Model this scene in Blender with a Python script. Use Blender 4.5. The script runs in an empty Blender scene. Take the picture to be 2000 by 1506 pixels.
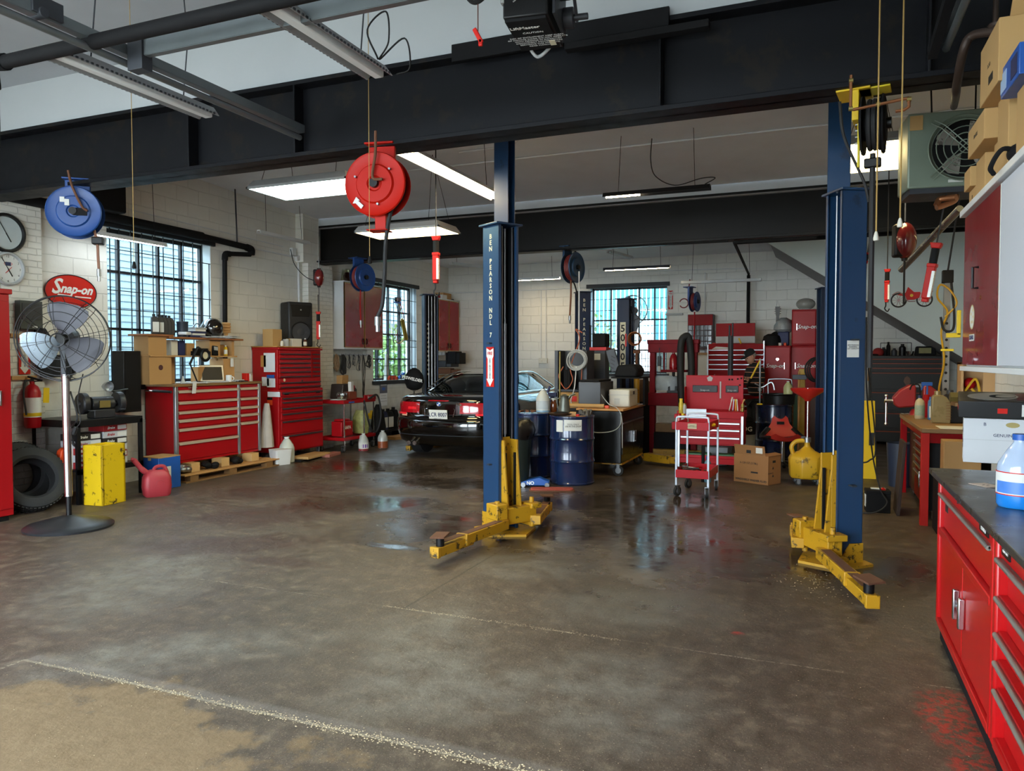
import bpy, math, random
from mathutils import Vector, Matrix, Euler
R = math.radians
random.seed(7)
scene = bpy.context.scene
COL = scene.collection

# ---------------------------------------------------------------- camera, world, exposure
EYE = 1.6
FPX, YAW, PIT = 1460.0, R(22.3), math.atan(50 / 1460)
cam_d = bpy.data.cameras.new('camera'); cam = bpy.data.objects.new('camera', cam_d); COL.objects.link(cam)
cam.location = (0, 0, EYE); cam.rotation_euler = (R(90) - PIT, 0, YAW)
cam_d.sensor_fit = 'HORIZONTAL'; cam_d.sensor_width = 36; cam_d.lens = 36 * FPX / 2000
cam_d.clip_start = .02; cam_d.clip_end = 200
scene.camera = cam
scene.view_settings.view_transform = 'Standard'; scene.view_settings.look = 'None'
scene.view_settings.exposure = 0.92; scene.view_settings.gamma = 1.0
scene.view_settings.use_curve_mapping = False
scene.cycles.max_bounces = 7; scene.cycles.diffuse_bounces = 5; scene.cycles.glossy_bounces = 4
scene.cycles.transparent_max_bounces = 12; scene.cycles.sample_clamp_indirect = 6
scene.cycles.use_denoising = True
scene.cycles.caustics_reflective = False; scene.cycles.caustics_refractive = False

w = bpy.data.worlds.new('world'); scene.world = w; w.use_nodes = True
nt = w.node_tree; nt.nodes.clear()
wo = nt.nodes.new('ShaderNodeOutputWorld'); bg = nt.nodes.new('ShaderNodeBackground')
bg.inputs[0].default_value = (.80, .92, 1.0, 1); bg.inputs[1].default_value = 8.5
nt.links.new(bg.outputs[0], wo.inputs[0])

# ---------------------------------------------------------------- helpers
def pj(x, y, X=None, Y=None, Z=None):
    """a point of the photo on the real plane X=, Y= or Z= (metres)"""
    fw = Vector((-math.sin(YAW) * math.cos(PIT), math.cos(YAW) * math.cos(PIT), -math.sin(PIT)))
    rt = Vector((math.cos(YAW), math.sin(YAW), 0)); up = rt.cross(fw)
    d = fw + rt * ((x - 1000) / FPX) + up * ((753 - y) / FPX)
    t = X / d.x if X is not None else (Y / d.y if Y is not None else (Z - EYE) / d.z)
    return Vector((0, 0, EYE)) + d * t
def sc(c):
    if isinstance(c, str):
        c = [int(c[i:i + 2], 16) / 255 for i in (0, 2, 4)]
    return tuple((x / 12.92 if x <= .04045 else ((x + .055) / 1.055) ** 2.4) for x in c) + (1,)
MATS = {}
def node(nt, t, **k):
    n = nt.nodes.new(t)
    for a, b in k.items():
        if a.startswith('i_'): n.inputs[int(a[2:])].default_value = b
        else: setattr(n, a, b)
    return n
def mat(name, col, rough=.5, metal=0, var=.12, scale=9, bump=0, coat=0, emit=None, es=1, alpha=1, rv=.12, trans=0):
    if name in MATS: return MATS[name]
    m = bpy.data.materials.new(name); m.use_nodes = True; MATS[name] = m
    nt = m.node_tree; b = nt.nodes['Principled BSDF']; c = sc(col)
    b.inputs['Base Color'].default_value = c; b.inputs['Roughness'].default_value = rough
    b.inputs['Metallic'].default_value = metal; b.inputs['Coat Weight'].default_value = coat
    b.inputs['Transmission Weight'].default_value = trans
    tc = node(nt, 'ShaderNodeTexCoord'); no = node(nt, 'ShaderNodeTexNoise')
    no.inputs['Scale'].default_value = scale; no.inputs['Detail'].default_value = 4
    nt.links.new(tc.outputs['Object'], no.inputs['Vector'])
    if var:
        mx = node(nt, 'ShaderNodeMix', data_type='RGBA')
        mx.inputs[6].default_value = tuple(x * (1 - var) for x in c[:3]) + (1,)
        mx.inputs[7].default_value = tuple(min(1, x * (1 + var)) for x in c[:3]) + (1,)
        nt.links.new(no.outputs[0], mx.inputs[0]); nt.links.new(mx.outputs[2], b.inputs['Base Color'])
    if rv:
        mr = node(nt, 'ShaderNodeMapRange'); mr.inputs[3].default_value = max(.02, rough - rv); mr.inputs[4].default_value = min(1, rough + rv)
        nt.links.new(no.outputs[0], mr.inputs[0]); nt.links.new(mr.outputs[0], b.inputs['Roughness'])
    if bump:
        bp = node(nt, 'ShaderNodeBump'); bp.inputs['Strength'].default_value = bump; bp.inputs['Distance'].default_value = .01
        n2 = node(nt, 'ShaderNodeTexNoise'); n2.inputs['Scale'].default_value = scale * 6; n2.inputs['Detail'].default_value = 5
        nt.links.new(tc.outputs['Object'], n2.inputs['Vector']); nt.links.new(n2.outputs[0], bp.inputs['Height']); nt.links.new(bp.outputs[0], b.inputs['Normal'])
    if emit:
        b.inputs['Emission Color'].default_value = sc(emit); b.inputs['Emission Strength'].default_value = es
    if alpha < 1: b.inputs['Alpha'].default_value = alpha
    return m
def worn(name, col, under, amount=.5, rough=.45, scale=14, metal=0, coat=0):
    """painted metal whose paint has chipped to what is under it"""
    if name in MATS: return MATS[name]
    m = mat(name, col, rough, metal, 0, coat=coat); nt = m.node_tree; b = nt.nodes['Principled BSDF']
    tc = node(nt, 'ShaderNodeTexCoord'); no = node(nt, 'ShaderNodeTexNoise'); no.inputs['Scale'].default_value = scale
    no.inputs['Detail'].default_value = 8; no.inputs['Roughness'].default_value = .7
    cr = node(nt, 'ShaderNodeValToRGB'); e = cr.color_ramp.elements
    e[0].position = amount; e[1].position = amount + .06; e[0].color = sc(col); e[1].color = sc(under)
    nt.links.new(tc.outputs['Object'], no.inputs['Vector']); nt.links.new(no.outputs[0], cr.inputs[0]); nt.links.new(cr.outputs[0], b.inputs['Base Color'])
    return m
def matte(m, s=.2):
    m.node_tree.nodes['Principled BSDF'].inputs['Specular IOR Level'].default_value = s; return m
def glassy(name, tint=(.9, .97, 1), gl=.12, rough=.03):
    if name in MATS: return MATS[name]
    m = bpy.data.materials.new(name); m.use_nodes = True; MATS[name] = m
    nt = m.node_tree; nt.nodes.clear(); out = node(nt, 'ShaderNodeOutputMaterial'); mx = node(nt, 'ShaderNodeMixShader')
    fr = node(nt, 'ShaderNodeLayerWeight'); pw = node(nt, 'ShaderNodeMath', operation='POWER'); pw.inputs[1].default_value = 4; nt.links.new(fr.outputs['Facing'], pw.inputs[0])
    t = node(nt, 'ShaderNodeBsdfTransparent'); t.inputs[0].default_value = (*tint, 1)
    g = node(nt, 'ShaderNodeBsdfGlossy'); g.inputs['Roughness'].default_value = rough
    ad = node(nt, 'ShaderNodeMath', operation='MAXIMUM', use_clamp=True); ad.inputs[1].default_value = gl
    nt.links.new(pw.outputs[0], ad.inputs[0]); nt.links.new(ad.outputs[0], mx.inputs[0])
    nt.links.new(t.outputs[0], mx.inputs[1]); nt.links.new(g.outputs[0], mx.inputs[2]); nt.links.new(mx.outputs[0], out.inputs[0])
    return m

class M:
    """collects shapes, then links them as ONE mesh object"""
    def __init__(s): s.v = []; s.f = []
    def add(s, vs, fs):
        k = len(s.v); s.v += [tuple(v) for v in vs]; s.f += [tuple(k + i for i in f) for f in fs]; return s
    def box(s, c, d, r=None):
        x, y, z = (a / 2 for a in d)
        vs = [Vector((i * x, j * y, k * z)) for k in (-1, 1) for j in (-1, 1) for i in (-1, 1)]
        m = Euler(r).to_matrix() if r else Matrix.Identity(3)
        return s.add([m @ v + Vector(c) for v in vs], [(0, 2, 3, 1), (4, 5, 7, 6), (0, 1, 5, 4), (2, 6, 7, 3), (0, 4, 6, 2), (1, 3, 7, 5)])
    def bx(s, x0, x1, y0, y1, z0, z1):
        return s.box(((x0 + x1) / 2, (y0 + y1) / 2, (z0 + z1) / 2), (abs(x1 - x0), abs(y1 - y0), abs(z1 - z0)))
    def cyl(s, p0, p1, r0, r1=None, n=16):
        return s.tube([p0, p1], [r0, r0 if r1 is None else r1], n)
    def tube(s, pts, r, n=8, closed=False, flat=1):
        pts = [Vector(p) for p in pts]; N = len(pts); rr = r if isinstance(r, (list, tuple)) else [r] * N
        k = len(s.v); t0 = (pts[1] - pts[0]).normalized()
        a = t0.orthogonal().normalized()
        if abs(t0.z) < .9: a = (Vector((0, 0, 1)) - t0 * t0.z).normalized()
        prev = t0
        for i, p in enumerate(pts):
            if closed: t = (pts[(i + 1) % N] - pts[i - 1])
            else: t = pts[min(i + 1, N - 1)] - pts[max(i - 1, 0)]
            t = t.normalized() if t.length > 1e-9 else prev
            q = prev.rotation_difference(t); a = (q @ a); a = (a - t * a.dot(t)).normalized(); b = t.cross(a); prev = t
            for j in range(n):
                w_ = 2 * math.pi * (j + .5) / n
                s.v.append(tuple(p + (a * math.cos(w_) * flat + b * math.sin(w_)) * rr[i]))
        for i in range(N if closed else N - 1):
            for j in range(n):
                i2 = (i + 1) % N
                s.f.append((k + i * n + j, k + i * n + (j + 1) % n, k + i2 * n + (j + 1) % n, k + i2 * n + j))
        if not closed:
            s.f.append(tuple(k + j for j in range(n))[::-1]); s.f.append(tuple(k + (N - 1) * n + j for j in range(n)))
        return s
    def lathe(s, prof, c=(0, 0, 0), ax='Z', n=24, sy=1, sx=1, cap=True):
        k = len(s.v); P = len(prof); c = Vector(c)
        for (r, z) in prof:
            for j in range(n):
                w_ = 2 * math.pi * j / n; x, y = r * math.cos(w_) * sx, r * math.sin(w_) * sy
                v = {'Z': (x, y, z), 'Y': (x, z, y), 'X': (z, x, y)}[ax]
                s.v.append(tuple(c + Vector(v)))
        for i in range(P - 1):
            for j in range(n):
                q = (k + i * n + j, k + i * n + (j + 1) % n, k + (i + 1) * n + (j + 1) % n, k + (i + 1) * n + j)
                s.f.append(q if ax != 'Y' else q[::-1])
        if cap: s.f.append(tuple(k + j for j in range(n))[::-1]); s.f.append(tuple(k + (P - 1) * n + j for j in range(n)))
        return s
    def prism(s, pts, a0, a1, ax='Y'):
        """closed 2-D outline (u,v) extruded along ax; Y: (x,z)  X: (y,z)  Z: (x,y)"""
        k = len(s.v); n = len(pts)
        for a in (a0, a1):
            for (u, v) in pts: s.v.append({'Y': (u, a, v), 'X': (a, u, v), 'Z': (u, v, a)}[ax])
        s.f.append(tuple(k + i for i in range(n))); s.f.append(tuple(k + n + i for i in range(n))[::-1])
        for i in range(n): s.f.append((k + i, k + n + i, k + n + (i + 1) % n, k + (i + 1) % n))
        return s
    def ball(s, c, r, n=16, m=10):
        r = r if isinstance(r, (tuple, list)) else (r, r, r); k = len(s.v)
        for i in range(m + 1):
            ph = math.pi * i / m
            for j in range(n):
                w_ = 2 * math.pi * j / n
                s.v.append((c[0] + r[0] * math.sin(ph) * math.cos(w_), c[1] + r[1] * math.sin(ph) * math.sin(w_), c[2] - r[2] * math.cos(ph)))
        for i in range(m):
            for j in range(n): s.f.append((k + i * n + j, k + i * n + (j + 1) % n, k + (i + 1) * n + (j + 1) % n, k + (i + 1) * n + j))
        return s
    def ring(s, c, R_, r, ax='Z', n=32, m=8, a0=0, a1=360, sx=1):
        full = (a1 - a0) >= 360; cnt = n if full else n + 1; pts = []
        for i in range(cnt):
            w_ = R(a0 + (a1 - a0) * i / n); x, y = R_ * math.cos(w_) * sx, R_ * math.sin(w_)
            pts.append(Vector(c) + Vector({'Z': (x, y, 0), 'Y': (x, 0, y), 'X': (0, x, y)}[ax]))
        return s.tube(pts, r, m, closed=full)
    def loft(s, rows, close=True, caps=True):
        """rows of points (same count each) skinned together"""
        k = len(s.v); n = len(rows[0])
        for r_ in rows: s.v += [tuple(p) for p in r_]
        for i in range(len(rows) - 1):
            for j in range(n if close else n - 1): s.f.append((k + i * n + j, k + i * n + (j + 1) % n, k + (i + 1) * n + (j + 1) % n, k + (i + 1) * n + j))
        if caps: s.f.append(tuple(k + j for j in range(n))[::-1]); s.f.append(tuple(k + (len(rows) - 1) * n + j for j in range(n)))
        return s
    def ob(s, name, m, parent=None, bv=0, ang=38, sub=0):
        me = bpy.data.meshes.new(name); me.from_pydata(s.v, [], s.f); me.update()
        import bmesh
        bm = bmesh.new(); bm.from_mesh(me); bmesh.ops.recalc_face_normals(bm, faces=bm.faces); bm.to_mesh(me); bm.free()
        me.polygons.foreach_set('use_smooth', [True] * len(me.polygons)); me.set_sharp_from_angle(angle=R(ang))
        me.materials.append(m)
        o = bpy.data.objects.new(name, me); COL.objects.link(o)
        if parent: o.parent = parent
        if bv:
            b = o.modifiers.new('edge', 'BEVEL'); b.width = bv; b.segments = 2; b.limit_method = 'ANGLE'; b.angle_limit = R(40); b.harden_normals = False
        if sub:
            b = o.modifiers.new('sub', 'SUBSURF'); b.levels = sub; b.render_levels = sub
        return o
def tag(o, label, cat, group=None, kind=None):
    o['label'] = label; o['category'] = cat
    if group: o['group'] = group
    if kind: o['kind'] = kind
    return o
def T(name, label, cat, loc=(0, 0, 0), rz=0, group=None):
    o = bpy.data.objects.new(name, None); COL.objects.link(o); o.location = loc; o.rotation_euler = (0, 0, R(rz)); o.empty_display_size = .05
    return tag(o, label, cat, group)
def S(name, m, material, label, cat, loc=(0, 0, 0), rz=0, group=None, bv=0, rot=None, sub=0, kind=None):
    o = m.ob(name, material, None, bv, sub=sub); o.location = loc; o.rotation_euler = rot if rot else (0, 0, R(rz))
    return tag(o, label, cat, group, kind)
def ST(name, m, material, bv=0, parent=None):
    o = m.ob(name, material, parent, bv)
    if not parent: o['kind'] = 'structure'
    return o
def dup(root, loc=None, rz=None, label=None, group=None, rot=None, scale=None):
    r = root.copy(); COL.objects.link(r)
    if loc is not None: r.location = loc
    if rz is not None: r.rotation_euler = (0, 0, R(rz))
    if rot is not None: r.rotation_euler = rot
    if scale is not None: r.scale = scale
    if label: r['label'] = label
    if group: r['group'] = group
    for ch in list(root.children):
        c = ch.copy(); COL.objects.link(c); c.parent = r
        for g in list(ch.children):
            d = g.copy(); COL.objects.link(d); d.parent = c
    return r
def text(body, loc, size, material, parent=None, rot=(90, 0, 0), name='lettering', ext=.0015, al='CENTER', sx=1, sp=1, bold=0, shear=0, lsp=1):
    c = bpy.data.curves.new(name, 'FONT'); c.body = body; c.size = size; c.extrude = ext; c.align_x = al; c.align_y = 'CENTER'
    c.space_character = sp; c.offset = bold; c.resolution_u = 2; c.shear = shear; c.space_line = lsp
    o = bpy.data.objects.new(name, c); COL.objects.link(o); bpy.context.view_layer.update()
    me = bpy.data.meshes.new_from_object(o); bpy.data.objects.remove(o)
    if sx != 1:
        for v in me.vertices: v.co.x *= sx
    me.materials.clear(); me.materials.append(material)
    o = bpy.data.objects.new(name, me); COL.objects.link(o); o.location = loc; o.rotation_euler = [R(a) for a in rot]
    if parent: o.parent = parent
    return o
def sp(pts, n=8):
    """smooth curve through the points"""
    P = [Vector(p) for p in pts]; P = [P[0] * 2 - P[1]] + P + [P[-1] * 2 - P[-2]]; out = []
    for i in range(1, len(P) - 2):
        a, b, c, d = P[i - 1:i + 3]
        for k in range(n):
            t = k / n
            out.append(.5 * ((2 * b) + (c - a) * t + (2 * a - 5 * b + 4 * c - d) * t * t + (3 * b - a - 3 * c + d) * t ** 3))
    return out + [P[-2]]
def rrect(w_, h, r, n=4, cx=0, cy=0):
    out = []
    for (x, y, a) in ((w_ / 2 - r, h / 2 - r, 0), (-w_ / 2 + r, h / 2 - r, 90), (-w_ / 2 + r, -h / 2 + r, 180), (w_ / 2 - r, -h / 2 + r, 270)):
        for i in range(n + 1): out.append((cx + x + r * math.cos(R(a + 90 * i / n)), cy + y + r * math.sin(R(a + 90 * i / n))))
    return out

# ---------------------------------------------------------------- shared materials
RED = matte(mat('red_enamel', 'a00d15', .38, 0, .03, 3, coat=.0, rv=.02), .35)
DRED = matte(mat('dark_red_enamel', '8e0a10', .45, 0, .05, 3), .12)
BRED = matte(mat('bright_red_paint', 'c02018', .45, 0, .05), .25)
PRED = matte(mat('press_red_paint', '760c18', .5, 0, .2), .12)
BLK = matte(mat('black_metal', '101012', .4, 0, .15), .3)
MBLK = matte(mat('matt_black', '131315', .75, 0, .2))
RUB = mat('rubber', '1b1b1d', .7, 0, .2, bump=.1)
CHR = mat('chrome', 'd8dade', .18, 1, .05, rv=.06)
ALU = mat('aluminium_trim', 'b9bdc4', .35, .8, .08)
STL = mat('steel', '8d8f92', .38, .9, .15)
GAL = mat('galvanised_steel', '7f868a', .45, .75, .22, scale=5)
WHT = mat('white_paint', 'd8dadb', .5, 0, .05)
CRM = mat('cream_plastic', 'cfccbf', .5, 0, .05)
PAP = mat('paper', 'd9dce0', .8, 0, .04)
CARD = mat('cardboard', 'a9804f', .85, 0, .1, scale=4, bump=.1)
CARD2 = mat('pale_cardboard', 'b8935f', .85, 0, .08, scale=4)
WOOD = mat('pine_wood', 'b98b55', .6, 0, .2, scale=3)
DWOOD = mat('worn_wood', '7d5c37', .7, 0, .3, scale=5)
OAK = mat('oak_edge', 'b5803f', .5, 0, .15)
BLUE = worn('lift_blue_paint', '1b3b5e', '152a44', .6, .35, 3)
NAVY = worn('dark_lift_blue', '1c2b45', '10182a', .6, .4, 3)
DRUM = mat('drum_blue', '14254a', .22, .1, .08, coat=.6)
REEL = mat('reel_blue', '1a4486', .42, 0, .1)
YEL = worn('lift_yellow_paint', 'b98a16', '35270f', .56, .5, 11)
YEL2 = worn('bright_yellow_paint', 'd9b50a', '3a2a12', .58, .5, 12)
OIL = worn('oily_yellow', 'b8901c', '5b4615', .58, .4, 6)
RUST = mat('rusty_steel', '6b4733', .8, .3, .3, bump=.2)
COP = mat('copper_pipe', 'a06a48', .4, .8, .2)
LAB = mat('label_white', 'd5d6d2', .7, 0, .03)
INK = mat('black_ink', '17181c', .6, 0, 0)
CRMT = mat('cream_lettering', 'd6cfb2', .5, 0, .03)
WTXT = mat('white_lettering', 'e6e6e2', .5, 0, 0)
CLR = mat('cloudy_plastic', 'c8ccc8', .35, 0, .05, trans=.3)
ORG = mat('orange_plastic', 'd8481c', .45, 0, .08)
BLUP = mat('blue_plastic', '1f55a8', .4, 0, .08)
DBLU = mat('dark_blue_card', '1c2550', .6, 0, .08)
DGRY = mat('dark_grey_metal', '35383e', .5, .2, .12)
LGRY = mat('light_grey_plastic', 'a6a9aa', .5, 0, .06)
YPL = mat('yellow_plastic', 'd8b312', .45, 0, .06)
SKIN = mat('skin', 'b5836a', .5, 0, .08)
# ---------------------------------------------------------------- setting: surfaces
LW, BW, FY = -8.35, 16.3, -1.2          # left wall, back wall, front wall planes
def ell_nodes(nt, pos, items, warp, edge=.25):
    """soft mask: union of ellipses (cx, cy, rx, ry, angle) on the floor, with a wandering edge"""
    last = None
    for (cx, cy, rx, ry, a) in items:
        mp = node(nt, 'ShaderNodeMapping', vector_type='TEXTURE'); mp.inputs[1].default_value = (cx, cy, 0); mp.inputs[2].default_value = (0, 0, R(a)); mp.inputs[3].default_value = (rx, ry, 1)
        nt.links.new(pos, mp.inputs[0]); ln = node(nt, 'ShaderNodeVectorMath', operation='LENGTH'); nt.links.new(mp.outputs[0], ln.inputs[0])
        ad = node(nt, 'ShaderNodeMath', operation='ADD'); nt.links.new(ln.outputs['Value'], ad.inputs[0]); nt.links.new(warp, ad.inputs[1])
        mr = node(nt, 'ShaderNodeMapRange'); mr.inputs[1].default_value = 1.0 + edge; mr.inputs[2].default_value = 1.0 - edge; nt.links.new(ad.outputs[0], mr.inputs[0])
        if last is None: last = mr.outputs[0]
        else:
            mm = node(nt, 'ShaderNodeMath', operation='MAXIMUM'); nt.links.new(last, mm.inputs[0]); nt.links.new(mr.outputs[0], mm.inputs[1]); last = mm.outputs[0]
    return last
def floor_material():
    m = bpy.data.materials.new('stained_concrete'); m.use_nodes = True; nt = m.node_tree; b = nt.nodes['Principled BSDF']; L = nt.links.new
    g = node(nt, 'ShaderNodeNewGeometry'); sx = node(nt, 'ShaderNodeSeparateXYZ'); L(g.outputs['Position'], sx.inputs[0])
    cx = node(nt, 'ShaderNodeCombineXYZ'); L(sx.outputs[0], cx.inputs[0]); L(sx.outputs[1], cx.inputs[1]); P = cx.outputs[0]
    def noise(s, d=6, r=.6):
        n = node(nt, 'ShaderNodeTexNoise'); n.inputs['Scale'].default_value = s; n.inputs['Detail'].default_value = d; n.inputs['Roughness'].default_value = r; L(P, n.inputs['Vector']); return n.outputs[0]
    def ramp(src, stops):
        r = node(nt, 'ShaderNodeValToRGB'); e = r.color_ramp.elements
        while len(e) < len(stops): e.new(.5)
        for k, (p, c) in enumerate(stops): e[k].position = p; e[k].color = sc(c) if isinstance(c, str) else (c, c, c, 1)
        L(src, r.inputs[0]); return r.outputs[0]
    def mix(f, a, c, col=True):
        x = node(nt, 'ShaderNodeMix', data_type='RGBA'); L(f, x.inputs[0])
        for q, i in ((a, 6), (c, 7)):
            if isinstance(q, str): x.inputs[i].default_value = sc(q)
            elif isinstance(q, (int, float)): x.inputs[i].default_value = (q, q, q, 1)
            else: L(q, x.inputs[i])
        return x.outputs[2]
    def mul(a, k):
        x = node(nt, 'ShaderNodeMath', operation='MULTIPLY'); L(a, x.inputs[0]); 
        if isinstance(k, (int, float)): x.inputs[1].default_value = k
        else: L(k, x.inputs[1])
        return x.outputs[0]
    wn = noise(2.2, 8, .65); wa = node(nt, 'ShaderNodeMapRange'); wa.inputs[3].default_value = -.75; wa.inputs[4].default_value = .75; L(wn, wa.inputs[0]); warp = wa.outputs[0]
    big = ramp(noise(.55, 5), [(.3, '453a31'), (.5, '54473c'), (.72, '675a4d')])
    fine = ramp(noise(9, 8, .7), [(.34, '2f261e'), (.52, '5a4d42'), (.72, '94866f')])
    c = mix(ramp(noise(3.1, 3), [(0, .45), (1, .75)]), big, fine)
    sp_ = ramp(noise(85, 3, .7), [(.28, .0), (.40, 1.0)]); c = mix(sp_, '231a13', c); c = mix(ramp(noise(120, 2, .6), [(.62, 0.0), (.68, .7)]), c, 'a39480')
    # pale worn and dried patches
    pale = ell_nodes(nt, P, [(-1.07, 4.75, .55, .4, 20), (-2.1, 5.35, .5, .3, 0), (-1.6, 3.2, .55, .3, 30), (-.9, 3.45, .4, .5, 10), (-3.3, 3.0, .8, .25, 40), (-2.0, 3.6, .3, .7, 20), (-4.6, 4.0, .5, .9, 25)], warp, .35)
    c = mix(mul(pale, mul(ramp(noise(5, 6, .7), [(.35, 0.0), (.7, 1.0)]), .75)), c, '8a877c')
    # tan sanded area on the street side of the first joint
    tan = ell_nodes(nt, P, [(-2.9, 1.2, 1.7, 1.35, 0)], warp, .06); c = mix(mul(tan, .75), c, mix(noise(14, 6, .7), '6d5536', 'a08a68'))
    # red-brown fluid stains
    red = ell_nodes(nt, P, [(-4.7, 5.0, .75, .3, 30), (-5.2, 6.2, .7, .5, 50), (-3.9, 4.75, .4, .12, 5), (-6.0, 7.4, .8, .5, 40)], warp, .25)
    c = mix(mul(red, .55), c, '3a1a16')
    rp = ell_nodes(nt, P, [(.60, 3.8, .16, .3, 0), (.62, 3.35, .12, .12, 0), (-.42, 4.5, .04, .03, 0)], warp, .2); c = mix(mul(rp, mul(ramp(noise(22, 5, .7), [(.45, 0.0), (.55, 1.0)]), .9)), c, 'b0362c')
    # oily / wet areas: darker and much smoother
    wet = ell_nodes(nt, P, [(-4.5, 7.1, .9, .45, 10), (-4.5, 8.6, 1.2, .5, 0), (-3.4, 6.7, .8, .2, 0), (-3.35, 5.5, .35, .09, 0), (-2.1, 6.6, .8, .5, 60), (-1.7, 8.3, 1.2, .9, 0), (-1.2, 6.7, .7, 1.0, 0), (-.6, 6.2, .4, .8, 0), (-2.9, 6.3, 1.0, .8, 0), (-2.5, 7.9, 1.4, .35, 0), (-6.0, 9.5, 1.4, .7, 0), (.0, 6.3, .9, .5, 0), (-1.55, 6.9, .62, 2.1, 15)], warp, .55)
    c = mix(mul(wet, .6), c, '1f1915')
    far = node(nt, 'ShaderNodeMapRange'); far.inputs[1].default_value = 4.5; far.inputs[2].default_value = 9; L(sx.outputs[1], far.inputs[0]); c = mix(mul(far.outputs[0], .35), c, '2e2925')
    # saw-cut joints with pale grit in them
    def line(axis, at, w_, lo, hi, o=0):
        s = node(nt, 'ShaderNodeMath', operation='SUBTRACT'); L(sx.outputs[axis], s.inputs[0]); s.inputs[1].default_value = at
        s2 = node(nt, 'ShaderNodeMath', operation='ADD'); L(s.outputs[0], s2.inputs[0]); L(mul(warp, .025), s2.inputs[1])
        a = node(nt, 'ShaderNodeMath', operation='ABSOLUTE'); L(s2.outputs[0], a.inputs[0])
        r = node(nt, 'ShaderNodeMapRange'); r.inputs[1].default_value = w_; r.inputs[2].default_value = w_ * .4; L(a.outputs[0], r.inputs[0])
        k1 = node(nt, 'ShaderNodeMath', operation='GREATER_THAN'); L(sx.outputs[1 - axis], k1.inputs[0]); k1.inputs[1].default_value = lo
        k2 = node(nt, 'ShaderNodeMath', operation='LESS_THAN'); L(sx.outputs[1 - axis], k2.inputs[0]); k2.inputs[1].default_value = hi
        return mul(mul(r.outputs[0], k1.outputs[0]), k2.outputs[0])
    gr = ramp(noise(60, 3, .7), [(.42, '4a443c'), (.55, 'b3a891')])
    l1 = line(1, 2.66, .013, -3.9, 3); l2 = line(1, 4.14, .009, -4.2, 3); l3 = line(0, -3.9, .012, -2, 2.66); l4 = line(0, -2.45, .012, 4.14, 7)
    l1b = line(1, 2.70, .05, -3.9, 3); c = mix(mul(l1b, .35), c, '8d8780'); c = mix(l1, c, mix(noise(70, 3, .6), '5d554b', 'b5aa95')); c = mix(mul(l2, mul(ramp(noise(3, 3), [(.4, .15), (.6, 1.0)]), .8)), c, gr); c = mix(mul(l3, .8), c, gr); c = mix(mul(l4, .6), c, '26211c')
    L(c, b.inputs['Base Color'])
    ro = ramp(noise(4.5, 7, .65), [(.3, .34), (.7, .62)]); ro = mix(wet, ro, mix(ramp(noise(5, 4, .6), [(.35, 0.0), (.65, 1.0)]), .06, .22)); ro = mix(mul(tan, .8), ro, .8)
    L(ro, b.inputs['Roughness']); b.inputs['Specular IOR Level'].default_value = .5
    bp = node(nt, 'ShaderNodeBump'); bp.inputs['Strength'].default_value = .35; bp.inputs['Distance'].default_value = .02
    L(mix(wet, noise(22, 7, .7), mix(ramp(noise(2, 2), [(0, .22), (1, .22)]), .5, noise(7, 4, .6))), bp.inputs['Height']); L(bp.outputs[0], b.inputs['Normal'])
    return m
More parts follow.
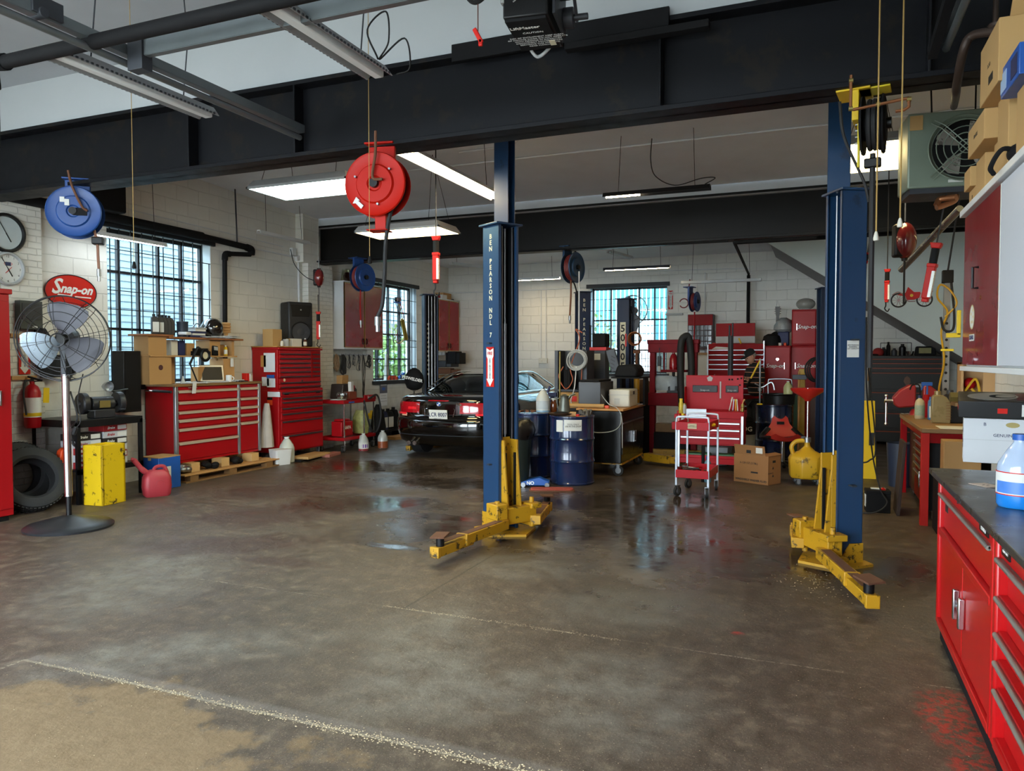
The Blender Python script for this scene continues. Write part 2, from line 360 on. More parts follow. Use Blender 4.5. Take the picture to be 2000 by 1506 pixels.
def block_wall(name, axis, col='e6e4dc', bw=.40, bh=.2032, dirt=True, bmp=.55):
    m = bpy.data.materials.new(name); m.use_nodes = True; nt = m.node_tree; b = nt.nodes['Principled BSDF']; L = nt.links.new
    g = node(nt, 'ShaderNodeNewGeometry'); s = node(nt, 'ShaderNodeSeparateXYZ'); L(g.outputs['Position'], s.inputs[0])
    cx = node(nt, 'ShaderNodeCombineXYZ'); L(s.outputs[1 if axis == 'X' else 0], cx.inputs[0]); L(s.outputs[2], cx.inputs[1])
    br = node(nt, 'ShaderNodeTexBrick'); br.inputs['Scale'].default_value = 1; br.inputs['Brick Width'].default_value = bw; br.inputs['Row Height'].default_value = bh
    br.inputs['Mortar Size'].default_value = .007; br.inputs['Mortar Smooth'].default_value = .6
    n0 = node(nt, 'ShaderNodeTexNoise'); n0.inputs['Scale'].default_value = 3; L(g.outputs['Position'], n0.inputs['Vector'])
    ofs = node(nt, 'ShaderNodeVectorMath', operation='SCALE'); ofs.inputs['Scale'].default_value = .03; L(n0.outputs['Color'], ofs.inputs[0])
    ad = node(nt, 'ShaderNodeVectorMath', operation='ADD'); L(cx.outputs[0], ad.inputs[0]); L(ofs.outputs[0], ad.inputs[1]); L(ad.outputs[0], br.inputs['Vector'])
    n1 = node(nt, 'ShaderNodeTexNoise'); n1.inputs['Scale'].default_value = 5; n1.inputs['Detail'].default_value = 8; L(g.outputs['Position'], n1.inputs['Vector'])
    c1 = node(nt, 'ShaderNodeMix', data_type='RGBA'); c = sc(col); c1.inputs[6].default_value = tuple(x * .86 for x in c[:3]) + (1,); c1.inputs[7].default_value = c; L(n1.outputs[0], c1.inputs[0])
    c2 = node(nt, 'ShaderNodeMix', data_type='RGBA'); L(c1.outputs[2], c2.inputs[6]); c2.inputs[7].default_value = tuple(x * .72 for x in c[:3]) + (1,)
    mm = node(nt, 'ShaderNodeMath', operation='MULTIPLY'); mm.inputs[1].default_value = .55; L(br.outputs['Fac'], mm.inputs[0]); L(mm.outputs[0], c2.inputs[0]); out = c2.outputs[2]
    if dirt:
        mr = node(nt, 'ShaderNodeMapRange'); mr.inputs[1].default_value = 1.7; mr.inputs[2].default_value = .3; L(s.outputs[2], mr.inputs[0])
        m2 = node(nt, 'ShaderNodeMath', operation='MULTIPLY'); L(mr.outputs[0], m2.inputs[0]); L(n1.outputs[0], m2.inputs[1])
        c3 = node(nt, 'ShaderNodeMix', data_type='RGBA'); L(m2.outputs[0], c3.inputs[0]); L(out, c3.inputs[6]); c3.inputs[7].default_value = sc('5a554c'); out = c3.outputs[2]
    L(out, b.inputs['Base Color']); b.inputs['Roughness'].default_value = .5
    h = node(nt, 'ShaderNodeMath', operation='MULTIPLY_ADD'); h.inputs[1].default_value = -.8; L(br.outputs['Fac'], h.inputs[0]); L(n1.outputs[0], h.inputs[2])
    bp = node(nt, 'ShaderNodeBump'); bp.inputs['Strength'].default_value = bmp; bp.inputs['Distance'].default_value = .015; L(h.outputs[0], bp.inputs['Height']); L(bp.outputs[0], b.inputs['Normal'])
    return m
FLOOR = floor_material()
WX, WY = block_wall('painted_block_side', 'X'), block_wall('painted_block_end', 'Y')
BRX = block_wall('painted_brick_side', 'X', 'e6e4dc', .21, .072, True, .7); BRY = block_wall('painted_brick_end', 'Y', 'e6e4dc', .21, .072, True, .7)
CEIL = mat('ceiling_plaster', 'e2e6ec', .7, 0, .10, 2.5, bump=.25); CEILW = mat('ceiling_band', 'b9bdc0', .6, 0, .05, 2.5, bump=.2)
BEAM = matte(worn('beam_paint', '121317', '1d1a18', .56, .5, 4), .16)
BEAM2 = matte(mat('beam_patina', '141312', .42, 0, .35, 2.5), .2)
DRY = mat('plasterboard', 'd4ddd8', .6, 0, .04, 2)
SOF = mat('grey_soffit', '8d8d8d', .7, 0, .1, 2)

# ---------------------------------------------------------------- setting: room shell
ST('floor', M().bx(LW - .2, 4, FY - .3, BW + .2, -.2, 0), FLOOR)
ST('ground_street', M().bx(-30, 20, -25, FY - .3, -.22, -.03), mat('bounce_driveway', 'b4b4ae', .9, 0, .1, 1))  # unseen driveway, made pale to bounce daylight up to the ceiling
ST('ground_outside', M().bx(-30, LW - .2, FY, 30, -.3, -.05).bx(-20, 12, BW + .2, 30, -.3, -.05), mat('outdoor_paving', '6a6c68', .9, 0, .15, 1))
def wall_with_holes(axis, a0, a1, u0, u1, z0, z1, holes):
    """a solid wall; holes = (u0,u1,z0,z1)"""
    m = M(); us = sorted({u0, u1, *[h[0] for h in holes], *[h[1] for h in holes]})
    for i in range(len(us) - 1):
        p, q = us[i], us[i + 1]; hs = [h for h in holes if h[0] <= p and h[1] >= q]
        segs = [(z0, z1)]
        for h in hs: segs = [s for (a, b) in segs for s in ((a, min(b, h[2])), (max(a, h[3]), b)) if s[1] - s[0] > .001]
        for (a, b) in segs:
            if axis == 'X': m.bx(a0, a1, p, q, a, b)
            else: m.bx(p, q, a0, a1, a, b)
    return m
W1 = (6.85, 8.60, 1.28, 3.30); W2 = (12.95, 14.72, 1.17, 3.20); W3 = (-4.78, -3.05, 1.30, 3.22)
ST('wall_left', wall_with_holes('X', LW - .28, LW, FY - .2, BW + .2, 0, 5.2, [W1, W2]), WX)
ST('wall_back', wall_with_holes('Y', BW, BW + .28, LW, 4.0, 0, 4.6, [W3]), WY)
ST('wall_front', wall_with_holes('Y', FY - .2, FY, LW, 2.6, 0, 5.2, [(-8.2, -5.75, -.1, 3.45), (-5.3, -.7, -.1, 3.45)]), WY)
ST('wall_right', M().bx(1.35, 1.55, FY, 7.3, 0, 5.2).bx(1.55, 2.8, 7.1, 7.3, 0, 5.2).bx(2.6, 2.8, 7.3, BW, 0, 5.2), WX)
ST('wall_pier_street', M().bx(LW - .01, LW + .10, FY, 5.92, 0, 3.34), BRX)
ST('wall_pier_beam', M().bx(LW - .01, LW + .13, 10.72, 11.42, 0, 3.28), BRX)
ST('wall_pier_cap', M().bx(LW, LW + .16, 10.55, 10.98, 3.28, 4.12), WX)
# ceilings: flat at the street side, falling over the middle bay, low and flat at the back
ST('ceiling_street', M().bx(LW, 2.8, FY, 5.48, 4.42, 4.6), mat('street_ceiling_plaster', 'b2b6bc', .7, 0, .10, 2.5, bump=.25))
ST('ceiling_middle', M().prism([(5.44, 4.38), (10.98, 4.08), (10.98, 4.3), (5.44, 4.6)], LW, 2.8, 'X'), CEIL)
ST('ceiling_rear', M().bx(LW, 4.0, 11.2, BW, 3.83, 4.0), CEIL)
ST('ceiling_band', M().bx(LW, 2.8, 5.27, 5.44, 3.93, 4.42).bx(LW, 2.8, 11.0, 11.2, 3.92, 4.2), CEILW)
def beam(name, y, z0, z1, fl, x0, x1, mt, tf=.035):
    m = M().bx(x0, x1, y - .012, y + .012, z0, z1).bx(x0, x1, y - fl / 2, y + fl / 2, z0, z0 + tf).bx(x0, x1, y - fl / 2, y + fl / 2, z1 - tf, z1)
    return m
nb = beam('b', 5.34, 3.315, 3.95, .28, LW, 2.6, BEAM)
for px_ in (373, 580, 1290, 1812): x = pj(px_, 240, Y=5.25).x; nb.bx(x - .008, x + .008, 5.21, 5.33, 3.34, 3.92)
ST('beam_street', nb, BEAM, .004)
ST('beam_splice', M().bx(-2.62, -.97, 5.17, 5.2, 3.87, 4.00).bx(-1.7, -.7, 5.12, 5.2, 3.80, 3.85), MBLK, .004)
ST('beam_rear', beam('b', 11.12, 3.30, 3.96, .26, LW + .1, 2.6, BEAM), BEAM2, .004)
ST('trim_wall_box', M().bx(LW, LW + .35, 6.38, 6.86, 3.42, 3.86), MBLK, .02)  # black box fixed to the wall; supports no beam
# boxed-in stair: pale face above a grey sloping underside
P1, P2_ = pj(1505, 478, Y=14.5), pj(1864, 689, Y=14.5)
sl = (P2_.z - P1.z) / (P2_.x - P1.x); xr = 2.6
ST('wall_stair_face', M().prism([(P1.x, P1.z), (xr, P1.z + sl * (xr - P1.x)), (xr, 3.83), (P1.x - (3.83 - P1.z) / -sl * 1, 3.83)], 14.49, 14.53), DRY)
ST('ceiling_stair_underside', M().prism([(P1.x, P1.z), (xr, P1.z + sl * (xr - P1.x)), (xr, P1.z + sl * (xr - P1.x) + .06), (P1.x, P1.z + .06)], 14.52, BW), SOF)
# conduits on the ceiling
m = M()
def ceilz(y): return 4.38 - (y - 5.44) * .0542
for y in (8.1, 8.95): m.cyl((-5.6 if y > 8.5 else -3.0, y, ceilz(y) - .02), (2.5, y, ceilz(y) - .02), .012)
m.tube(sp([(-3.0, 8.1, ceilz(8.1) - .02), (-3.25, 8.2, ceilz(8.2) - .02), (-3.5, 8.45, ceilz(8.4) - .02), (-4.2, 8.5, ceilz(8.45) - .02)]), .012)
ST('trim_ceiling_conduit', m, WHT)
m = M()
m.cyl((LW + .02, 3, 3.44), (LW + .02, 10.6, 3.36), .014); m.cyl((LW + .02, 10.6, 3.36), (LW + .02, 10.6, 1.9), .02)
m.cyl((LW + .02, 7.0, 3.56), (LW + .02, 10.2, 3.50), .008)
for y in (BW - .02,):
    for x in (-5.95, -5.83): m.cyl((x, y, 3.2), (x, y, 1.62), .012)
    m.cyl((-8.2, y, 3.22), (-4.8, y, 3.22), .01); m.cyl((-2.25, y, 3.45), (-2.25, y, 1.7), .01); m.cyl((-4.6, y, 3.55), (-1.35, y, 3.5), .008)
ST('trim_wall_conduit', m, WHT)

# ---------------------------------------------------------------- windows
FRM = mat('window_steel', '1b1e22', .5, .2, .15); GLS = glassy('window_glass'); REV = mat('reveal_paint', 'c9d2d6', .6, 0, .06)
def window(name, axis, at, h, inward, thick_v, thin_v, thick_h, thin_h, ventbars, lint=.1):
    """steel sash near the outside of the wall, security bars at its inner face"""
    u0, u1, z0, z1 = h; sg = inward
    def B(m, a, b, c, d, p, q):
        if axis == 'X': m.bx(min(p, q), max(p, q), a, b, c, d)
        else: m.bx(a, b, min(p, q), max(p, q), c, d)
    out = at - sg * .20; f = M()
    for (a, b, c, d) in ((u0, u0 + .04, z0, z1), (u1 - .04, u1, z0, z1), (u0, u1, z0, z0 + .05), (u0, u1, z1 - .05, z1)): B(f, a, b, c, d, out - .02, out + .03)
    for t in thick_v: B(f, u0 + (u1 - u0) * t - .015, u0 + (u1 - u0) * t + .015, z0, z1, out - .02, out + .03)
    for t in thick_h: B(f, u0, u1, z0 + (z1 - z0) * t - .016, z0 + (z1 - z0) * t + .016, out - .02, out + .03)
    o = f.ob(name, FRM); o['kind'] = 'structure'
    g = M(); B(g, u0, u1, z0, z1, out - .004, out); g.ob('glass_pane', GLS, o)
    r = M()
    for (a, b, c, d) in ((u0 - .001, u0 + .006, z0, z1), (u1 - .006, u1 + .001, z0, z1), (u0, u1, z0 - .001, z0 + .006)): B(r, a, b, c, d, at - sg * .17, at - sg * .005)
    r.ob('reveal', REV, o)
    bars = M(); inn = at - sg * .01
    for t in thin_v: B(bars, u0 + (u1 - u0) * t - .0045, u0 + (u1 - u0) * t + .0045, z0, z0 + (z1 - z0) * ventbars(t), inn - .006, inn + .006)
    for t in thin_h: B(bars, u0, u1, z0 + (z1 - z0) * t - .005, z0 + (z1 - z0) * t + .005, inn - .007, inn + .007)
    bars.ob('security_bars', FRM, o)
    l = M(); B(l, u0 - .08, u1 + .05, z1 - .02, z1 + lint, at, at + sg * .05); l.ob('lintel', FRM, o)
    l = M(); B(l, u0 - .05, u1 + .05, z0 - .07, z0, at - sg * .12, at + sg * .05); l.ob('sill', FRM, o)
    return o
vb = lambda t: 1 if int(t * 100) % 2 else .86
window('window_1', 'X', LW, W1, 1, (.18, .36, .55, .78), (.03, .11, .21, .31, .41, .51, .61, .71, .81, .91, .985), (.36, .73), (.12, .24, .48, .60, .86), vb, .12)
window('window_2', 'X', LW, W2, 1, (.25, .5, .76), (.05, .13, .21, .30, .38, .46, .55, .63, .71, .80, .89, .97), (.22, .48, .72), (.05, .15, .35, .42, .62, .85), vb, .06)
window('window_3', 'Y', BW, W3, -1, (.25, .62, .82), (.04, .12, .2, .28, .36, .44, .52, .6, .68, .76, .84, .92, .99), (.27, .62), (.08, .17, .38, .46, .55, .73, .86), vb, .07)

# ---------------------------------------------------------------- outdoors beyond the windows
SID = mat('clapboard', '6b7f89', .6, 0, .05, 2)
def siding(name, x, y0, y1, z1, mt):
    m = M()
    for i in range(int(z1 / .13)):
        z = i * .13; m.add([(x, y0, z), (x, y1, z), (x - .02, y1, z + .13), (x - .02, y0, z + .13), (x - .03, y0, z), (x - .03, y1, z)], [(0, 1, 2, 3), (0, 4, 5, 1)])
    m.bx(x - 3, x - .03, y0, y1, 0, z1); return m
nh = siding('h', -12.4, 3.5, 22.5, 4.7, SID)
o = S('neighbouring_house', nh, SID, 'pale blue clapboard house wall outside the two tall side windows', 'house')
M().bx(-12.46, -12.3, 22.5, 22.62, 0, 4.7).ob('corner_board', WHT, o)
LEAF = mat('leaf_green', '3f6428', .6, 0, .35, 6); LEAF2 = mat('leaf_light', '5c7d3a', .6, 0, .3, 6)
def bush(name, c, r, n, mt, label, size=.12, cat='bush', group=None):
    m = M(); rnd = random.Random(hash(c) % 999)
    for i in range(n):
        a, b, d = rnd.uniform(0, 6.28), rnd.uniform(-1, 1), rnd.random() ** .4
        p = Vector((c[0] + r[0] * d * math.cos(a) * math.sqrt(1 - b * b), c[1] + r[1] * d * math.sin(a) * math.sqrt(1 - b * b), c[2] + r[2] * d * b))
        u = Vector((rnd.uniform(-1, 1), rnd.uniform(-1, 1), rnd.uniform(-1, 1))).normalized(); v = u.orthogonal().normalized(); s_ = size * rnd.uniform(.6, 1.3)
        m.add([p, p + u * s_ * .5 + v * s_ * .28, p + u * s_, p + u * s_ * .5 - v * s_ * .28], [(0, 1, 2, 3)])
    return S(name, m, mt, label, cat, group=group)
bush('leafy_plant', (-9.55, 7.05, .9), (.35, .35, 1.1), 420, LEAF2, 'pale green garden plant outside the bench window, in front of the clapboard', .16, 'plant')
tr_ = bush('tree', (-12.0, 26.5, 3.0), (2.2, 2.6, 2.6), 2600, LEAF, 'green tree seen through the window beside the hanging cabinet', .26, 'tree'); M().cyl((-12, 26.5, -.05), (-12, 26.5, 3), .16).ob('trunk', mat('bark', '4a3a2c', .9), tr_)
bush('garden_hedge', (-11.3, 18.6, 1.1), (.8, 2.6, 1.5), 1500, LEAF2, 'light green hedge low in the window beside the hanging cabinet', .2, 'hedge')
TEAL = mat('teal_panel', '5694a0', .35, 0, .15, 4)
m = M()
for i in range(60):
    x = -7.4 + i * .11; m.bx(x, x + .085, 18.6, 18.64, 1.9, 4.6)
S('slatted_screen', m, TEAL, 'tall teal slatted screen outside the rear wall window', 'screen')
S('stone_wall', M().bx(-7.5, -1.5, 18.3, 18.7, 0, 1.85), block_wall('rubble_stone', 'Y', '5c5f5c', .3, .16, False, 1), 'low grey stone wall outside the rear wall window', 'wall')
bush('ivy_bush', (-5.0, 17.75, 1.3), (1.1, .35, 1.4), 700, LEAF2, 'light green bush above the stone wall outside the rear window', .13)
# ---------------------------------------------------------------- light fittings
def emi(name, col, st):
    if name in MATS: return MATS[name]
    m = bpy.data.materials.new(name); m.use_nodes = True; MATS[name] = m; nt = m.node_tree; nt.nodes.clear()
    o = node(nt, 'ShaderNodeOutputMaterial'); e = node(nt, 'ShaderNodeEmission'); e.inputs[0].default_value = sc(col); e.inputs[1].default_value = st
    nt.links.new(e.outputs[0], o.inputs[0]); return m
COOL = emi('cool_diffuser', 'd6fff4', 12.0); WARM = emi('warm_diffuser', 'ffe3a0', 12); WARM2 = emi('warm_tube', 'ffe6b8', 55); TUBE = emi('cool_tube', 'eaf6ff', 20)
GRYL = mat('fitting_grey', '8e9092', .45, .2, .08)
def wires(m, pts):
    for a, b in pts: m.cyl(a, b, .003, n=5)
def panel_light(label, c, lx, ly, diff, top, group=None):
    t = T('ceiling_light', label, 'light fitting', c, 0, group); top = ceilz(c[1])
    m = M().loft([[(-lx / 2, -ly / 2, 0), (lx / 2, -ly / 2, 0), (lx / 2, ly / 2, 0), (-lx / 2, ly / 2, 0)], [(-lx / 2 + .05, -ly / 2 + .05, .08), (lx / 2 - .05, -ly / 2 + .05, .08), (lx / 2 - .05, ly / 2 - .05, .08), (-lx / 2 + .05, ly / 2 - .05, .08)]])
    m.ob('housing', GRYL, t)
    f = M()
    for a, b, c_, d in ((-lx / 2, lx / 2, -ly / 2, -ly / 2 + .02), (-lx / 2, lx / 2, ly / 2 - .02, ly / 2), (-lx / 2, -lx / 2 + .02, -ly / 2, ly / 2), (lx / 2 - .02, lx / 2, -ly / 2, ly / 2)): f.bx(a, b, c_, d, -.012, .01)
    f.ob('frame', GRYL, t)
    M().bx(-lx / 2 + .02, lx / 2 - .02, -ly / 2 + .02, ly / 2 - .02, -.008, -.001).ob('diffuser', diff, t)
    w_ = M(); h = top - c[2]
    for sx in (-1, 1):
        for k in (-1, 1): w_.cyl((sx * (lx / 2 - .15) + k * .06, k * ly * .3, .07), (sx * (lx / 2 - .25), 0, h), .003, n=5)
    w_.ob('hanger', MBLK, t); return t
def strip_light(label, c, L_, rz, lit, top, w_=.11, house=None, group=None, cat='light fitting', tube=.016, hood=True):
    """a hung batten with a reflector and a tube, length along local x"""
    t = T('strip_light', label, cat, c, rz, group); top = ceilz(c[1]) if 5.5 < c[1] < 11 else top; h = top - c[2]; house = house or WHT
    if hood: M().prism([(-w_ / 2, 0), (-w_ / 3, .05), (w_ / 3, .05), (w_ / 2, 0), (w_ / 2 - .008, 0), (w_ / 3 - .01, .04), (-w_ / 3 + .01, .04), (-w_ / 2 + .008, 0)], -L_ / 2, L_ / 2, 'X').ob('reflector', house, t)
    else: M().bx(-L_ / 2, L_ / 2, -w_ / 2, w_ / 2, .0, .05).ob('reflector', house, t, .006)
    if lit is not None: M().cyl((-L_ / 2 + .03, 0, .012 - (.02 if not hood else 0)), (L_ / 2 - .03, 0, .012 - (.02 if not hood else 0)), tube, n=10).ob('tube', lit, t)
    m = M()
    for s in (-1, 1): m.cyl((s * L_ * .36, 0, .04), (s * L_ * .34, .03, h), .0035, n=5)
    m.ob('hanger', MBLK, t); return t
panel_light('cool white hanging panel light beside the big red hose reel', (pj(480, 367, Z=3.36).x + .61, pj(480, 367, Z=3.36).y + .31, 3.36), 1.22, .62, COOL, 4.7)
panel_light('warm yellowish hanging panel light below the red hose reel', (pj(690, 453, Z=3.25).x + .62, pj(690, 453, Z=3.25).y + .31, 3.25), 1.24, .62, WARM, 4.4)
panel_light('large warm panel light behind the lift post by the copper pipes', (.47, 8.15, 3.58), .66, 1.2, WARM, 4.6)
t = strip_light('lit double tube strip light running back from the black beam', (-3.40, 6.66, 3.43), 2.5, 90, None, 4.6, .22)
for k in (-1, 1): M().cyl((k * .66 - .6, 0, .005), (k * .66 + .6, 0, .005), .022, n=10).ob('tube', WARM2, t)
t = strip_light('long black hooded strip light hanging over the middle bay', (-1.75, 8.6, 3.50), 1.22, 0, None, 4.5, .14, BLK)
M().cyl((-.58, -.02, .004), (-.18, -.02, .004), .014, n=8).ob('tube', WARM2, t)
M().tube(sp([(.55, 0, .06), (.66, 0, .12), (.5, .05, .14), (.2, .1, .10), (-.02, .1, .22), (-.08, .1, .4), (-.07, .1, .66)]), .006, 6).ob('cord', RUB, t)
strip_light('lit cool tube light in front of the bench window', tuple(pj(250, 470, X=-8.0)), 1.15, 90, TUBE, 4.4, .09)
strip_light('unlit white strip light on wire hangers beside the beam pier', tuple(pj(556, 467, X=-7.9)), 1.2, 90, None, 4.05, .09)
strip_light('lit warm tube against the rear block wall above the car', (pj(1040, 547, Y=15.2).x, 15.2, pj(1040, 547, Y=15.2).z), 1.25, 0, WARM2, 3.83, .1)
strip_light('lit warm tube hung before the rear window', (pj(1243, 526, Y=13.2).x, 13.2, pj(1243, 526, Y=13.2).z), 1.2, 0, WARM2, 3.83, .1, DGRY)
strip_light('short unlit bare twin tube near the rear ceiling', tuple(pj(1212, 500, Y=14.0)), 1.0, 80, mat('dead_tube', 'cfd6d6', .3, 0, 0), 3.83, .12)
strip_light('thin unlit white bar light above the parts organiser', (pj(1407, 552, Y=13.4).x, 13.4, pj(1407, 552, Y=13.4).z), 1.35, 0, None, 3.83, .06, LGRY, hood=False)
strip_light('unlit white strip light high in the corner over the hanging cabinet', (-6.9, 14.6, 3.6), 1.2, 65, None, 3.83, .1)
# big unlit fittings over the street bay
for lab, x, y, z, L_ in (('unlit perforated strip light beside the galvanised door rail', -4.31, 3.82, 3.44, 1.25), ('unlit perforated strip light with coiled cord above the main beam', -2.69, 3.72, 3.45, 1.1)):
    t = T('strip_light', lab, 'light fitting', (x, y, z), 0, 'unlit strip lights over the street bay')
    M().prism([(-.10, 0), (-.045, .07), (.045, .07), (.10, 0), (.09, 0), (.04, .055), (-.04, .055), (-.09, 0)], -L_ / 2, L_ / 2, 'Y').ob('reflector', GRYL, t)
    M().bx(-.035, .035, -L_ / 2, L_ / 2, -.005, .05).ob('batten', WHT, t, .01)
    m = M()
    for s in (-1, 1):
        k = 0
        while k < L_ - .03:
            m.bx(s * .100 - .004, s * .100 + .004, -L_ / 2 + k, -L_ / 2 + k + .015, .0, .012); k += .035
    m.ob('perforated_edge', DGRY, t)
    m = M()
    for s in (-.6, .6): m.tube([(0, s * L_ / 2, .06), (0.02, s * L_ / 2 + .03, .5), (0, s * L_ / 2, .96)], .005, 6)
    m.ob('chain', DGRY, t)
m = M().tube(sp([(.02, .5, .1), (-.06, .5, .3), (.05, .55, .42), (.1, .5, .2), (0, .55, .12), (.16, .6, .25), (.14, .7, .1), (.05, .68, .06)]), .006, 6); m.ob('cord', RUB, t)

# ---------------------------------------------------------------- lift posts
def stack(s): return '\n'.join(s)
def fire_arrow(label, loc, rot, w_, h, group='fire extinguisher arrow signs'):
    t = T('fire_extinguisher_sign', label, 'sign', loc, 0, group); t.rotation_euler = [R(a) for a in rot]
    M().bx(-w_ / 2, w_ / 2, -.003, 0, -h / 2, h / 2).ob('plate', BRED, t)
    a = w_ * .30
    M().prism([(-w_ * .45, h * .47), (0, h * .41), (w_ * .45, h * .47), (w_ * .45, h * .27), (a, h * .20), (a, -h * .30), (w_ * .46, -h * .30), (0, -h * .49), (-w_ * .46, -h * .30), (-a, -h * .30), (-a, h * .20), (-w_ * .45, h * .27)], -.005, -.003, 'Y').ob('arrow', LAB, t)
    text('FIRE', (0, -.0055, h * .335), w_ * .34, BRED, t, bold=.001, ext=.0004)
    text(stack('EXTINGUISHER'), (0, -.0055, -h * .05), w_ * .26, INK, t, ext=.0004, lsp=.0 + (h * .5 / 12) / (w_ * .26))
    return t
def lift_post(name, label, loc, rz, h, bm, im, side, body=None, a=.25, b=.23, plate=None, csize=.055, carriage=True, arms=(), ctop=.86, group=None, ym=YEL, z_text=None, lsp_=1.14, cz=.0, holes=False):
    t = T(name, label, 'lift post', loc, rz, group); x0 = -a / 2; x1 = a / 2; y = b / 2; th = .012
    m = M().bx(x0, x1, -y, -y + th, .02, h).bx(x0, x1, y - th, y, .02, h).bx(x0, x0 + th, -y, y, .02, h)
    m.bx(x1 - th, x1, -y, -y + .03, .02, h).bx(x1 - th, x1, y - .03, y, .02, h)
    m.ob('column', bm, t, .004)
    M().bx(x0 - .02, x1 + .02, -y - .035, y + .035, h, h + .018).ob('top_plate', bm, t, .004)
    M().bx(x0 + th, x0 + th + .004, -y + th, y - th, .05, h).bx(x0 + th, x1 - .05, y - th - .004, y - th, .05, h - .01).ob('channel_shade', im, t)  # dark sheets stand in for the shade inside the open channel
    m = M().cyl((x1 - .10, .03, .9), (x1 - .10, .03, h - .9), .02).cyl((x1 - .10, .03, .3), (x1 - .10, .03, h - .02), .011)
    m.ob('hydraulic_ram', STL, t)
    m = M()
    for yy in (-.04, .075): m.cyl((x1 - .05, yy, .2), (x1 - .05, yy, h - .01), .007, n=6)
    m.ob('cable', STL, t)
    M().loft([[(x0 - .05, -y - .07, z), (x1 + .06, -y - .16, z), (x1 + .26, 0, z), (x1 + .06, y + .16, z), (x0 - .05, y + .07, z)] for z in (0, .02)]).ob('base_plate', ym, t)
    m = M()
    for s in (-1, 1):
        m.prism([(x0, .02), (x1, .02), (x1 - .1, .17), (x0, .17)], s * (y + .002), s * (y + .012), 'Y')
    m.ob('gusset', ym, t)
    if holes:
        m = M()
        for i in range(12): m.bx(x0 + th + .004, x0 + th + .008, -.03, .01, h - .55 - i * .085, h - .51 - i * .085)
        m.ob('lock_ladder', LAB, t)
    if carriage:
        m = M().bx(x1 - .08, x1 + .035, -y + .03, -y + .05, .12, ctop).bx(x1 - .08, x1 + .035, y - .05, y - .03, .12, ctop).bx(x1 - .08, x1 - .065, -y + .05, y - .05, .12, ctop + .02)
        m.prism([(x1 + .035, .12), (x1 + .10, .12), (x1 + .035, ctop - .1)], -y + .03, -y + .05, 'Y').prism([(x1 + .035, .12), (x1 + .10, .12), (x1 + .035, ctop - .1)], y - .05, y - .03, 'Y')
        m.ob('carriage', ym, t, .003)
        M().bx(x1 + .01, x1 + .03, -y + .055, -y + .07, .2, ctop - .12).bx(x1 + .01, x1 + .03, y - .07, y - .055, .2, ctop - .12).ob('rubber_strip', MBLK, t)
        M().bx(x1 + .02, x1 + .14, -.22, .22, .10, .25).bx(x1 + .0, x1 + .17, -.26, -.14, .16, .30).bx(x1 + .0, x1 + .17, .14, .26, .22, .27).bx(x1, x1 + .17, .14, .26, .06, .1).ob('crosshead', ym, t, .008)
        for s in (-1, 1): M().cyl((x1 + .09, s * .2, .04), (x1 + .09, s * .2, .32), .022, n=12).ob('pivot_pin', ym, t)
    for (px_, py_, tx, ty, two) in arms:                      # local pivot and tip of each swing arm
        p, q = Vector((px_, py_, .12)), Vector((tx, ty, .10)); d = (q - p); L_ = d.length; an = math.atan2(d.y, d.x)
        A = bpy.data.objects.new('swing_arm', None); COL.objects.link(A); A.parent = t; A.location = p; A.rotation_euler = (0, 0, an)
        M().bx(-.06, L_ * .62, -.05, .05, -.045, .04).bx(L_ * .60, L_ * .63, -.055, .055, -.05, .046).ob('outer_tube', ym, A, .006)
        M().bx(L_ * .5, L_, -.038, .038, -.065, .01).bx(L_ * .98, L_ + .012, -.043, .043, -.07, .016).ob('inner_tube', ym, A, .005)
        M().bx(.03, L_ * .9, -.035, .035, .041, .044).ob('worn_top_strip', RUST, A)
        M().cyl((L_ - .07, 0, 0), (L_ - .07, 0, .085), .033, n=14).ob('pad_screw', BLK, A)
        M().box((L_ - .07, 0, .095), (.16, .12, .014), (.05, .06, .3)).ob('lift_pad', RUST, A, .003)
    if body:
        s = side; zt = z_text if z_text else h - .2
        if plate: M().bx(-.05, .05, s * (y + .003), s * y, zt - (len(body)) * csize * lsp_ - .02, zt + .03).ob('number_plate', plate, t)
        n = len(body); text(stack(body), (0.0, s * (y + (.0035 if plate else .001)), zt - n * csize * lsp_ / 2), csize, INK if plate else CRMT, t, (90, 0, 0 if s < 0 else 180), lsp=lsp_, bold=csize * .022, sx=1.05, ext=.001)
    return t
def loc_of(C, rz, p):
    v = Vector((p[0] - C[0], p[1] - C[1], 0)); v.rotate(Euler((0, 0, R(-rz)))); return v.x, v.y
PA, PB = (-2.76, 6.45), (.185, 6.45)
def armset(C, rz, prs): return [(*loc_of(C, rz, a), *loc_of(C, rz, b), 0) for a, b in prs]
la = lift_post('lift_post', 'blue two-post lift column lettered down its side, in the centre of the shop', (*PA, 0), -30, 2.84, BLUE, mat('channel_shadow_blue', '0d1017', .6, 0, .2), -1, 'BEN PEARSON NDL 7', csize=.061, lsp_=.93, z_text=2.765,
    arms=armset(PA, -30, [((-2.62, 6.13), (-2.76, 5.14)), ((-2.42, 6.50), (-2.56, 7.22))]), group='two-post lift in front')
lb = lift_post('lift_post', 'plain blue lift column beside the copper pipes and black hose reel', (*PB, 0), -150, 2.90, BLUE, MATS['channel_shadow_blue'], 1, None, a=.21,
    arms=armset(PB, -150, [((.06, 6.13), (.33, 5.12)), ((-.14, 6.50), (-.17, 7.15))]), group='two-post lift in front')
M().bx(-.05, .05, .1165, .118, 1.62, 1.75).ob('maker_plate', LAB, lb); text('BEN PEARSON\nWARNING\nLIFT CAPACITY', (0, .119, 1.70), .014, INK, lb, (90, 0, 180), ext=.0004)
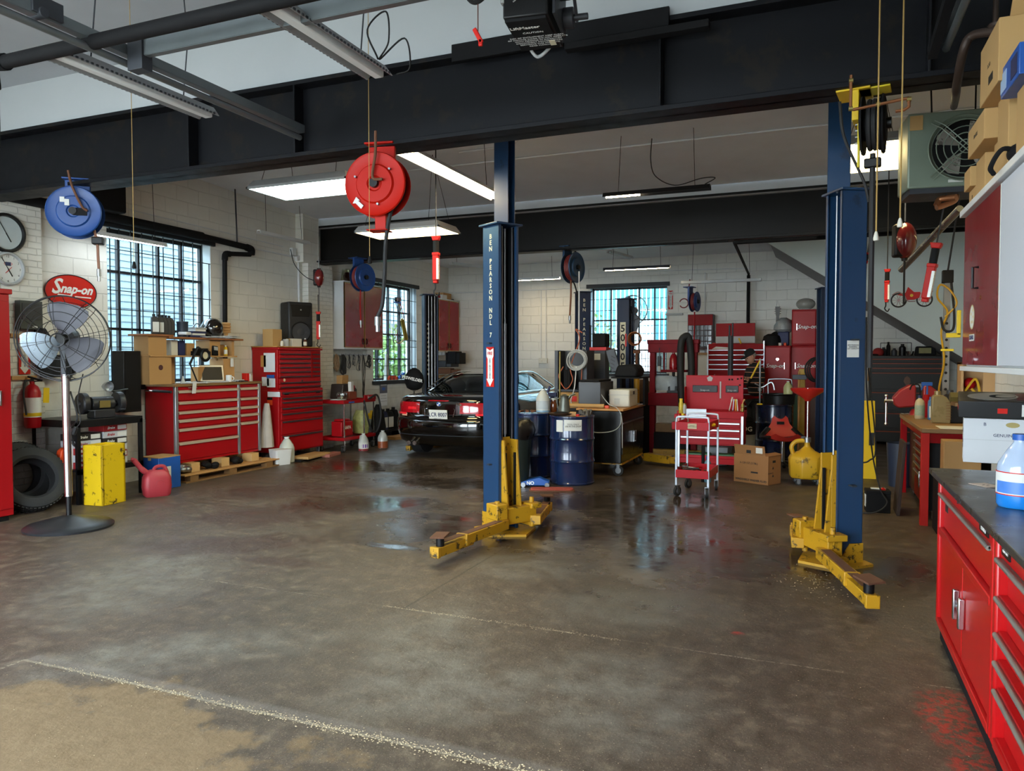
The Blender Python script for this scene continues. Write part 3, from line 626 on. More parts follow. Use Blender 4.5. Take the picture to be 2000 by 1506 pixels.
for t, z in ((la, (1.75, .62)), (lb, (1.75, .62))):
    m = M()
    for q in z: m.bx(-.02, .02, -.15, -.11, q, q + .012).bx(-.02, .02, .11, .17, q, q + .012)
    m.ob('hose_clip', DGRY, t)
for k, (x, c) in enumerate(((-2.905, ''), (.135, ''))):
    q_ = .075 + .012 * k; m = M().bx(x - q_, x + q_, 6.80, 6.812, 0, 4.31).bx(x - q_, x + q_, 6.968, 6.98, 0, 4.31).bx(x - .006, x + .006, 6.81, 6.97, 0, 4.31)
    ST('column_%s' % ('centre', 'right')[k], m, BLUE, .003)
C1 = pj(840, 703, Y=12.35); C2 = pj(1138, 703, Y=12.9); C3 = pj(1222, 703, Y=12.0); C4 = pj(1612, 703, Y=12.6)
rear = 'rear lift posts'
lift_post('lift_post', 'dark blue lift post with a ladder of white slots, left of the car', (C1.x, 12.35, 0), -48, 2.80, NAVY, MBLK, -1, None, a=.24, b=.26, holes=True, ctop=.8, group=rear,
    arms=armset((C1.x, 12.35), -48, [((C1.x + .2, 12.1), (C1.x + .25, 11.1))]))
lift_post('lift_post', 'dark lettered lift post standing behind the grey equipment rack', (C2.x, 12.9, 0), -150, 2.80, NAVY, MBLK, 1, 'BEN PEARSON NDL', csize=.075, a=.24, b=.22, carriage=False, group=rear, z_text=2.7)
lift_post('lift_post', 'dark blue lift post with the number 50005 on a cream plate', (C3.x, 12.0, 0), -14, 2.58, NAVY, MBLK, -1, '50005', a=.22, b=.2, plate=CRMT, csize=.16, lsp_=.95, carriage=False, group=rear, z_text=2.18)
lift_post('lift_post', 'slim dark blue lift post showing behind the tall blue lift column', (C4.x, 12.6, 0), -160, 2.70, NAVY, MBLK, 1, None, a=.22, b=.2, carriage=False, group=rear)
# yellow arms of the rear lift lying on the floor behind the tool cart
for lab, a, b in (('low yellow lift arm under the black printer bench', pj(1262, 892, Z=.1), pj(1330, 900, Z=.1)), ('low yellow lift arm on the floor under the press', pj(1275, 884, Z=.1), pj(1370, 886, Z=.1))):
    t = T('lift_outrigger', lab, 'lift arm', (a + b) / 2, math.degrees(math.atan2(b.y - a.y, b.x - a.x)), 'loose rear lift arms'); L_ = (b - a).length
    M().bx(-L_ / 2, L_ / 4, -.07, .07, -.06, .06).ob('outer_tube', YEL, t, .006); M().bx(0, L_ / 2, -.05, .05, -.05, .045).ob('inner_tube', YEL, t, .005)
p = pj(953, 837, X=-2.83)
fire_arrow('red and white extinguisher arrow fixed to the lettered centre lift post', (-2.76 - .5 * .120, 6.45 - .866 * .120, 1.535), (0, 0, -30), .12, .37)
# ---------------------------------------------------------------- generic builders (front faces local -y)
def box_drawer(par, x0, x1, z0, z1, yf, m, hm, hh=.018, hz=None, hin=.02, pull='rail', name='drawer'):
    d = M().bx(x0, x1, yf - .012, yf + .01, z0, z1)
    o = d.ob(name, m, par, .004)
    h = hz if hz is not None else z1 - .02
    if pull == 'rail': M().prism([(yf - .012, h + hh), (yf - .034, h + hh * .6), (yf - .034, h - hh * .4), (yf - .028, h - hh * .4), (yf - .026, h + hh * .3), (yf - .012, h + hh * .4)], x0 + hin, x1 - hin, 'X').ob('handle', hm, o)
    elif pull == 'bar':
        M().cyl((x0 + hin, yf - .045, h), (x1 - hin, yf - .045, h), .013, n=12).bx(x0 + hin, x0 + hin + .02, yf - .045, yf - .01, h - .01, h + .01).bx(x1 - hin - .02, x1 - hin, yf - .045, yf - .01, h - .01, h + .01).ob('handle', hm, o)
    return o
def caster(par, x, y, r=.06, z=None, ang=0):
    z = r if z is None else z
    a = bpy.data.objects.new('caster', None); COL.objects.link(a); a.parent = par; a.location = (x, y, 0); a.rotation_euler = (0, 0, R(ang))
    M().cyl((0, -.018, z), (0, .018, z), r, n=20).ob('tyre', RUB, a); M().cyl((0, -.021, z), (0, .021, z), r * .55, n=16).ob('hub', STL, a)
    M().bx(-.02, .02, -.028, -.022, z - .01, z + r + .01).bx(-.02, .02, .022, .028, z - .01, z + r + .01).bx(-.03, .03, -.03, .03, z + r + .005, z + r + .015).ob('fork', STL, a)
    return a
def carton(name, label, loc, size, rz=0, m=CARD, cat='box', tape=True, group=None, marks=None, labelm=None):
    x, y, z = (a / 2 for a in size)
    t = T(name, label, cat, loc, rz, group)
    M().bx(-x, x, -y, y, 0, 2 * z).ob('carton', m, t, min(.006, z * .2))
    if tape: M().bx(-x - .001, x + .001, -.025, .025, 2 * z - .04, 2 * z + .001).ob('tape', CARD2, t)
    if marks: text(marks, (0, -y - .001, z), min(z * .5, x * .3), INK, t, ext=.0003)
    if labelm: M().bx(-x * .6, x * .1, -y - .002, -y, z * .6, z * 1.4).ob('label', labelm, t)
    return t
def jug(name, label, loc, h, liquid, body=CLR, rz=0, lab=LAB, cap=WHT, group=None, art=None, cat='jug', lv=.4):
    t = T(name, label, cat, loc, rz, group); r = h * .29
    pf = [(r * .9, 0), (r, h * .03), (r, h * .58), (r * .86, h * .70), (r * .42, h * .90), (r * .27, h * .93), (r * .27, h * .96)]
    M().lathe(pf, n=20, sy=.86).ob('body', body, t)
    M().lathe([(r * .34, h * .95), (r * .34, h)], n=14).ob('cap', cap, t)
    if liquid: M().lathe([(r * .93, .004), (r * 1.012, h * .03), (r * 1.012, h * lv)], n=20, sy=.87).ob('fluid', liquid, t)
    M().tube(sp([(-r * .2, r * .3, h * .88), (-r * .2, r * .95, h * .82), (-r * .2, r * 1.0, h * .6)], 5), r * .16, 6).ob('grip', body, t)
    if lab: M().lathe([(r * 1.02, h * .15), (r * 1.02, h * .50)], n=20, sy=.88).ob('label', lab, t)
    if art: M().add([(r * 1.03 * math.sin(a) , -r * .9 * math.cos(a), z) for z in (h * .2, h * .4) for a in (-.7, -.35, 0, .35, .7)], [(0, 1, 6, 5), (1, 2, 7, 6), (2, 3, 8, 7), (3, 4, 9, 8)]).ob('label_art', art, t)
    return t
def bottle(name, label, loc, h, r, m, cap, rz=0, lab=None, group=None, sy=1, cat='bottle', handle=False, nk=.36, n=16):
    t = T(name, label, cat, loc, rz, group)
    M().lathe([(r * .92, 0), (r, h * .03), (r, h * .66), (r * .8, h * .78), (r * nk, h * .86), (r * nk, h * .9)], n=n, sy=sy).ob('body', m, t)
    M().lathe([(r * nk * 1.2, h * .89), (r * nk * 1.15, h)], n=12).ob('cap', cap, t)
    if lab: M().lathe([(r * 1.02, h * .15), (r * 1.02, h * .58)], n=n, sy=sy).ob('label', lab, t)
    return t
def oil_bottle(name, label, loc, h, w_, d, m, cap, rz=0, lab=None, group=None):
    """flat-sided oil bottle with a sloping shoulder"""
    t = T(name, label, 'bottle', loc, rz, group); x = w_ / 2
    M().prism([(-x, 0), (x, 0), (x, h * .62), (x * .55, h * .82), (x * .1, h * .88), (-x * .75, h * .88), (-x, h * .8)], -d / 2, d / 2, 'Y').ob('body', m, t, .008)
    M().cyl((-x * .35, 0, h * .87), (-x * .35, 0, h), w_ * .19, n=14).ob('cap', cap, t)
    if lab: M().bx(-x * .8, x * .75, -d / 2 - .001, -d / 2 + .001, h * .1, h * .6).ob('label', lab, t)
    return t
def sheets(name, label, loc, w_, d, n=5, rz=0, m=PAP, cat='papers', spread=.03):
    t = M(); rnd = random.Random(n * 7 + int(w_ * 100))
    for i in range(n): t.box((rnd.uniform(-spread, spread), rnd.uniform(-spread, spread), .002 + .004 * i), (w_, d, .003), (0, 0, rnd.uniform(-.35, .35)))
    return S(name, t, m, label, cat, loc, rz)

# ---------------------------------------------------------------- street end of the side wall
t = T('storage_cabinet', 'tall plain red steel cabinet beside the pedestal fan', 'cabinet', (-7.835, 4.45, 0), 90)
M().bx(-.54, .54, -.40, .40, .05, 2.25).ob('carcass', RED, t, .008); M().bx(-.53, .0, -.412, -.40, .12, 2.18).ob('door', RED, t, .004); M().bx(.004, .53, -.412, -.40, .12, 2.18).ob('door', RED, t, .004)
M().bx(.40, .42, -.44, -.41, 1.15, 1.3).ob('handle', CHR, t, .003); M().bx(-.5, .5, -.38, .38, 0, .06).ob('plinth', BLK, t); M().bx(-.56, .56, -.42, .42, 2.25, 2.30).ob('top', RED, t, .006)
PX = LW + .105
def clock(label, p, r, rim, face, rot=90):
    t = T('wall_clock', label, 'clock', p, rot)
    M().lathe([(r, 0), (r, -.03), (r * .93, -.045), (r * .86, -.045), (r * .84, -.02), (r * .82, -.01)], ax='Y', n=40).ob('rim', rim, t)
    M().lathe([(r * .87, -.008), (r * .87, -.012)], ax='Y', n=36).ob('dial', face, t)
    m = M()
    for a, l, w_ in ((R(150), r * .5, .006), (R(-30), r * .72, .004)): m.tube([(0, -.016, 0), (l * math.sin(a), -.016, l * math.cos(a))], w_, 4)
    m.ob('hand', INK, t); return t
t = clock('big wall clock with a thick black rim above the smaller clock', pj(10, 455, X=PX + .01), .215, BLK, mat('pale_dial', 'b9c4c6', .15, 0, .12, 6, coat=.5))
t = clock('thin rimmed white wall clock with numbers below the black rimmed one', pj(14, 525, X=PX + .01), .185, LGRY, LAB)
for i in range(12):
    a = R(30 * (i + 1)); text(str(i + 1), (.135 * math.sin(a), -.014, .135 * math.cos(a)), .035, INK, t, ext=.0004)
M().bx(-.09, .09, -.016, -.013, .03, .075).ob('badge', LAB, t); M().bx(-.03, .03, -.018, -.015, .032, .073).ob('badge_centre', DBLU, t); text('G  O', (0, -.0175, .053), .04, BRED, t, ext=.0004, sp=1.2)
M().tube([(-.03, -.018, -.05), (.04, -.018, .02)], .003, 4).ob('second_hand', BRED, t)
# oval enamel sign
c = pj(138, 570, X=LW + .012); t = T('oval_enamel_sign', 'red oval enamel tool maker sign with white script above the fan', 'sign', c, 90)
a_, b_ = .335, .20
def ellipse(a, b, n=48): return [(a * math.cos(R(360 * i / n)), b * math.sin(R(360 * i / n))) for i in range(n)]
M().prism(ellipse(a_, b_), -.012, 0, 'Y').ob('plate', BRED, t)
m = M(); m.tube([(x, -.013, z) for x, z in ellipse(a_, b_)], .006, 6, closed=True); m.ob('rim', BLK, t)
text('S', (-.20, -.0135, .045), .25, WTXT, t, bold=.006, shear=.3, ext=.0006); text('nap-on', (.065, -.0135, .03), .15, WTXT, t, bold=.005, shear=.4, ext=.0006)
M().prism([(-.17, -.035), (.0, -.045), (.0, -.06), (-.18, -.05)], -.0138, -.012, 'Y').prism([(.04, -.048), (.26, -.05), (.26, -.064), (.05, -.062)], -.0138, -.012, 'Y').ob('underline', WTXT, t)
txt = 'HI-PERFORMANCE TOOLS'
m = None
for i, ch in enumerate(txt):
    u = -.8 + 1.6 * i / (len(txt) - 1); x = u * a_ * .78; z = -.155 * math.sqrt(1 - (u * .80) ** 2) - .005
    if ch != ' ': text(ch, (x, -.0135, z), .03, INK, t, (90, -u * -28, 0), ext=.0004)
# grey box, sign, coat, wood strips, extinguisher on the pier
bxp = pj(27, 620, X=PX + .05)
t = T('switch_box', 'old grey electrical box on the pier beside the red cabinet', 'electrical box', (PX + .045, 5.72, 2.10), 90)
M().bx(-.13, .13, -.045, .045, -.16, .16).ob('box', mat('switch_grey', '3f4544', .5, .2, .15), t, .006); M().bx(-.11, .11, -.052, -.044, -.05, .13).ob('cover', DGRY, t, .003); M().bx(.0, .06, -.056, -.044, -.14, -.12).ob('label', LAB, t)
fire_arrow('white arrow extinguisher sign over the extinguisher on the pier', (PX + .012, 5.68, 1.64), (0, 0, 90), .13, .40)
M().bx(-.12, .16, -.02, 0, -.012, .022)
for i, (z, lab) in enumerate(((1.87, 'short wooden rail above the extinguisher arrow sign'), (1.40, 'short wooden rail below the extinguisher arrow sign'))):
    S('wooden_rail', M().bx(-.15, .13, -.022, 0, -.022, .022), WOOD, lab, 'rail', (PX, 5.68, z), 90, 'wood rails on the pier')
m = M(); rows = []
for k in range(9):
    z = .28 - k * .07; w_ = (.06, .09, .11, .12, .13, .15, .16, .17, .16)[k]; rows.append([(.0 + w_ * (math.cos(R(a)) * (1 + .18 * math.sin(3 * R(a) + k))) + .02 * k, -.04 - .045 * math.sin(R(a)), z) for a in range(0, 360, 24)])
m.loft(rows); S('black_jacket', m, mat('black_cloth', '16171b', .9, 0, .2, bump=.3), 'black jacket hanging on the pier behind the fan guard', 'jacket', (PX + .01, 5.83, 1.68), 90)
t = T('fire_extinguisher', 'red fire extinguisher with a yellow inspection tag on the pier', 'fire extinguisher', (PX + .10, 5.70, .84), 90)
M().lathe([(.075, 0), (.085, .02), (.085, .40), (.06, .46), (.025, .49), (.025, .52)], n=24).ob('cylinder', RED, t)
M().lathe([(.0865, .12), (.0865, .34)], n=24).ob('label', LAB, t); M().lathe([(.0868, .13), (.0868, .17)], n=24).ob('label_band', YPL, t)
M().box((.02, -.02, .55), (.03, .16, .02), (.3, 0, .4)).box((.02, -.03, .52), (.025, .13, .012), (-.1, 0, .4)).cyl((0, 0, .5), (0, 0, .55), .02).ob('valve_handle', BLK, t, .003)
M().tube(sp([(.0, .0, .53), (-.09, -.02, .52), (-.12, -.03, .38), (-.1, -.04, .15)]), .011, 8).ob('hose', RUB, t)
M().box((.12, -.06, .36), (.07, .004, .17), (0, .06, 0)).ob('tag', YPL, t); M().bx(-.02, .02, .085, .1, .1, .55).ob('bracket', STL, t)
t = T('dirty_plunger', 'small steel rod with a round rubber end leaning by the extinguisher', 'plunger', (PX + .05, 5.38, 0)); M().cyl((0, 0, 0), (.02, .02, .72), .012, n=8).ob('rod', STL, t); M().lathe([(.07, .70), (.075, .73), (.05, .78), (.02, .82)], n=18).ob('rubber_disc', RUB, t)
# pedestal fan
t = T('pedestal_fan', 'large chrome pole shop fan with wire guard and three blades', 'fan', (-6.61, 4.96, 0), 0)
M().lathe([(.38, 0), (.385, .02), (.36, .04), (.30, .055), (.12, .10), (.05, .12), (.035, .12)], n=48).ob('base', mat('fan_base', '34363a', .35, .4, .25), t)
M().cyl((0, 0, .10), (0, 0, .34), .024).ob('lower_pole', BLK, t); M().cyl((0, 0, .30), (-.01, 0, 1.46), .034).ob('pole', CHR, t)
H = bpy.data.objects.new('head', None); COL.objects.link(H); H.parent = t; H.location = (-.01, -.02, 1.80); H.rotation_euler = (R(6), 0, R(38))
m = M().cyl((0, .06, 0), (0, .30, 0), .085, .075, 20).cyl((0, .30, 0), (0, .33, 0), .05).bx(-.05, .05, .08, .2, -.36, -.05); m.ob('motor', mat('motor_black', '222225', .5, .3, .15), H, .006)
m = M().cyl((0, -.06, 0), (0, .06, 0), .04, n=16); m.ob('hub', BLK, H)
for k, (an, mt) in enumerate(((78, mat('blade_shaded', '4a4a52', .5, .2, .1)), (205, mat('blade_lit', 'a9b8c6', .3, .7, .05)), (322, MATS['blade_shaded']))):  # light put into the colour: one blade painted lit, two painted shaded
    rows = []
    for i in range(9):
        u = i / 8; rr = .05 + .29 * u; wd = .05 + .15 * math.sin(min(1, u * 1.25) * math.pi * .5) * (1 if u < .8 else math.sqrt(max(.05, 1 - ((u - .8) / .21) ** 2)))
        rows.append([(rr, q * .035 * (1 - .3 * u) + e, q * wd * .92) for q, e in ((-1, 0), (-.5, -.008), (0, -.011), (.5, -.008), (1, 0), (1, .003), (0, -.006), (-1, .003))])
    b_o = M().loft(rows).ob('blade', mt, H); b_o.rotation_euler = (0, -R(an), 0)
m = M()
for R0, y in ((.405, .0), (.40, .05), (.34, -.10), (.26, -.135), (.18, -.155), (.10, -.165)): m.ring((0, y, 0), R0, .0035 if R0 < .39 else .006, 'Y', 48, 5)
for k in range(8):
    a = R(45 * k + 10)
    for da in (-.05, .05):
        ca, sa = math.cos(a + da), math.sin(a + da); m.tube([(.40 * ca, .03, .40 * sa), (.36 * ca, -.08, .36 * sa), (.24 * ca, -.14, .24 * sa), (.06 * ca, -.168, .06 * sa)], .003, 4)
for R0, y in ((.34, .13), (.22, .19), (.12, .22)): m.ring((0, y, 0), R0, .003, 'Y', 40, 5)
for k in range(8):
    a = R(45 * k); ca, sa = math.cos(a), math.sin(a); m.tube([(.40 * ca, .05, .40 * sa), (.34 * ca, .13, .34 * sa), (.12 * ca, .22, .12 * sa)], .003, 4)
m.ring((0, -.168, 0), .06, .006, 'Y', 20, 5); m.ob('wire_guard', BLK, H)
M().bx(-.02, .02, -.03, .10, -.36, -.03).cyl((0, .06, -.38), (0, .06, -.28), .05, n=12).ob('yoke', DGRY, H)
M().tube(sp([(0, .12, 1.55), (-.18, .12, 1.30), (-.25, .15, .95), (-.17, .2, .75), (-.12, .12, .92), (.06, .06, 1.05), (.0, .04, 1.3)]), .008, 6).ob('cord', RUB, t)
M().tube(sp([(-.16, .3, 1.46), (-.24, .3, 1.2), (-.18, .28, 1.0), (-.22, .26, .92)]), .006, 6).cyl((-.22, .26, .93), (-.25, .25, .86), .02, .024, 8).ob('plug', RUB, t)
# power strip shelf behind fan
t = T('power_unit', 'black control box on the wall behind the fan guard', 'control box', pj(105, 708, X=LW + .06), 90)
M().bx(-.22, .2, -.05, .05, -.09, .09).ob('case', BLK, t, .006)
for k in range(4): M().cyl((-.15 + k * .09, -.058, .0), (-.15 + k * .09, -.048, 0), .028, n=12).ob('socket', DGRY, t)
# tyres
def tyre(label, loc, axis, R0=.34, w_=.22, group='used tyres beside the red cabinet'):
    t = T('tyre', label, 'tyre', loc, 0, group); t.rotation_euler = Vector(axis).to_track_quat('Z', 'Y').to_euler()
    h = w_ / 2
    M().lathe([(R0 * .62, -h * .75), (R0 * .70, -h), (R0 * .86, -h * 1.02), (R0 * .97, -h * .86), (R0, -h * .6), (R0, h * .6), (R0 * .97, h * .86), (R0 * .86, h * 1.02), (R0 * .70, h), (R0 * .62, h * .75), (R0 * .64, h * .6), (R0 * .9, h * .6), (R0 * .9, -h * .6), (R0 * .64, -h * .6), (R0 * .62, -h * .75)], n=56, cap=False).ob('carcass', mat('tyre_rubber', '232426', .75, 0, .15, bump=.15), t)
    m = M()
    for k in range(56):
        a = 2 * math.pi * k / 56
        for s, o_ in ((-.52, 0), (0, .05), (.52, 0)): m.box(((R0 + .002) * math.cos(a + o_), (R0 + .002) * math.sin(a + o_), s * h), (.012, .024, h * .4), (0, 0, a + o_))
    m.ob('tread', RUB, t); return t
tyre('used car tyre leaning so its open bead faces the fan', (-7.72, 5.36, .33), (.86, -.22, .42))
tyre('used car tyre standing behind the leaning one, against the pier', (-8.02, 5.42, .36), (.95, -.1, .22))
# black iron table with grinder
t = T('iron_table', 'black angle iron table carrying the bench grinder', 'table', (-7.90, 6.19, 0), 90)
m = M().bx(-.43, .43, -.38, .38, .905, .93).bx(-.43, .43, -.38, -.36, .85, .91).bx(-.43, -.41, -.38, .38, .85, .91); m.ob('table_top', BLK, t, .003)
for x in (-.41, .41):
    for y in (-.36, .36): M().bx(x - .02, x + .02, y - .02, y + .02, 0, .9).ob('leg', BLK, t)
M().bx(-.42, .42, -.37, .37, .36, .38).bx(-.43, .43, -.38, -.36, .33, .39).ob('shelf', BLK, t)
t = T('bench_grinder', 'dark bench grinder with two shielded wheels on the iron table', 'grinder', (-7.72, 6.22, .93), 78)
M().cyl((-.13, 0, .16), (.13, 0, .16), .085, n=24).bx(-.12, .12, -.09, .09, 0, .10).ob('motor_body', mat('grinder_iron', '2c2c2f', .45, .4, .25), t, .01)
M().bx(-.06, .06, -.1, -.08, .12, .20).ob('nameplate', mat('aged_brass', '8a7a45', .4, .6, .1), t)
for s in (-1, 1):
    w_ = M().lathe([(.12, s * .17), (.125, s * .18), (.125, s * .23), (.11, s * .245), (.05, s * .25), (.045, s * .265), (.02, s * .27)], (0, 0, .17), 'X', 28); w_.ob('wheel_guard', mat('grinder_iron', '2c2c2f', .45, .4, .25), t)
    M().cyl((s * .13, 0, .16), (s * .19, 0, .16), .035).bx(s * .17 - .03, s * .17 + .03, -.17, -.11, .09, .10).ob('tool_rest', DGRY, t)
t = T('work_lamp', 'silver bell work lamp clamped above the grinder', 'lamp', pj(208, 755, X=-7.85), 90)
M().lathe([(.02, .06), (.03, .04), (.055, 0), (.06, -.05), (.056, -.05), (.05, 0)], ax='Y', n=20).ob('lamp_shade', ALU, t); M().tube(sp([(0, .06, 0), (.06, .1, .02), (.14, .06, -.06), (.30, .0, -.04)]), .012, 8).ob('arm', BLK, t)
# boxes on the shelf of the table and things round it
bm1 = mat('parts_box_red', '9c1f24', .6, 0, .1); bm2 = mat('parts_box_white', 'b9bdc4', .6, 0, .08); bm3 = mat('parts_box_black', '1d1a1c', .6, 0, .1)
k = 0
names = 'bottom second third fourth fifth top'.split()
for col, (y, n) in enumerate(((5.98, 5), (6.33, 6))):
    for i in range(n):
        mt = (bm1, bm2, bm1, bm2, bm3, bm2)[(i + col) % 6]
        b = T('brake_pad_box', '%s box of the %s brake part stack under the grinder' % (names[i] if i < n - 1 else 'top', ('shorter', 'taller')[col]), 'box', (-7.75, y, .381 + i * .078), 90 + (i % 3 - 1) * 1.5, 'brake part boxes under the grinder')
        M().bx(-.16, .16, -.12, .12, 0, .074).ob('carton', mt, b, .003)
        M().bx(.03, .15, -.1215, -.12, .012, .062).ob('label', LAB, b)
        text(('Raybestos', 'brake parts')[0][:4] if 0 else 'Brake', (-.06, -.1215, .037), .042, WTXT if mt is not bm2 else bm1, b, shear=.3, ext=.0004, bold=.001)
t = T('orange_clamp_tool', 'orange plastic tool standing on the grinder table shelf', 'tool', (-7.72, 5.74, .381), 90)
M().prism([(-.09, 0), (-.05, .22), (.0, .25), (.06, .24), (.1, .14), (.06, .13), (.04, .18), (0, .18), (.0, 0)], -.04, .04, 'Y').ob('body', ORG, t, .01)
S('white_carton', M().bx(-.05, .05, -.1, .1, 0, .25), LAB, 'narrow white carton beside the orange tool on the shelf', 'box', (-7.72, 5.86, .381), 0, bv=.004)
t = T('yellow_metal_stand', 'chipped yellow steel box stand beneath the grinder table', 'metal stand', (-7.36, 5.96, 0), 5)
M().bx(-.125, .125, -.15, .15, 0, .64).bx(-.135, -.11, -.16, .16, 0, .665).bx(.11, .135, -.16, .16, 0, .665).bx(-.135, .135, -.16, -.13, 0, .665).bx(-.135, .135, .13, .16, 0, .665).ob('body', YEL2, t, .006)
t = T('gas_can', 'faded red plastic fuel can with a long spout beside the yellow stand', 'fuel can', (-7.2, 6.52, 0), 60)
m = M(); rows = []
for z, s in ((0, .86), (.02, .97), (.12, 1.05), (.22, 1.0), (.28, .82), (.31, .5)): rows.append([(x * s, y * s, z) for x, y in rrect(.30, .20, .06, 4)])
m.loft(rows); m.ob('body', mat('faded_red_plastic', '9b2c35', .5, 0, .12), t)
M().tube(sp([(-.08, 0, .26), (-.16, 0, .33), (-.24, 0, .44), (-.27, 0, .45)]), [.035] * 9 + [.03] * 8 + [.022] * 8, 10).ob('spout', MATS['faded_red_plastic'], t)
M().tube(sp([(-.04, 0, .29), (0, 0, .34), (.08, 0, .34), (.12, 0, .26)]), .022, 8).ob('carry_handle', MATS['faded_red_plastic'], t); M().ring((.02, -.10, .15), .045, .006, 'Y', 20, 6).ob('embossed_ring', MATS['faded_red_plastic'], t)
t = carton('blue_parts_box', 'blue parts box with a brown top behind the fuel can', (-7.60, 6.95, 0), (.34, .30, .40), 90, BLUP, labelm=LAB)
M().bx(-.171, .171, -.151, .151, .392, .403).ob('top_flap', CARD, t)
t = T('breaker_bar', 'chrome bar with a black grip hooked along the street end of the workbench', 'tool', (-8.1, 7.355, 1.19), 0)
M().cyl((-.2, 0, 0), (.0, 0, -.005), .012).ob('bar', CHR, t); M().cyl((-.06, 0, 0), (.26, 0, -.01), .017).ob('grip', RUB, t)
# tall black panel beside the window and window plant is outside
t = T('black_speaker_panel', 'tall black loudspeaker panel standing beside the side window', 'speaker', (-8.19, 6.98, .935), 90); M().bx(-.13, .13, -.1, .1, 0, .78).ob('case', BLK, t, .008); M().bx(-.115, .115, -.104, -.1, .03, .75).ob('grille', MBLK, t)

# ---------------------------------------------------------------- workbench cabinet on its pallet
WB = (-8.07, 8.19, 0)
t = T('workbench_cabinet', 'wide red eleven-drawer workbench cabinet with silver corner posts on a pallet', 'tool cabinet', WB, 90)
x0, x1, yf, z0, z1 = -.81, .81, -.26, .23, 1.245
M().bx(x0, x1, yf + .02, .26, z0, z1).ob('carcass', RED, t, .004)
for x, w_ in ((x0, .05), (x1 - .05, .05), (.335, .045)): M().bx(x, x + w_, yf - .014, yf + .03, z0, z1).ob('corner_post', ALU, t, .006)
zs = [1.20, .965, .855, .74, .60, .40, .25]; zl = [(1.02, 1.205), (.885, 1.01), (.77, .875), (.625, .76), (.45, .615), (.25, .44)]
M().bx(x0 + .05, .335, yf, yf + .02, 1.205, 1.245).bx(.38, x1 - .05, yf, yf + .02, 1.205, 1.245).bx(x0 + .05, x1 - .05, yf, yf + .02, z0, .26).ob('face_rail', RED, t)
HW = mat('pale_handle', 'c9b8a4', .35, .3, .05)
for (a, b) in ((1.06, 1.20), (.93, 1.05), (.82, .92), (.70, .81), (.52, .69), (.265, .51)): box_drawer(t, x0 + .055, .33, a, b, yf + .01, RED, HW, .026, b - .03, 0)
for (a, b) in ((1.06, 1.20), (.93, 1.05), (.82, .92), (.70, .81), (.265, .69)): box_drawer(t, .385, x1 - .055, a, b, yf + .01, RED, HW, .026, b - .03, 0)
M().bx(x0 - .02, x1 + .02, yf - .03, .27, 1.245, 1.28).ob('worktop', DWOOD, t, .004); text('TOOL STORAGE', (-.5, yf - .002, 1.226), .022, CRMT, t, ext=.0004)
t = T('wood_pallet', 'wooden pallet with upright blocks under the red workbench', 'pallet', (-7.965, 8.2, 0), 90)
for y in (-.36, 0, .3): M().bx(-.9, .9, y - .06, y + .06, .0, .018).ob('bottom_board', DWOOD, t); 
for x in (-.75, -.05, .70):
    for y in (-.36, .3): M().bx(x - .07, x + .07, y - .05, y + .05, .018, .09).ob('block', DWOOD, t)
for i in range(5): M().bx(-.92, .92, -.42 + i * .17, -.31 + i * .17, .09, .11).ob('deck_board', WOOD, t, .003)
for x in (-.62, -.08, .52):
    M().bx(x - .075, x + .075, -.30, -.12, .11, .23).ob('upright_block', mat('new_pine', 'c7a26c', .6, 0, .15, 3), t, .003); M().bx(x - .075, x + .075, .1, .28, .11, .23).ob('upright_block', MATS['new_pine'], t, .003)
for i, (x, lab) in enumerate(((-.78, 'black spotlight lamps dumped on the pallet end'), (.2, 'dark plastic parts pushed under the red workbench'), (-.35, 'dark metal odds between the pallet blocks'))):
    m = M(); rnd = random.Random(i)
    for k in range(6): m.ball((rnd.uniform(-.09, .09), rnd.uniform(-.08, .05), .05 + rnd.uniform(0, .04)), (.05, .06, .04), 10, 6)
    S('scrap_parts', m, MBLK if i else STL, lab, 'parts', (-7.72, 8.2 + x, .095), 0, 'loose parts on the pallet')
# wooden hutch on the bench: two tiers of cubbies
WT = 1.28
t = T('wooden_hutch', 'home-made two-tier plywood hutch standing on the red workbench', 'shelf unit', (-8.12, 8.08, WT), 90)
m = mat('plywood', 'b48a58', .6, 0, .15, 2)
HX0, HX1 = -.94, .66
M().bx(HX0, HX0 + .36, -.14, -.12, 0, .36).bx(HX0, HX0 + .02, -.12, .14, 0, .36).ob('left_cubby_front', m, t, .002)
M().bx(HX0 + .34, HX0 + .36, -.12, .14, 0, .36).ob('divider', m, t, .002); M().bx(HX0 + .36, HX0 + .62, .08, .1, 0, .36).ob('back_board', m, t, .002); M().bx(.38, .60, -.12, .14, 0, .34).ob('end_cubby', m, t, .002)
M().bx(HX0, .62, -.16, .15, .36, .38).ob('middle_shelf', m, t, .003)
M().bx(HX0 + .01, HX0 + .3, -.12, .14, .38, .63).ob('upper_cubby', m, t, .002); M().bx(.12, .15, -.12, .14, .38, .60).bx(.15, .34, -.10, -.08, .38, .60).ob('upper_divider', m, t, .002); M().bx(.55, .60, -.12, .14, .38, .60).ob('upper_end_board', m, t, .002)
M().bx(HX0 - .06, HX0 + .38, -.17, .16, .63, .655).bx(HX0 + .30, .74, -.17, .16, .605, .63).ob('top_shelf', mat('stained_shelf', '8d5a33', .55, 0, .2, 3), t, .003)
M().lathe([(.035, -.142), (.035, -.145)], (HX0 + .18, 0, .22), 'Y', 20).ob('round_sticker', mat('maroon_sticker', '4c2a2c', .5, 0, 0), t)
M().box((.42, .0, .27), (.015, .03, .25), (0, -.7, 0)).ob('brace', m, t)
M().bx(.50, .56, -.145, -.14, .22, .34).ob('note', PAP, t)
hz = WT + .66
def hp(x, y): return (-8.12 - y, 8.08 + x)
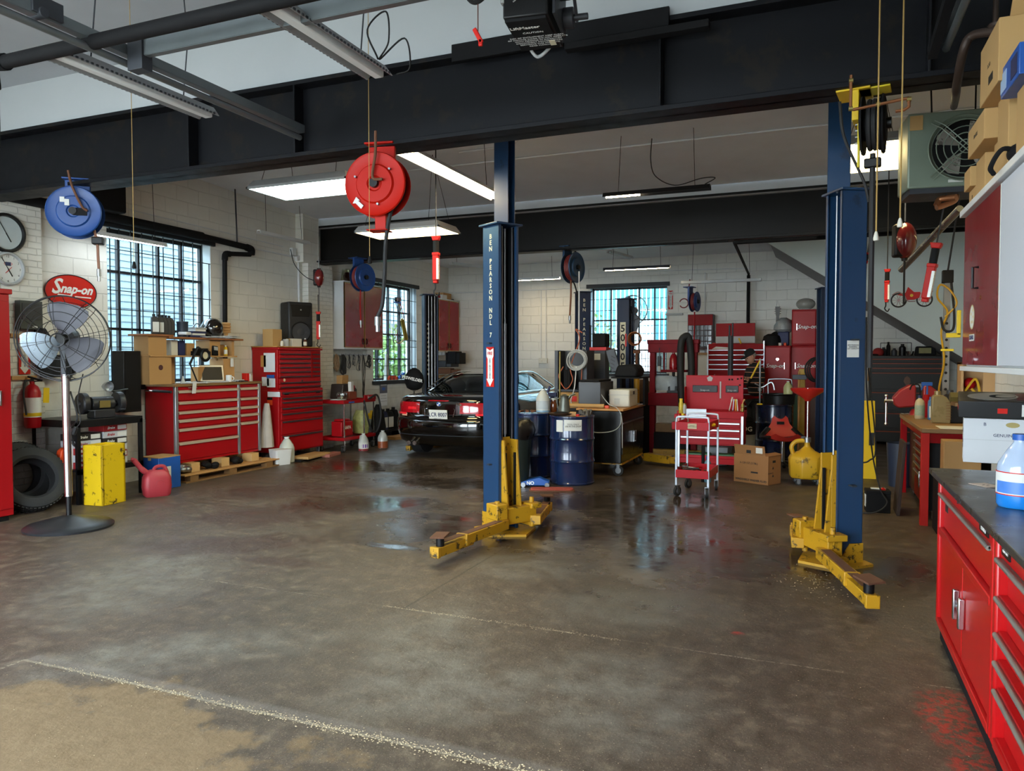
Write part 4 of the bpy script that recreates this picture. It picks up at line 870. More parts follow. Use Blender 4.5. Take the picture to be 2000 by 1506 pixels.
for i in range(5):
    x, y = hp(-.78 + i * .085 + (0 if i < 1 else .02), -.08 + .03 * i)
    oil_bottle('oil_bottle', '%s black oil bottle in the row on the hutch top' % ('first', 'second', 'third', 'fourth', 'last')[i], (x, y, hz), .26, .10, .07, mat('black_plastic', '1c1d20', .4, 0, .08), BLK, 62, LAB if i < 2 else None, 'black oil bottles on the hutch')
x, y = hp(-.30, -.05); S('black_tub', M().lathe([(.07, 0), (.075, .19), (.08, .20), (.078, .21)], n=20), mat('tub_plastic', '27303c', .45, 0, .1), 'dark blue grey plastic tub beside the oil bottles', 'tub', (x, y, hz - .025))
x, y = hp(-.33, -.12); S('white_cloth', M().box((0, 0, .02), (.12, .14, .04), (0, 0, .3)), PAP, 'white cloth folded before the dark tub on the hutch', 'cloth', (x, y, hz - .0), 0, bv=.012)
hz2 = WT + .632
x, y = hp(-.10, -.04); t = T('manual_stack', 'stack of books and manuals on the hutch top', 'books', (x, y, hz2), 90)
for i, (w_, mt) in enumerate(((.26, DBLU), (.22, LAB), (.24, DBLU), (.20, LAB), (.22, LGRY))): M().box((0.01 * i, 0, .015 + .028 * i), (w_, .2, .026), (0, 0, .05 * (i - 2))).ob('book', mt, t)
# shiny black helmet with visor
x, y = hp(.27, -.02); t = T('helmet', 'glossy black helmet lying with visor up on the hutch top', 'helmet', (x, y, hz2), 60)
M().ball((0, 0, .14), (.155, .17, .15), 28, 18).ob('shell', mat('helmet_gloss', '17120f', .12, 0, .1, coat=1), t); M().box((-.12, -.06, .06), (.16, .2, .06), (0, .5, 0)).ob('chin_bar', BLK, t, .02)
M().tube(sp([(-.10, -.14, .05), (-.20, -.1, .10), (-.16, -.14, .2)]), .012, 8).ob('visor_rim', STL, t)
m = M(); x, y = hp(.02, .02); m.tube(sp([(0, -.07, 0), (0, -.08, .12), (0, 0, .2), (0, .08, .16), (0, .1, .05)]), .008, 8); S('wire_hoop', m, STL, 'bent steel hoop beside the helmet on the hutch', 'hoop', (x, y, hz2 + .0))
x, y = hp(.56, .0); t = T('cable_spool', 'turned wooden spool standing at the hutch end', 'spool', (x, y, hz2), 0)
M().lathe([(.06, 0), (.03, .01), (.03, .08), (.07, .09), (.07, .11), (.06, .115), (.075, .13), (.075, .15), (.06, .155), (.075, .17), (.075, .19), (.06, .195), (.07, .21), (.07, .23), (.05, .24)], n=24).ob('spool', WOOD, t)
for i, (dx, w_) in enumerate(((.05, .24), (.30, .22), (.55, .26))):
    x, y = hp(dx, -.09); sheets('paper_pile', ('small papers spread before the helmet', 'papers hanging over the hutch edge by the spool', 'thick sheaf of papers at the hutch end')[i], (x, y, hz2 + .001), w_, .16, 4 + i * 3, 90 + 8 * i)
# cubby contents
mz = WT + .382
for lab, dx, w_, d, h_, mt in (('tall cream carton in the hutch upper cubby', -.45, .11, .16, .21, CRM), ('dark blue carton with a white rag in the hutch', -.32, .11, .16, .20, DBLU), ('small brown carton beside the blue one in the hutch', -.17, .14, .16, .17, CARD), ('brown carton behind the charger in the hutch', .21, .2, .1, .16, CARD), ('cardboard box deep in the lower hutch', .14, .3, .14, .22, CARD)):
    x, y = hp(dx, .02 if 'lower' not in lab else .04); z = mz if 'lower' not in lab else WT
    if 'behind' in lab: x, y = hp(.42, .05)
    S('small_carton', M().bx(-w_ / 2, w_ / 2, -d / 2, d / 2, 0, h_), mt, lab, 'box', (x, y, z), 90, 'cartons in the hutch', bv=.003)
x, y = hp(-.0, -.03); S('black_tray', M().bx(-.17, .13, -.1, .1, 0, .06).bx(-.14, .1, -.08, .08, .06, .10), MBLK, 'black plastic tray of papers in the hutch', 'tray', (x, y, mz), 90, bv=.006)
x, y = hp(.0, -.135); S('yellow_note_block', M().bx(-.02, .02, -.015, .015, 0, .05), YPL, 'small yellow block before the black tray', 'note block', (x, y, mz), 90)
x, y = hp(.225, -.11); t = T('multimeter', 'black handheld test meter leaning on the hutch front', 'meter', (x, y, mz), 90); M().box((0, 0, .07), (.10, .035, .14), (-.15, .1, 0)).ob('case', MBLK, t, .008); M().box((0.0, -.023, .10), (.07, .006, .05), (-.15, .1, 0)).ob('screen', LGRY, t)
x, y = hp(.47, -.08); bottle('glue_bottle', 'small yellow bottle with a thin nozzle in the hutch', (x, y, mz), .15, .026, YPL, WHT, 0, LAB)
# on the bench top
b0 = WT + .001
def bp(x, y): return (-8.07 - y, 8.19 + x)
t = T('desk_lamp', 'black jointed magnifier lamp on the red workbench', 'lamp', (*bp(-.33, -.17), b0), 90)
M().lathe([(.09, 0), (.09, .015), (.03, .03)], n=20).ob('base', BLK, t)
M().cyl((0, 0, .02), (-.12, 0, .26), .01).cyl((-.12, 0, .26), (.02, -.01, .5), .01).cyl((-.12, .02, .26), (.02, .01, .5), .007).cyl((.02, 0, .5), (.07, -.03, .46), .01).ob('arm', BLK, t)
M().ring((.09, -.06, .38), .07, .022, 'Y', 28, 8).ob('ring_head', BLK, t); M().lathe([(.055, -.003), (.055, .003)], (.09, -.06, .38), 'Y', 20).ob('lens', mat('lens_cream', 'c8c2a8', .2, 0, .05), t)
t = T('laptop', 'open laptop with pale lid frame and dark screen on the workbench', 'laptop', (*bp(.02, -.15), b0), 62)
M().bx(-.16, .16, -.11, .11, 0, .02).ob('keyboard_base', LGRY, t, .004); M().box((0, .135, .125), (.33, .014, .24), (-.25, 0, 0)).ob('lid', mat('laptop_silver', 'b9b5ab', .4, .3, .05), t, .004); M().box((0, .125, .125), (.28, .012, .19), (-.25, 0, 0)).ob('screen', matte(mat('dark_screen', '0c0c0f', .35, 0, .05), .2), t)
t = T('mug', 'white mug beside the laptop', 'mug', (*bp(.245, -.19), b0), 20); M().lathe([(.038, 0), (.043, .01), (.043, .10), (.039, .10), (.037, .02)], n=24).ob('cup', mat('glazed_white', 'dfe3e4', .2, 0, .03), t); M().ring((.048, 0, .05), .026, .006, 'Y', 16, 6).ob('handle', MATS['glazed_white'], t)
sheets('receipt_papers', 'long paper receipt draped over the workbench edge', (*bp(-.42, -.20), b0), .30, .14, 4, 80)
sheets('work_orders', 'loose white work orders lying behind the mug', (*bp(.48, -.08), b0), .30, .22, 7, 100)
S('fallen_receipt', M().box((0, -.02, -.06), (.08, .004, .16), (.1, 0, .2)), PAP, 'curled receipt hanging down the workbench front', 'paper', (-7.77, 7.66, WT + .01), 90)
t = T('red_tin', 'red and white tin standing on the workbench end', 'tin', (*bp(.62, -.16), b0), 0); M().bx(-.045, .045, -.03, .03, 0, .12).ob('tin', BRED, t, .003); M().bx(-.02, .06, .032, .036, .02, .11).ob('label', LAB, t)
S('red_cup_holder', M().bx(-.03, .03, -.03, .03, 0, .10).bx(-.028, .028, -.034, -.03, .03, .09), LAB, 'small white tin beside the red tin', 'tin', (*bp(.70, -.17), b0), 20)
m = M(); rnd = random.Random(5)
for i in range(9): m.cyl((rnd.uniform(-.1, .1), rnd.uniform(-.06, .06), .01), (rnd.uniform(-.14, .14), rnd.uniform(-.07, .07), .012), .008, n=6)
S('pens_and_bits', m, MBLK, 'scatter of pens and small tools before the work orders', 'small tools', (*bp(.42, -.2), b0), 0, kind='stuff')
t = T('wire_basket', 'clear plastic cup of pens on the workbench', 'cup', (*bp(.42, .08), b0)); M().lathe([(.035, 0), (.045, .13), (.043, .13), (.033, .005)], n=16).ob('cup', glassy('clear_cup', gl=.25), t); M().cyl((0, 0, .01), (.03, 0, .19), .005).cyl((-.01, 0, .01), (-.03, .01, .18), .005).ob('pen', BLUP, t)
S('glass_funnel', M().lathe([(.045, 0), (.02, .04), (.008, .10), (.006, .10), (.012, .04), (.04, 0)], n=16), CLR, 'small clear funnel standing before the hutch', 'funnel', (*bp(-.55, -.14), b0))

# ---------------------------------------------------------------- tall red tool chest pair
t = T('tool_chest', 'tall red roll cabinet with top chest beside the workbench, papers taped to its side', 'tool cabinet', (-8.06, 9.985, 0), 90)
x0, x1, yf = -.565, .565, -.27
M().bx(x0, x1, yf + .02, .27, .13, 1.13).ob('lower_carcass', RED, t, .008); M().bx(x0 + .01, x1 - .02, yf + .045, .27, 1.13, 1.80).ob('upper_carcass', RED, t, .008)
for (a, b) in ((1.02, 1.10), (.955, 1.012), (.86, .948), (.77, .852), (.65, .762), (.42, .642), (.15, .412)): box_drawer(t, x0 + .04, x1 - .04, a, b, yf + .01, RED, DGRY, .016, b - .028, .02)
for (a, b) in ((1.15, 1.21), (1.22, 1.30)): box_drawer(t, x0 + .04, x1 - .05, a, b, yf + .035, RED, DGRY, .012, a + .012, .02)
for i in range(6): box_drawer(t, x0 + .04, .24, 1.32 + i * .072, 1.385 + i * .072, yf + .035, RED, DGRY, .012, 1.33 + i * .072, .01)
for i in range(6): box_drawer(t, .29, x1 - .05, 1.32 + i * .072, 1.385 + i * .072, yf + .05, DRED, DGRY, .012, 1.33 + i * .072, .02)
M().bx(x0, x1 - .01, yf + .01, .27, 1.76, 1.79).ob('lid', RED, t, .006); M().bx(x0 - .01, x1, yf + .02, .28, 1.80, 1.815).ob('plywood_top', OAK, t, .002)
for x in (-.40, .40): M().bx(x - .05, x + .05, yf - .006, yf, 1.045, 1.075).ob('badge', BLK, t)
M().cyl((0, yf, 1.09), (0, yf - .012, 1.09), .012).cyl((0, yf + .03, 1.26), (0, yf + .0, 1.26), .012).ob('lock', CHR, t); M().lathe([(.025, yf + .02), (.025, yf + .03)], (-.42, 0, 1.28), 'Y', 16).ob('oval_badge', CRMT, t)
for x in (-.48, .48):
    for y in (-.2, .2): caster(t, x, y, .058, ang=20)
for lab_, y, z, w_, h_, mt in (('sheet', -.08, 1.56, .22, .30, PAP), ('tag', .04, 1.58, .1, .18, OAK), ('sheet', -.11, 1.24, .16, .14, PAP), ('sheet', -.0, 1.26, .14, .14, PAP), ('blue_holder', -.10, 1.34, .15, .05, BLUP), ('folded_sheet', -.16, 1.06, .24, .08, PAP), ('orange_sticker', -.08, .93, .1, .08, ORG), ('black_sticker', -.08, .99, .1, .04, BLK)):
    M().bx(x0 - .004 - (.002 if mt is BLUP else 0), x0 - .001, y - w_ / 2, y + w_ / 2, z - h_ / 2, z + h_ / 2).ob(lab_, mt, t)
tz = 1.816
def cp(x, y): return (-8.06 - y, 9.985 + x, tz)
t = T('pa_speaker', 'black moulded PA loudspeaker standing on the tall tool chest', 'speaker', cp(.23, .02), 62)
M().bx(-.215, .215, -.17, .17, 0, .74).ob('cabinet', mat('speaker_black', '17181b', .55, 0, .1, 40), t, .03)
M().prism([(-.19, .69), (.19, .69), (.15, .50), (-.15, .50)], -.178, -.165, 'Y').ob('horn', BLK, t, .01); M().cyl((0, -.182, .61), (0, -.176, .61), .012).ob('horn_driver', LGRY, t)
M().ring((0, -.172, .24), .165, .012, 'Y', 40, 8).ob('woofer_ring', BLK, t); M().lathe([(.16, -.172), (.12, -.165), (.07, -.16), (.065, -.172), (.03, -.178)], (0, 0, .24), 'Y', 36).ob('woofer_cone', DGRY, t)
m = M()
for z in (.25, .5): m.bx(.212, .228, -.05, .05, z - .02, z + .02)
m.ob('side_grip', BLK, t, .004)
carton('brown_carton', 'square brown carton at the near end of the tool chest top', cp(-.42, -.02), (.22, .2, .27), 90, CARD2)
bottle('small_jar', 'tiny jar with black cap before the brown carton', cp(-.40, -.19), .10, .026, CRM, BLK)
S('grey_can', M().lathe([(.05, 0), (.05, .11), (.046, .115)], n=20), LGRY, 'silver grey can beside the brown carton', 'can', cp(-.25, -.15))
carton('cream_carton', 'low cream carton before the loudspeaker', cp(-.02, -.12), (.22, .14, .13), 85, CRM)
t = bottle('lotion_bottle', 'small brown and white bottle before the loudspeaker woofer', cp(.14, -.22), .14, .03, mat('brown_bottle', '5a3320', .4, 0, .1), WHT, 0, CRM)
S('wall_receptacle', M().bx(-.13, .13, -.03, .03, 0, .10), LGRY, 'low grey plastic box at the far end of the tool chest top', 'box', cp(.50, -.02), 90, bv=.004)
# things wedged between the two cabinets and beneath
t = T('white_bucket', 'dirty white rectangular pail on the floor by the pallet', 'pail', (-7.62, 9.22, 0), 70); m = M(); m.loft([[(x, y, z) for x, y in rrect(.24 + s, .2 + s, .03)] for z, s in ((0, 0), (.22, .04), (.235, .045), (.235, .02))]); m.ob('pail', WHT, t)
jug('water_jug', 'empty white gallon jug behind the rectangular pail', (-7.66, 9.42, .0), .40, None, mat('milky_plastic', 'b9bfb9', .4, 0, .06), 30, None, None or WHT)
m = M(); rows = [[(.09 * s * math.cos(R(a)) * (1 + .2 * math.sin(R(a * 3)) * s), .05 * math.sin(R(a)) + .02 * z, z) for a in range(0, 360, 30)] for z, s in ((.0, 1.2), (.15, 1.1), (.35, .9), (.55, .7), (.68, .35))]
m.loft(rows); S('folded_blanket', m, mat('dirty_white_cloth', 'b9b3ae', .9, 0, .15, bump=.4), 'dirty white cloth stuffed between workbench and tool chest', 'cloth', (-7.86, 9.22, .25), 70)
for lab, loc, sz, rz in (('flattened cardboard under the tall tool chest', (-7.60, 9.95, .03), (.7, .3, .04), 97), ('pink foam block on the floor under the tool chest', (-7.5, 10.35, .0), (.42, .14, .05), 100), ('black board slid under the tall tool chest', (-7.62, 9.82, 0), (.6, .2, .028), 97)):
    S('flat_packing', M().bx(-sz[0] / 2, sz[0] / 2, -sz[1] / 2, sz[1] / 2, 0, sz[2]), CARD2 if 'card' in lab else (mat('pink_foam', 'a5685c', .8, 0, .15) if 'pink' in lab else MBLK), lab, 'packing', loc, rz, 'packing under the tool chest', bv=.006)

# ---------------------------------------------------------------- wall cabinets, cables, cart
def wall_cabinet(label, loc, w_, d, z0, z1, group='red-doored cabinets on the side wall'):
    t = T('wall_cabinet', label, 'cabinet', loc, 90, group)
    M().bx(-w_ / 2, w_ / 2, -d / 2, d / 2, z0, z1).bx(-w_ / 2 - .01, w_ / 2 + .01, -d / 2 - .03, d / 2, z1, z1 + .02).bx(-w_ / 2 - .01, w_ / 2 + .01, -d / 2 - .03, d / 2, z0 - .02, z0).ob('carcass', WHT, t, .002)
    for s in (-1, 1):
        a, b = (-w_ / 2 + .01, -.012) if s < 0 else (.012, w_ / 2 - .01)
        o = M().bx(a, b, -d / 2 - .022, -d / 2 - .002, z0 + .01, z1 - .01).ob('door', matte(mat('door_laminate', '8a101c', .25, 0, .1, 3), .3), t)
        e = M()
        for q in (a, b - .014): e.bx(q, q + .014, -d / 2 - .024, -d / 2 - .001, z0 + .01, z1 - .01)
        e.bx(a, b, -d / 2 - .024, -d / 2 - .001, z0 + .01, z0 + .024).bx(a, b, -d / 2 - .024, -d / 2 - .001, z1 - .024, z1 - .01); e.ob('wood_edge', OAK, o)
        M().ring((s * .055, -d / 2 - .03, z0 + .13), .055, .007, 'Y', 20, 6, sx=.55).ob('handle', BLK, o)
    return t
wall_cabinet('white wall cabinet with two red doors, above the hanging cables', (LW + .165, 12.15, 0), 1.30, .28, 1.82, 3.03)
wall_cabinet('white wall cabinet with two red doors in the far corner, above the car', (LW + .165, 15.68, 0), 1.05, .28, 1.80, 2.99)
t = T('glass_jar', 'glass lampshade full of oddments on the first wall cabinet', 'jar', (LW + .17, 11.83, 3.052)); M().lathe([(.13, 0), (.10, .24), (.095, .24), (.125, .01)], n=24).ob('glass', glassy('jar_glass', (.85, .85, .78), .2), t); M().ball((0, 0, .1), (.08, .08, .09), 12, 8).ob('contents', mat('red_brown_bits', '5c2c24', .7, 0, .4, 20), t)
S('black_plate', M().lathe([(.16, 0), (.17, .02)], n=20), BLK, 'black plate beneath the glass jar on the cabinet', 'plate', (LW + .17, 11.78, 3.0505)).scale = (.9, 1, .05)
for lab, dx, sz, mt in (('brown carton on top of the far corner cabinet', .12, (.2, .42, .16), CARD), ('red carton on the far corner cabinet top', -.28, (.2, .3, .08), bm1), ('small white cartons by the red one on the far cabinet', -.12, (.12, .22, .1), LAB), ('flat black case on the far corner cabinet end', .42, (.15, .2, .05), BLK)):
    S('stored_carton', M().bx(-sz[0] / 2, sz[0] / 2, -sz[1] / 2, sz[1] / 2, 0, sz[2]), mt, lab, 'box', (LW + (.22 if 'small' in lab else .12), 15.68 + dx, 3.012), 0, 'things on the far wall cabinet', bv=.004)
t = T('cable_rack', 'steel hook rail under the first wall cabinet', 'hook rail', (LW + .03, 12.1, 1.70), 90); M().bx(-.62, .62, -.02, 0, -.02, .02).ob('rail', WHT, t)
for i in range(9): M().tube([(-.55 + i * .14, -.02, 0), (-.55 + i * .14, -.08, -.02), (-.55 + i * .14, -.09, .02)], .004, 5).ob('hook', STL, t)
def hank(label, x, L_, r, n, mt, seed, w_=.06):
    m = M(); rnd = random.Random(seed)
    for k in range(n):
        a, b = rnd.uniform(-w_, w_), rnd.uniform(-w_, w_); l = L_ * rnd.uniform(.8, 1.05)
        m.tube(sp([(a * .3, -.08, 0), (a, -.1, -l * .3), (a * 1.2, -.08 + .01 * k, -l * .8), ((a + b) / 2, -.09, -l), (b, -.1, -l * .75), (b * .9, -.08, -l * .3), (b * .3, -.08, 0)], 5), r, 5)
    S('cable_hank', m, mt, label, 'cable', (LW + .03, 12.1 + x, 1.70), 90, 'cables hung on the hook rail')
hank('beige rope hank at the near end of the hook rail', -.55, .30, .012, 6, mat('rope', '8a7258', .8, 0, .2), 1, .07)
hank('thick black jumper cable hank on the hook rail', -.35, .38, .012, 6, RUB, 2, .07)
for i, (x, L_) in enumerate(((-.15, .30), (.0, .22), (.16, .3))): hank(('thin grey leads', 'short thin leads', 'thin dark leads')[i] + ' on the hook rail, %s after the black hank' % ('first', 'second', 'third')[i], x, L_, .005, 3, DGRY, 3 + i, .04)
hank('longest thin black leads on the hook rail, ending by the cart', .33, .95, .005, 4, RUB, 9, .05); hank('coiled black leads with clamps at the far end of the hook rail', .53, .25, .008, 5, RUB, 11, .07)
# shop cart with welder
t = T('shop_cart', 'red two-shelf tool cart below the hanging cables', 'cart', (-7.80, 11.25, 0), 90)
for z0, z1 in ((.84, .90), (.20, .26)):
    m = M().bx(-.50, .50, -.27, .27, z0, z0 + .01)
    for a in ((-.50, .50, -.27, -.262), (-.50, .50, .262, .27), (-.50, -.492, -.27, .27), (.492, .50, -.27, .27)): m.bx(*a, z0, z1)
    m.ob('tray', RED, t, .003)
M().bx(.12, .50, -.28, -.262, .88, .97).ob('name_panel', RED, t, .004); text('Snap-on', (.31, -.283, .925), .06, WTXT, t, shear=.3, ext=.0005)
for x in (-.46, .15, .46): M().cyl((x, -.25, .12), (x, -.25, .90), .014, n=8).ob('leg', CHR, t)
for x in (-.46, .46): M().cyl((x, .25, .12), (x, .25, .90), .014, n=8).ob('leg', CHR, t); caster(t, x, -.23, .05); caster(t, x, .23, .05)
M().bx(-.35, -.18, -.272, -.270, .85, .875).ob('blue_tape', BLUP, t)
t = T('welder_unit', 'dark welder with a torn rag on the shop cart', 'welder', (-7.88, 11.25, .911), 90); M().prism([(-.22, 0), (.25, 0), (.25, .16), (.1, .26), (-.18, .26)], -.12, .14, 'Y').ob('case', mat('dark_brown_case', '2c2320', .5, 0, .2), t, .015)
M().box((.05, -.13, .12), (.12, .02, .26), (0, .4, 0)).ob('red_side', RED, t); m = M(); m.loft([[(x + .05 * z, -.15 - .03 * s, .30 - z) for x, s in ((-.08, 0), (-.03, 1), (.03, .5), (.09, 0), (.05, -.8), (-.04, -.8))] for z in (0, .08, .18, .27)]); m.ob('rag', PAP, t)
for i, sz in enumerate(((.2, .12, .07), (.22, .12, .08))): S('cart_carton', M().bx(-sz[0] / 2, sz[0] / 2, -sz[1] / 2, sz[1] / 2, 0, sz[2]), CARD, ('upper', 'lower')[1 - i] + ' small brown carton on the welder', 'box', (-7.95, 11.32, 1.172 + i * .071), 90 + 6 * i, 'cartons on the welder', bv=.003)
t = T('glass_lampshade', 'clear ribbed glass bowl on the cart end', 'bowl', (-7.68, 10.92, .911)); M().lathe([(.08, 0), (.10, .05), (.10, .1), (.07, .13), (.066, .13)], n=20).ob('bowl', glassy('bowl_glass', (.8, .82, .8), .3), t)
sheets('cart_papers', 'white papers on the near end of the cart', (-7.72, 10.85, .905), .2, .2, 3, 90)
S('red_parts_tin', M().bx(-.1, .1, -.07, .07, 0, .13), mat('rust_red_tin', '7c3a28', .5, .2, .3), 'rusty red tin in the cart tray', 'tin', (-7.66, 11.12, .911), 85, bv=.004)
t = T('battery_charger', 'red portable charger with white lettering on the cart lower shelf', 'charger', (-7.74, 11.0, .265), 90); M().bx(-.17, .17, -.11, .11, 0, .26).bx(-.12, .12, -.09, .09, .26, .30).ob('case', RED, t, .015); text('NAPA', (0, -.112, .15), .08, WTXT, t, bold=.002, ext=.0005)
m = M(); m.loft([[(.16 * s * math.cos(R(a)), .1 * s * math.sin(R(a)), z) for a in range(0, 360, 30)] for z, s in ((0, .9), (.15, 1.1), (.3, 1.0), (.42, .6))]); S('shopping_bag', m, mat('printed_bag', '8f8f55', .5, 0, .8, 14), 'bright printed bag of rags on the cart lower shelf', 'bag', (-7.72, 11.55, .265))
M_ = M(); M_.tube(sp([(0, 0, .9), (.02, .25, .95), (.05, .32, .6), (.02, .22, .3), (-.02, .05, .35)]), .018, 8); M_.tube(sp([(0, -.15, .88), (.02, -.05, .5), (.0, .1, .3)]), .016, 8); S('black_hose_loops', M_, RUB, 'black hose looped down the cart end', 'hose', (-7.48, 11.45, .0))
m = M(); m.loft([[(.13 * s * math.cos(R(a)) * (1 + .15 * math.sin(R(3 * a))), .13 * s * math.sin(R(a)), z) for a in range(0, 360, 24)] for z, s in ((0, .4), (.1, .9), (.25, 1.1), (.45, .8), (.55, .25))]); S('black_bin_bag', m, MBLK, 'black plastic bag slumped beyond the cart', 'bag', (-7.62, 11.95, 0)).scale = (1, 1, 1.4)
RF = mat('red_coolant', '8c3a3c', .3, 0, .1)
jug('coolant_jug', 'clear gallon jug with a purple label and red fluid, before the cart', (-7.38, 11.12, 0), .31, RF, rz=60, art=mat('purple_art', '6a3f9a', .5, 0, .5, 18), group='gallon jugs by the cart')
jug('coolant_jug', 'clear gallon jug half full of orange fluid behind the labelled one', (-7.30, 11.62, 0), .32, mat('orange_fluid', '8d4a2c', .3, 0, .1), rz=50, lab=None, group='gallon jugs by the cart')
t = T('wall_calendar', 'wall calendar with a truck picture under the window sill', 'calendar', pj(749, 768, X=LW + .01), 90)
M().bx(-.14, .14, -.004, 0, -.26, -.0).ob('month_page', PAP, t); M().bx(-.14, .14, -.005, 0, .0, .26).ob('picture_page', mat('calendar_picture', '5a5a66', .4, 0, .5, 12), t); M().bx(-.12, .12, -.006, -.003, .16, .25).ob('heading', LAB, t)
text('  8  9 10 11 12 13\n15 16 17 18 19 20 21\n22 23 24 25 26 27 28', (0, -.0045, -.11), .026, INK, t, ext=.0003, lsp=2.2); M().bx(-.06, .06, -.006, -.004, .06, .12).ob('truck', BLUP, t)
# bottles on the low shelf along the wall
t = T('low_shelf', 'low black shelf along the wall behind the car', 'shelf', (LW + .16, 13.6, 0), 90); M().bx(-1.3, 1.2, -.14, .14, .14, .18).ob('board', MBLK, t)
for x in (-1.2, 0, 1.1): M().bx(x, x + .05, -.13, .13, 0, .14).ob('leg', MBLK, t)
k = 0
for i, (y, h_, w_, mt, lab, cap) in enumerate(((12.50, .30, .13, mat('grey_bottle', '8c9a9c', .4, 0, .08), 'small grey bottle at the near end of the low shelf', WHT), (12.66, .42, .20, YPL, 'big yellow oil bottle on the low shelf', YPL), (12.86, .44, .17, BLUP, 'big blue oil bottle on the low shelf', BLK), (13.06, .42, .17, DBLU, 'navy oil bottle with round label on the low shelf', BLK), (13.26, .42, .20, BLK, 'black oil bottle after the navy one on the low shelf', BLK), (13.46, .44, .20, MBLK, 'black oil jug before the pale bottles', BLK), (13.66, .34, .13, LGRY, 'first pale grey bottle behind the car bumper', WHT), (13.80, .34, .13, CRM, 'second pale bottle behind the car bumper', WHT), (13.94, .36, .13, LGRY, 'third pale bottle behind the car bumper', LGRY))):
    oil_bottle('fluid_bottle', lab, (LW + .17, y, .181), h_, w_, .12, mt, cap, 90 + (4 if i % 2 else -6), LAB if i in (3, 4, 6, 8) else None, 'fluid bottles on the low shelf')
S('scrap_card', M().bx(-.3, .3, -.15, .15, 0, .06), CARD, 'brown cardboard on the floor under the low shelf', 'cardboard', (-7.9, 13.2, 0), 80)
# window 2 hangings
c = pj(775, 587, X=LW + .06); t = T('gauge_set', 'air conditioning gauge set with hoses hung on the window bars', 'gauges', c, 90)
for s in (-1, 1): M().cyl((s * .055, -.05, .02), (s * .055, -.0, .02), .048, n=20).ob('gauge', BLK, t); M().cyl((s * .055, -.053, .02), (s * .055, -.05, .02), .038, n=20).ob('dial', mat('pink_dial', 'a98c90', .3, 0, .1), t)
M().bx(-.12, .12, -.04, -.0, -.06, -.03).ob('manifold', BLUP, t)
for i, (mt, dx) in enumerate(((mat('yellow_hose', 'b8952a', .5, 0, .1), .04), (RUB, -.08), (DRED, .1))): M().tube(sp([(dx, -.02, -.05), (dx + .12, -.04, -.35), (dx + .2, -.03, -.75), (dx - .1, -.03, -.9), (dx - .15, -.02, -.5)]), .007, 6).ob('hose', mt, t)
c = pj(787, 645, X=LW + .07); S('brass_cylinder', M().cyl((-.09, -.03, .22), (.09, -.03, -.20), .045, n=16).cyl((-.10, -.03, .245), (-.09, -.03, .22), .02), mat('brass_tube', '9c7f2c', .35, .5, .2), 'yellow brass cylinder strapped aslant on the window bars', 'cylinder', c, 90)
c = pj(770, 730, X=LW - .05); S('orange_tool', M().bx(-.2, .2, -.04, .04, 0, .07).bx(-.12, .12, -.05, .05, .04, .1), ORG, 'orange tool lying on the second window sill', 'tool', (LW - .06, 13.75, 1.172), 90, bv=.01)
bottle('blue_spray_tube', 'blue and white tube lying on the second window sill', (LW - .06, 14.05, 1.22), .22, .03, BLUP, WHT).rotation_euler = (0, R(60), R(70))
S('white_trough', M().prism([(-.05, 0), (.05, 0), (.02, .55), (-.0, .55)], -.03, .03, 'Y'), LAB, 'long white plastic wedge leaning inside the second window', 'plastic strip', (LW - .07, 13.55, 1.172), 90)
c = pj(810, 742, Y=12.0); t = T('helmet_bag', 'black drawstring welding helmet bag hung on the lift post', 'bag', (c.x - .02, 12.02, c.z), 10)
m = M(); m.loft([[(r_ * math.cos(R(a)), r_ * .6 * math.sin(R(a)) , z) for a in range(0, 360, 24)] for z, r_ in ((-.19, .06), (-.15, .14), (-.03, .19), (.09, .17), (.18, .10), (.22, .03))]); m.ob('bag', MBLK, t)
text('YESWELDER', (.0, -.125, .02), .075, WTXT, t, (90, 12, 0), bold=.002, ext=.0006); M().tube([(.02, 0, -.18), (-.04, -.02, -.30), (.03, 0, -.36), (-.03, 0, -.42)], .008, 6).tube([(-.03, 0, -.18), (.04, -.02, -.30), (-.03, 0, -.36), (.04, 0, -.42)], .008, 6).ob('drawstring', BLK, t)
# things on a shelf in the far corner
for i, (x, z, w_, h_) in enumerate(((870, 712, .5, .12), (890, 700, .35, .26), (862, 690, .3, .1), (872, 726, .6, .1))):
    p = pj(x, z, Y=15.6); S('stacked_parts', M().bx(-w_ / 2, w_ / 2, -.2, .2, -h_ / 2, h_ / 2).bx(-w_ / 3, w_ / 4, -.22, .18, -h_ / 2, h_ / 2 + .03), (DGRY, MBLK, LGRY, RUST)[i], ('flat grey parts', 'dark ribbed parts stack', 'pale crumpled parts', 'brown rusty parts')[i] + ' piled in the far corner behind the car roof', 'parts', p, 5 * i, 'parts piled in the far corner', bv=.01)
t = T('corner_workbench', 'low dark bench in the far corner behind the car', 'bench', (-7.35, 15.7, 0), 0); M().bx(-.9, .7, -.4, .4, 1.18, 1.25).ob('top', DWOOD, t)
for x in (-.8, .6): M().bx(x, x + .08, -.35, .35, 0, 1.18).ob('leg', MBLK, t)
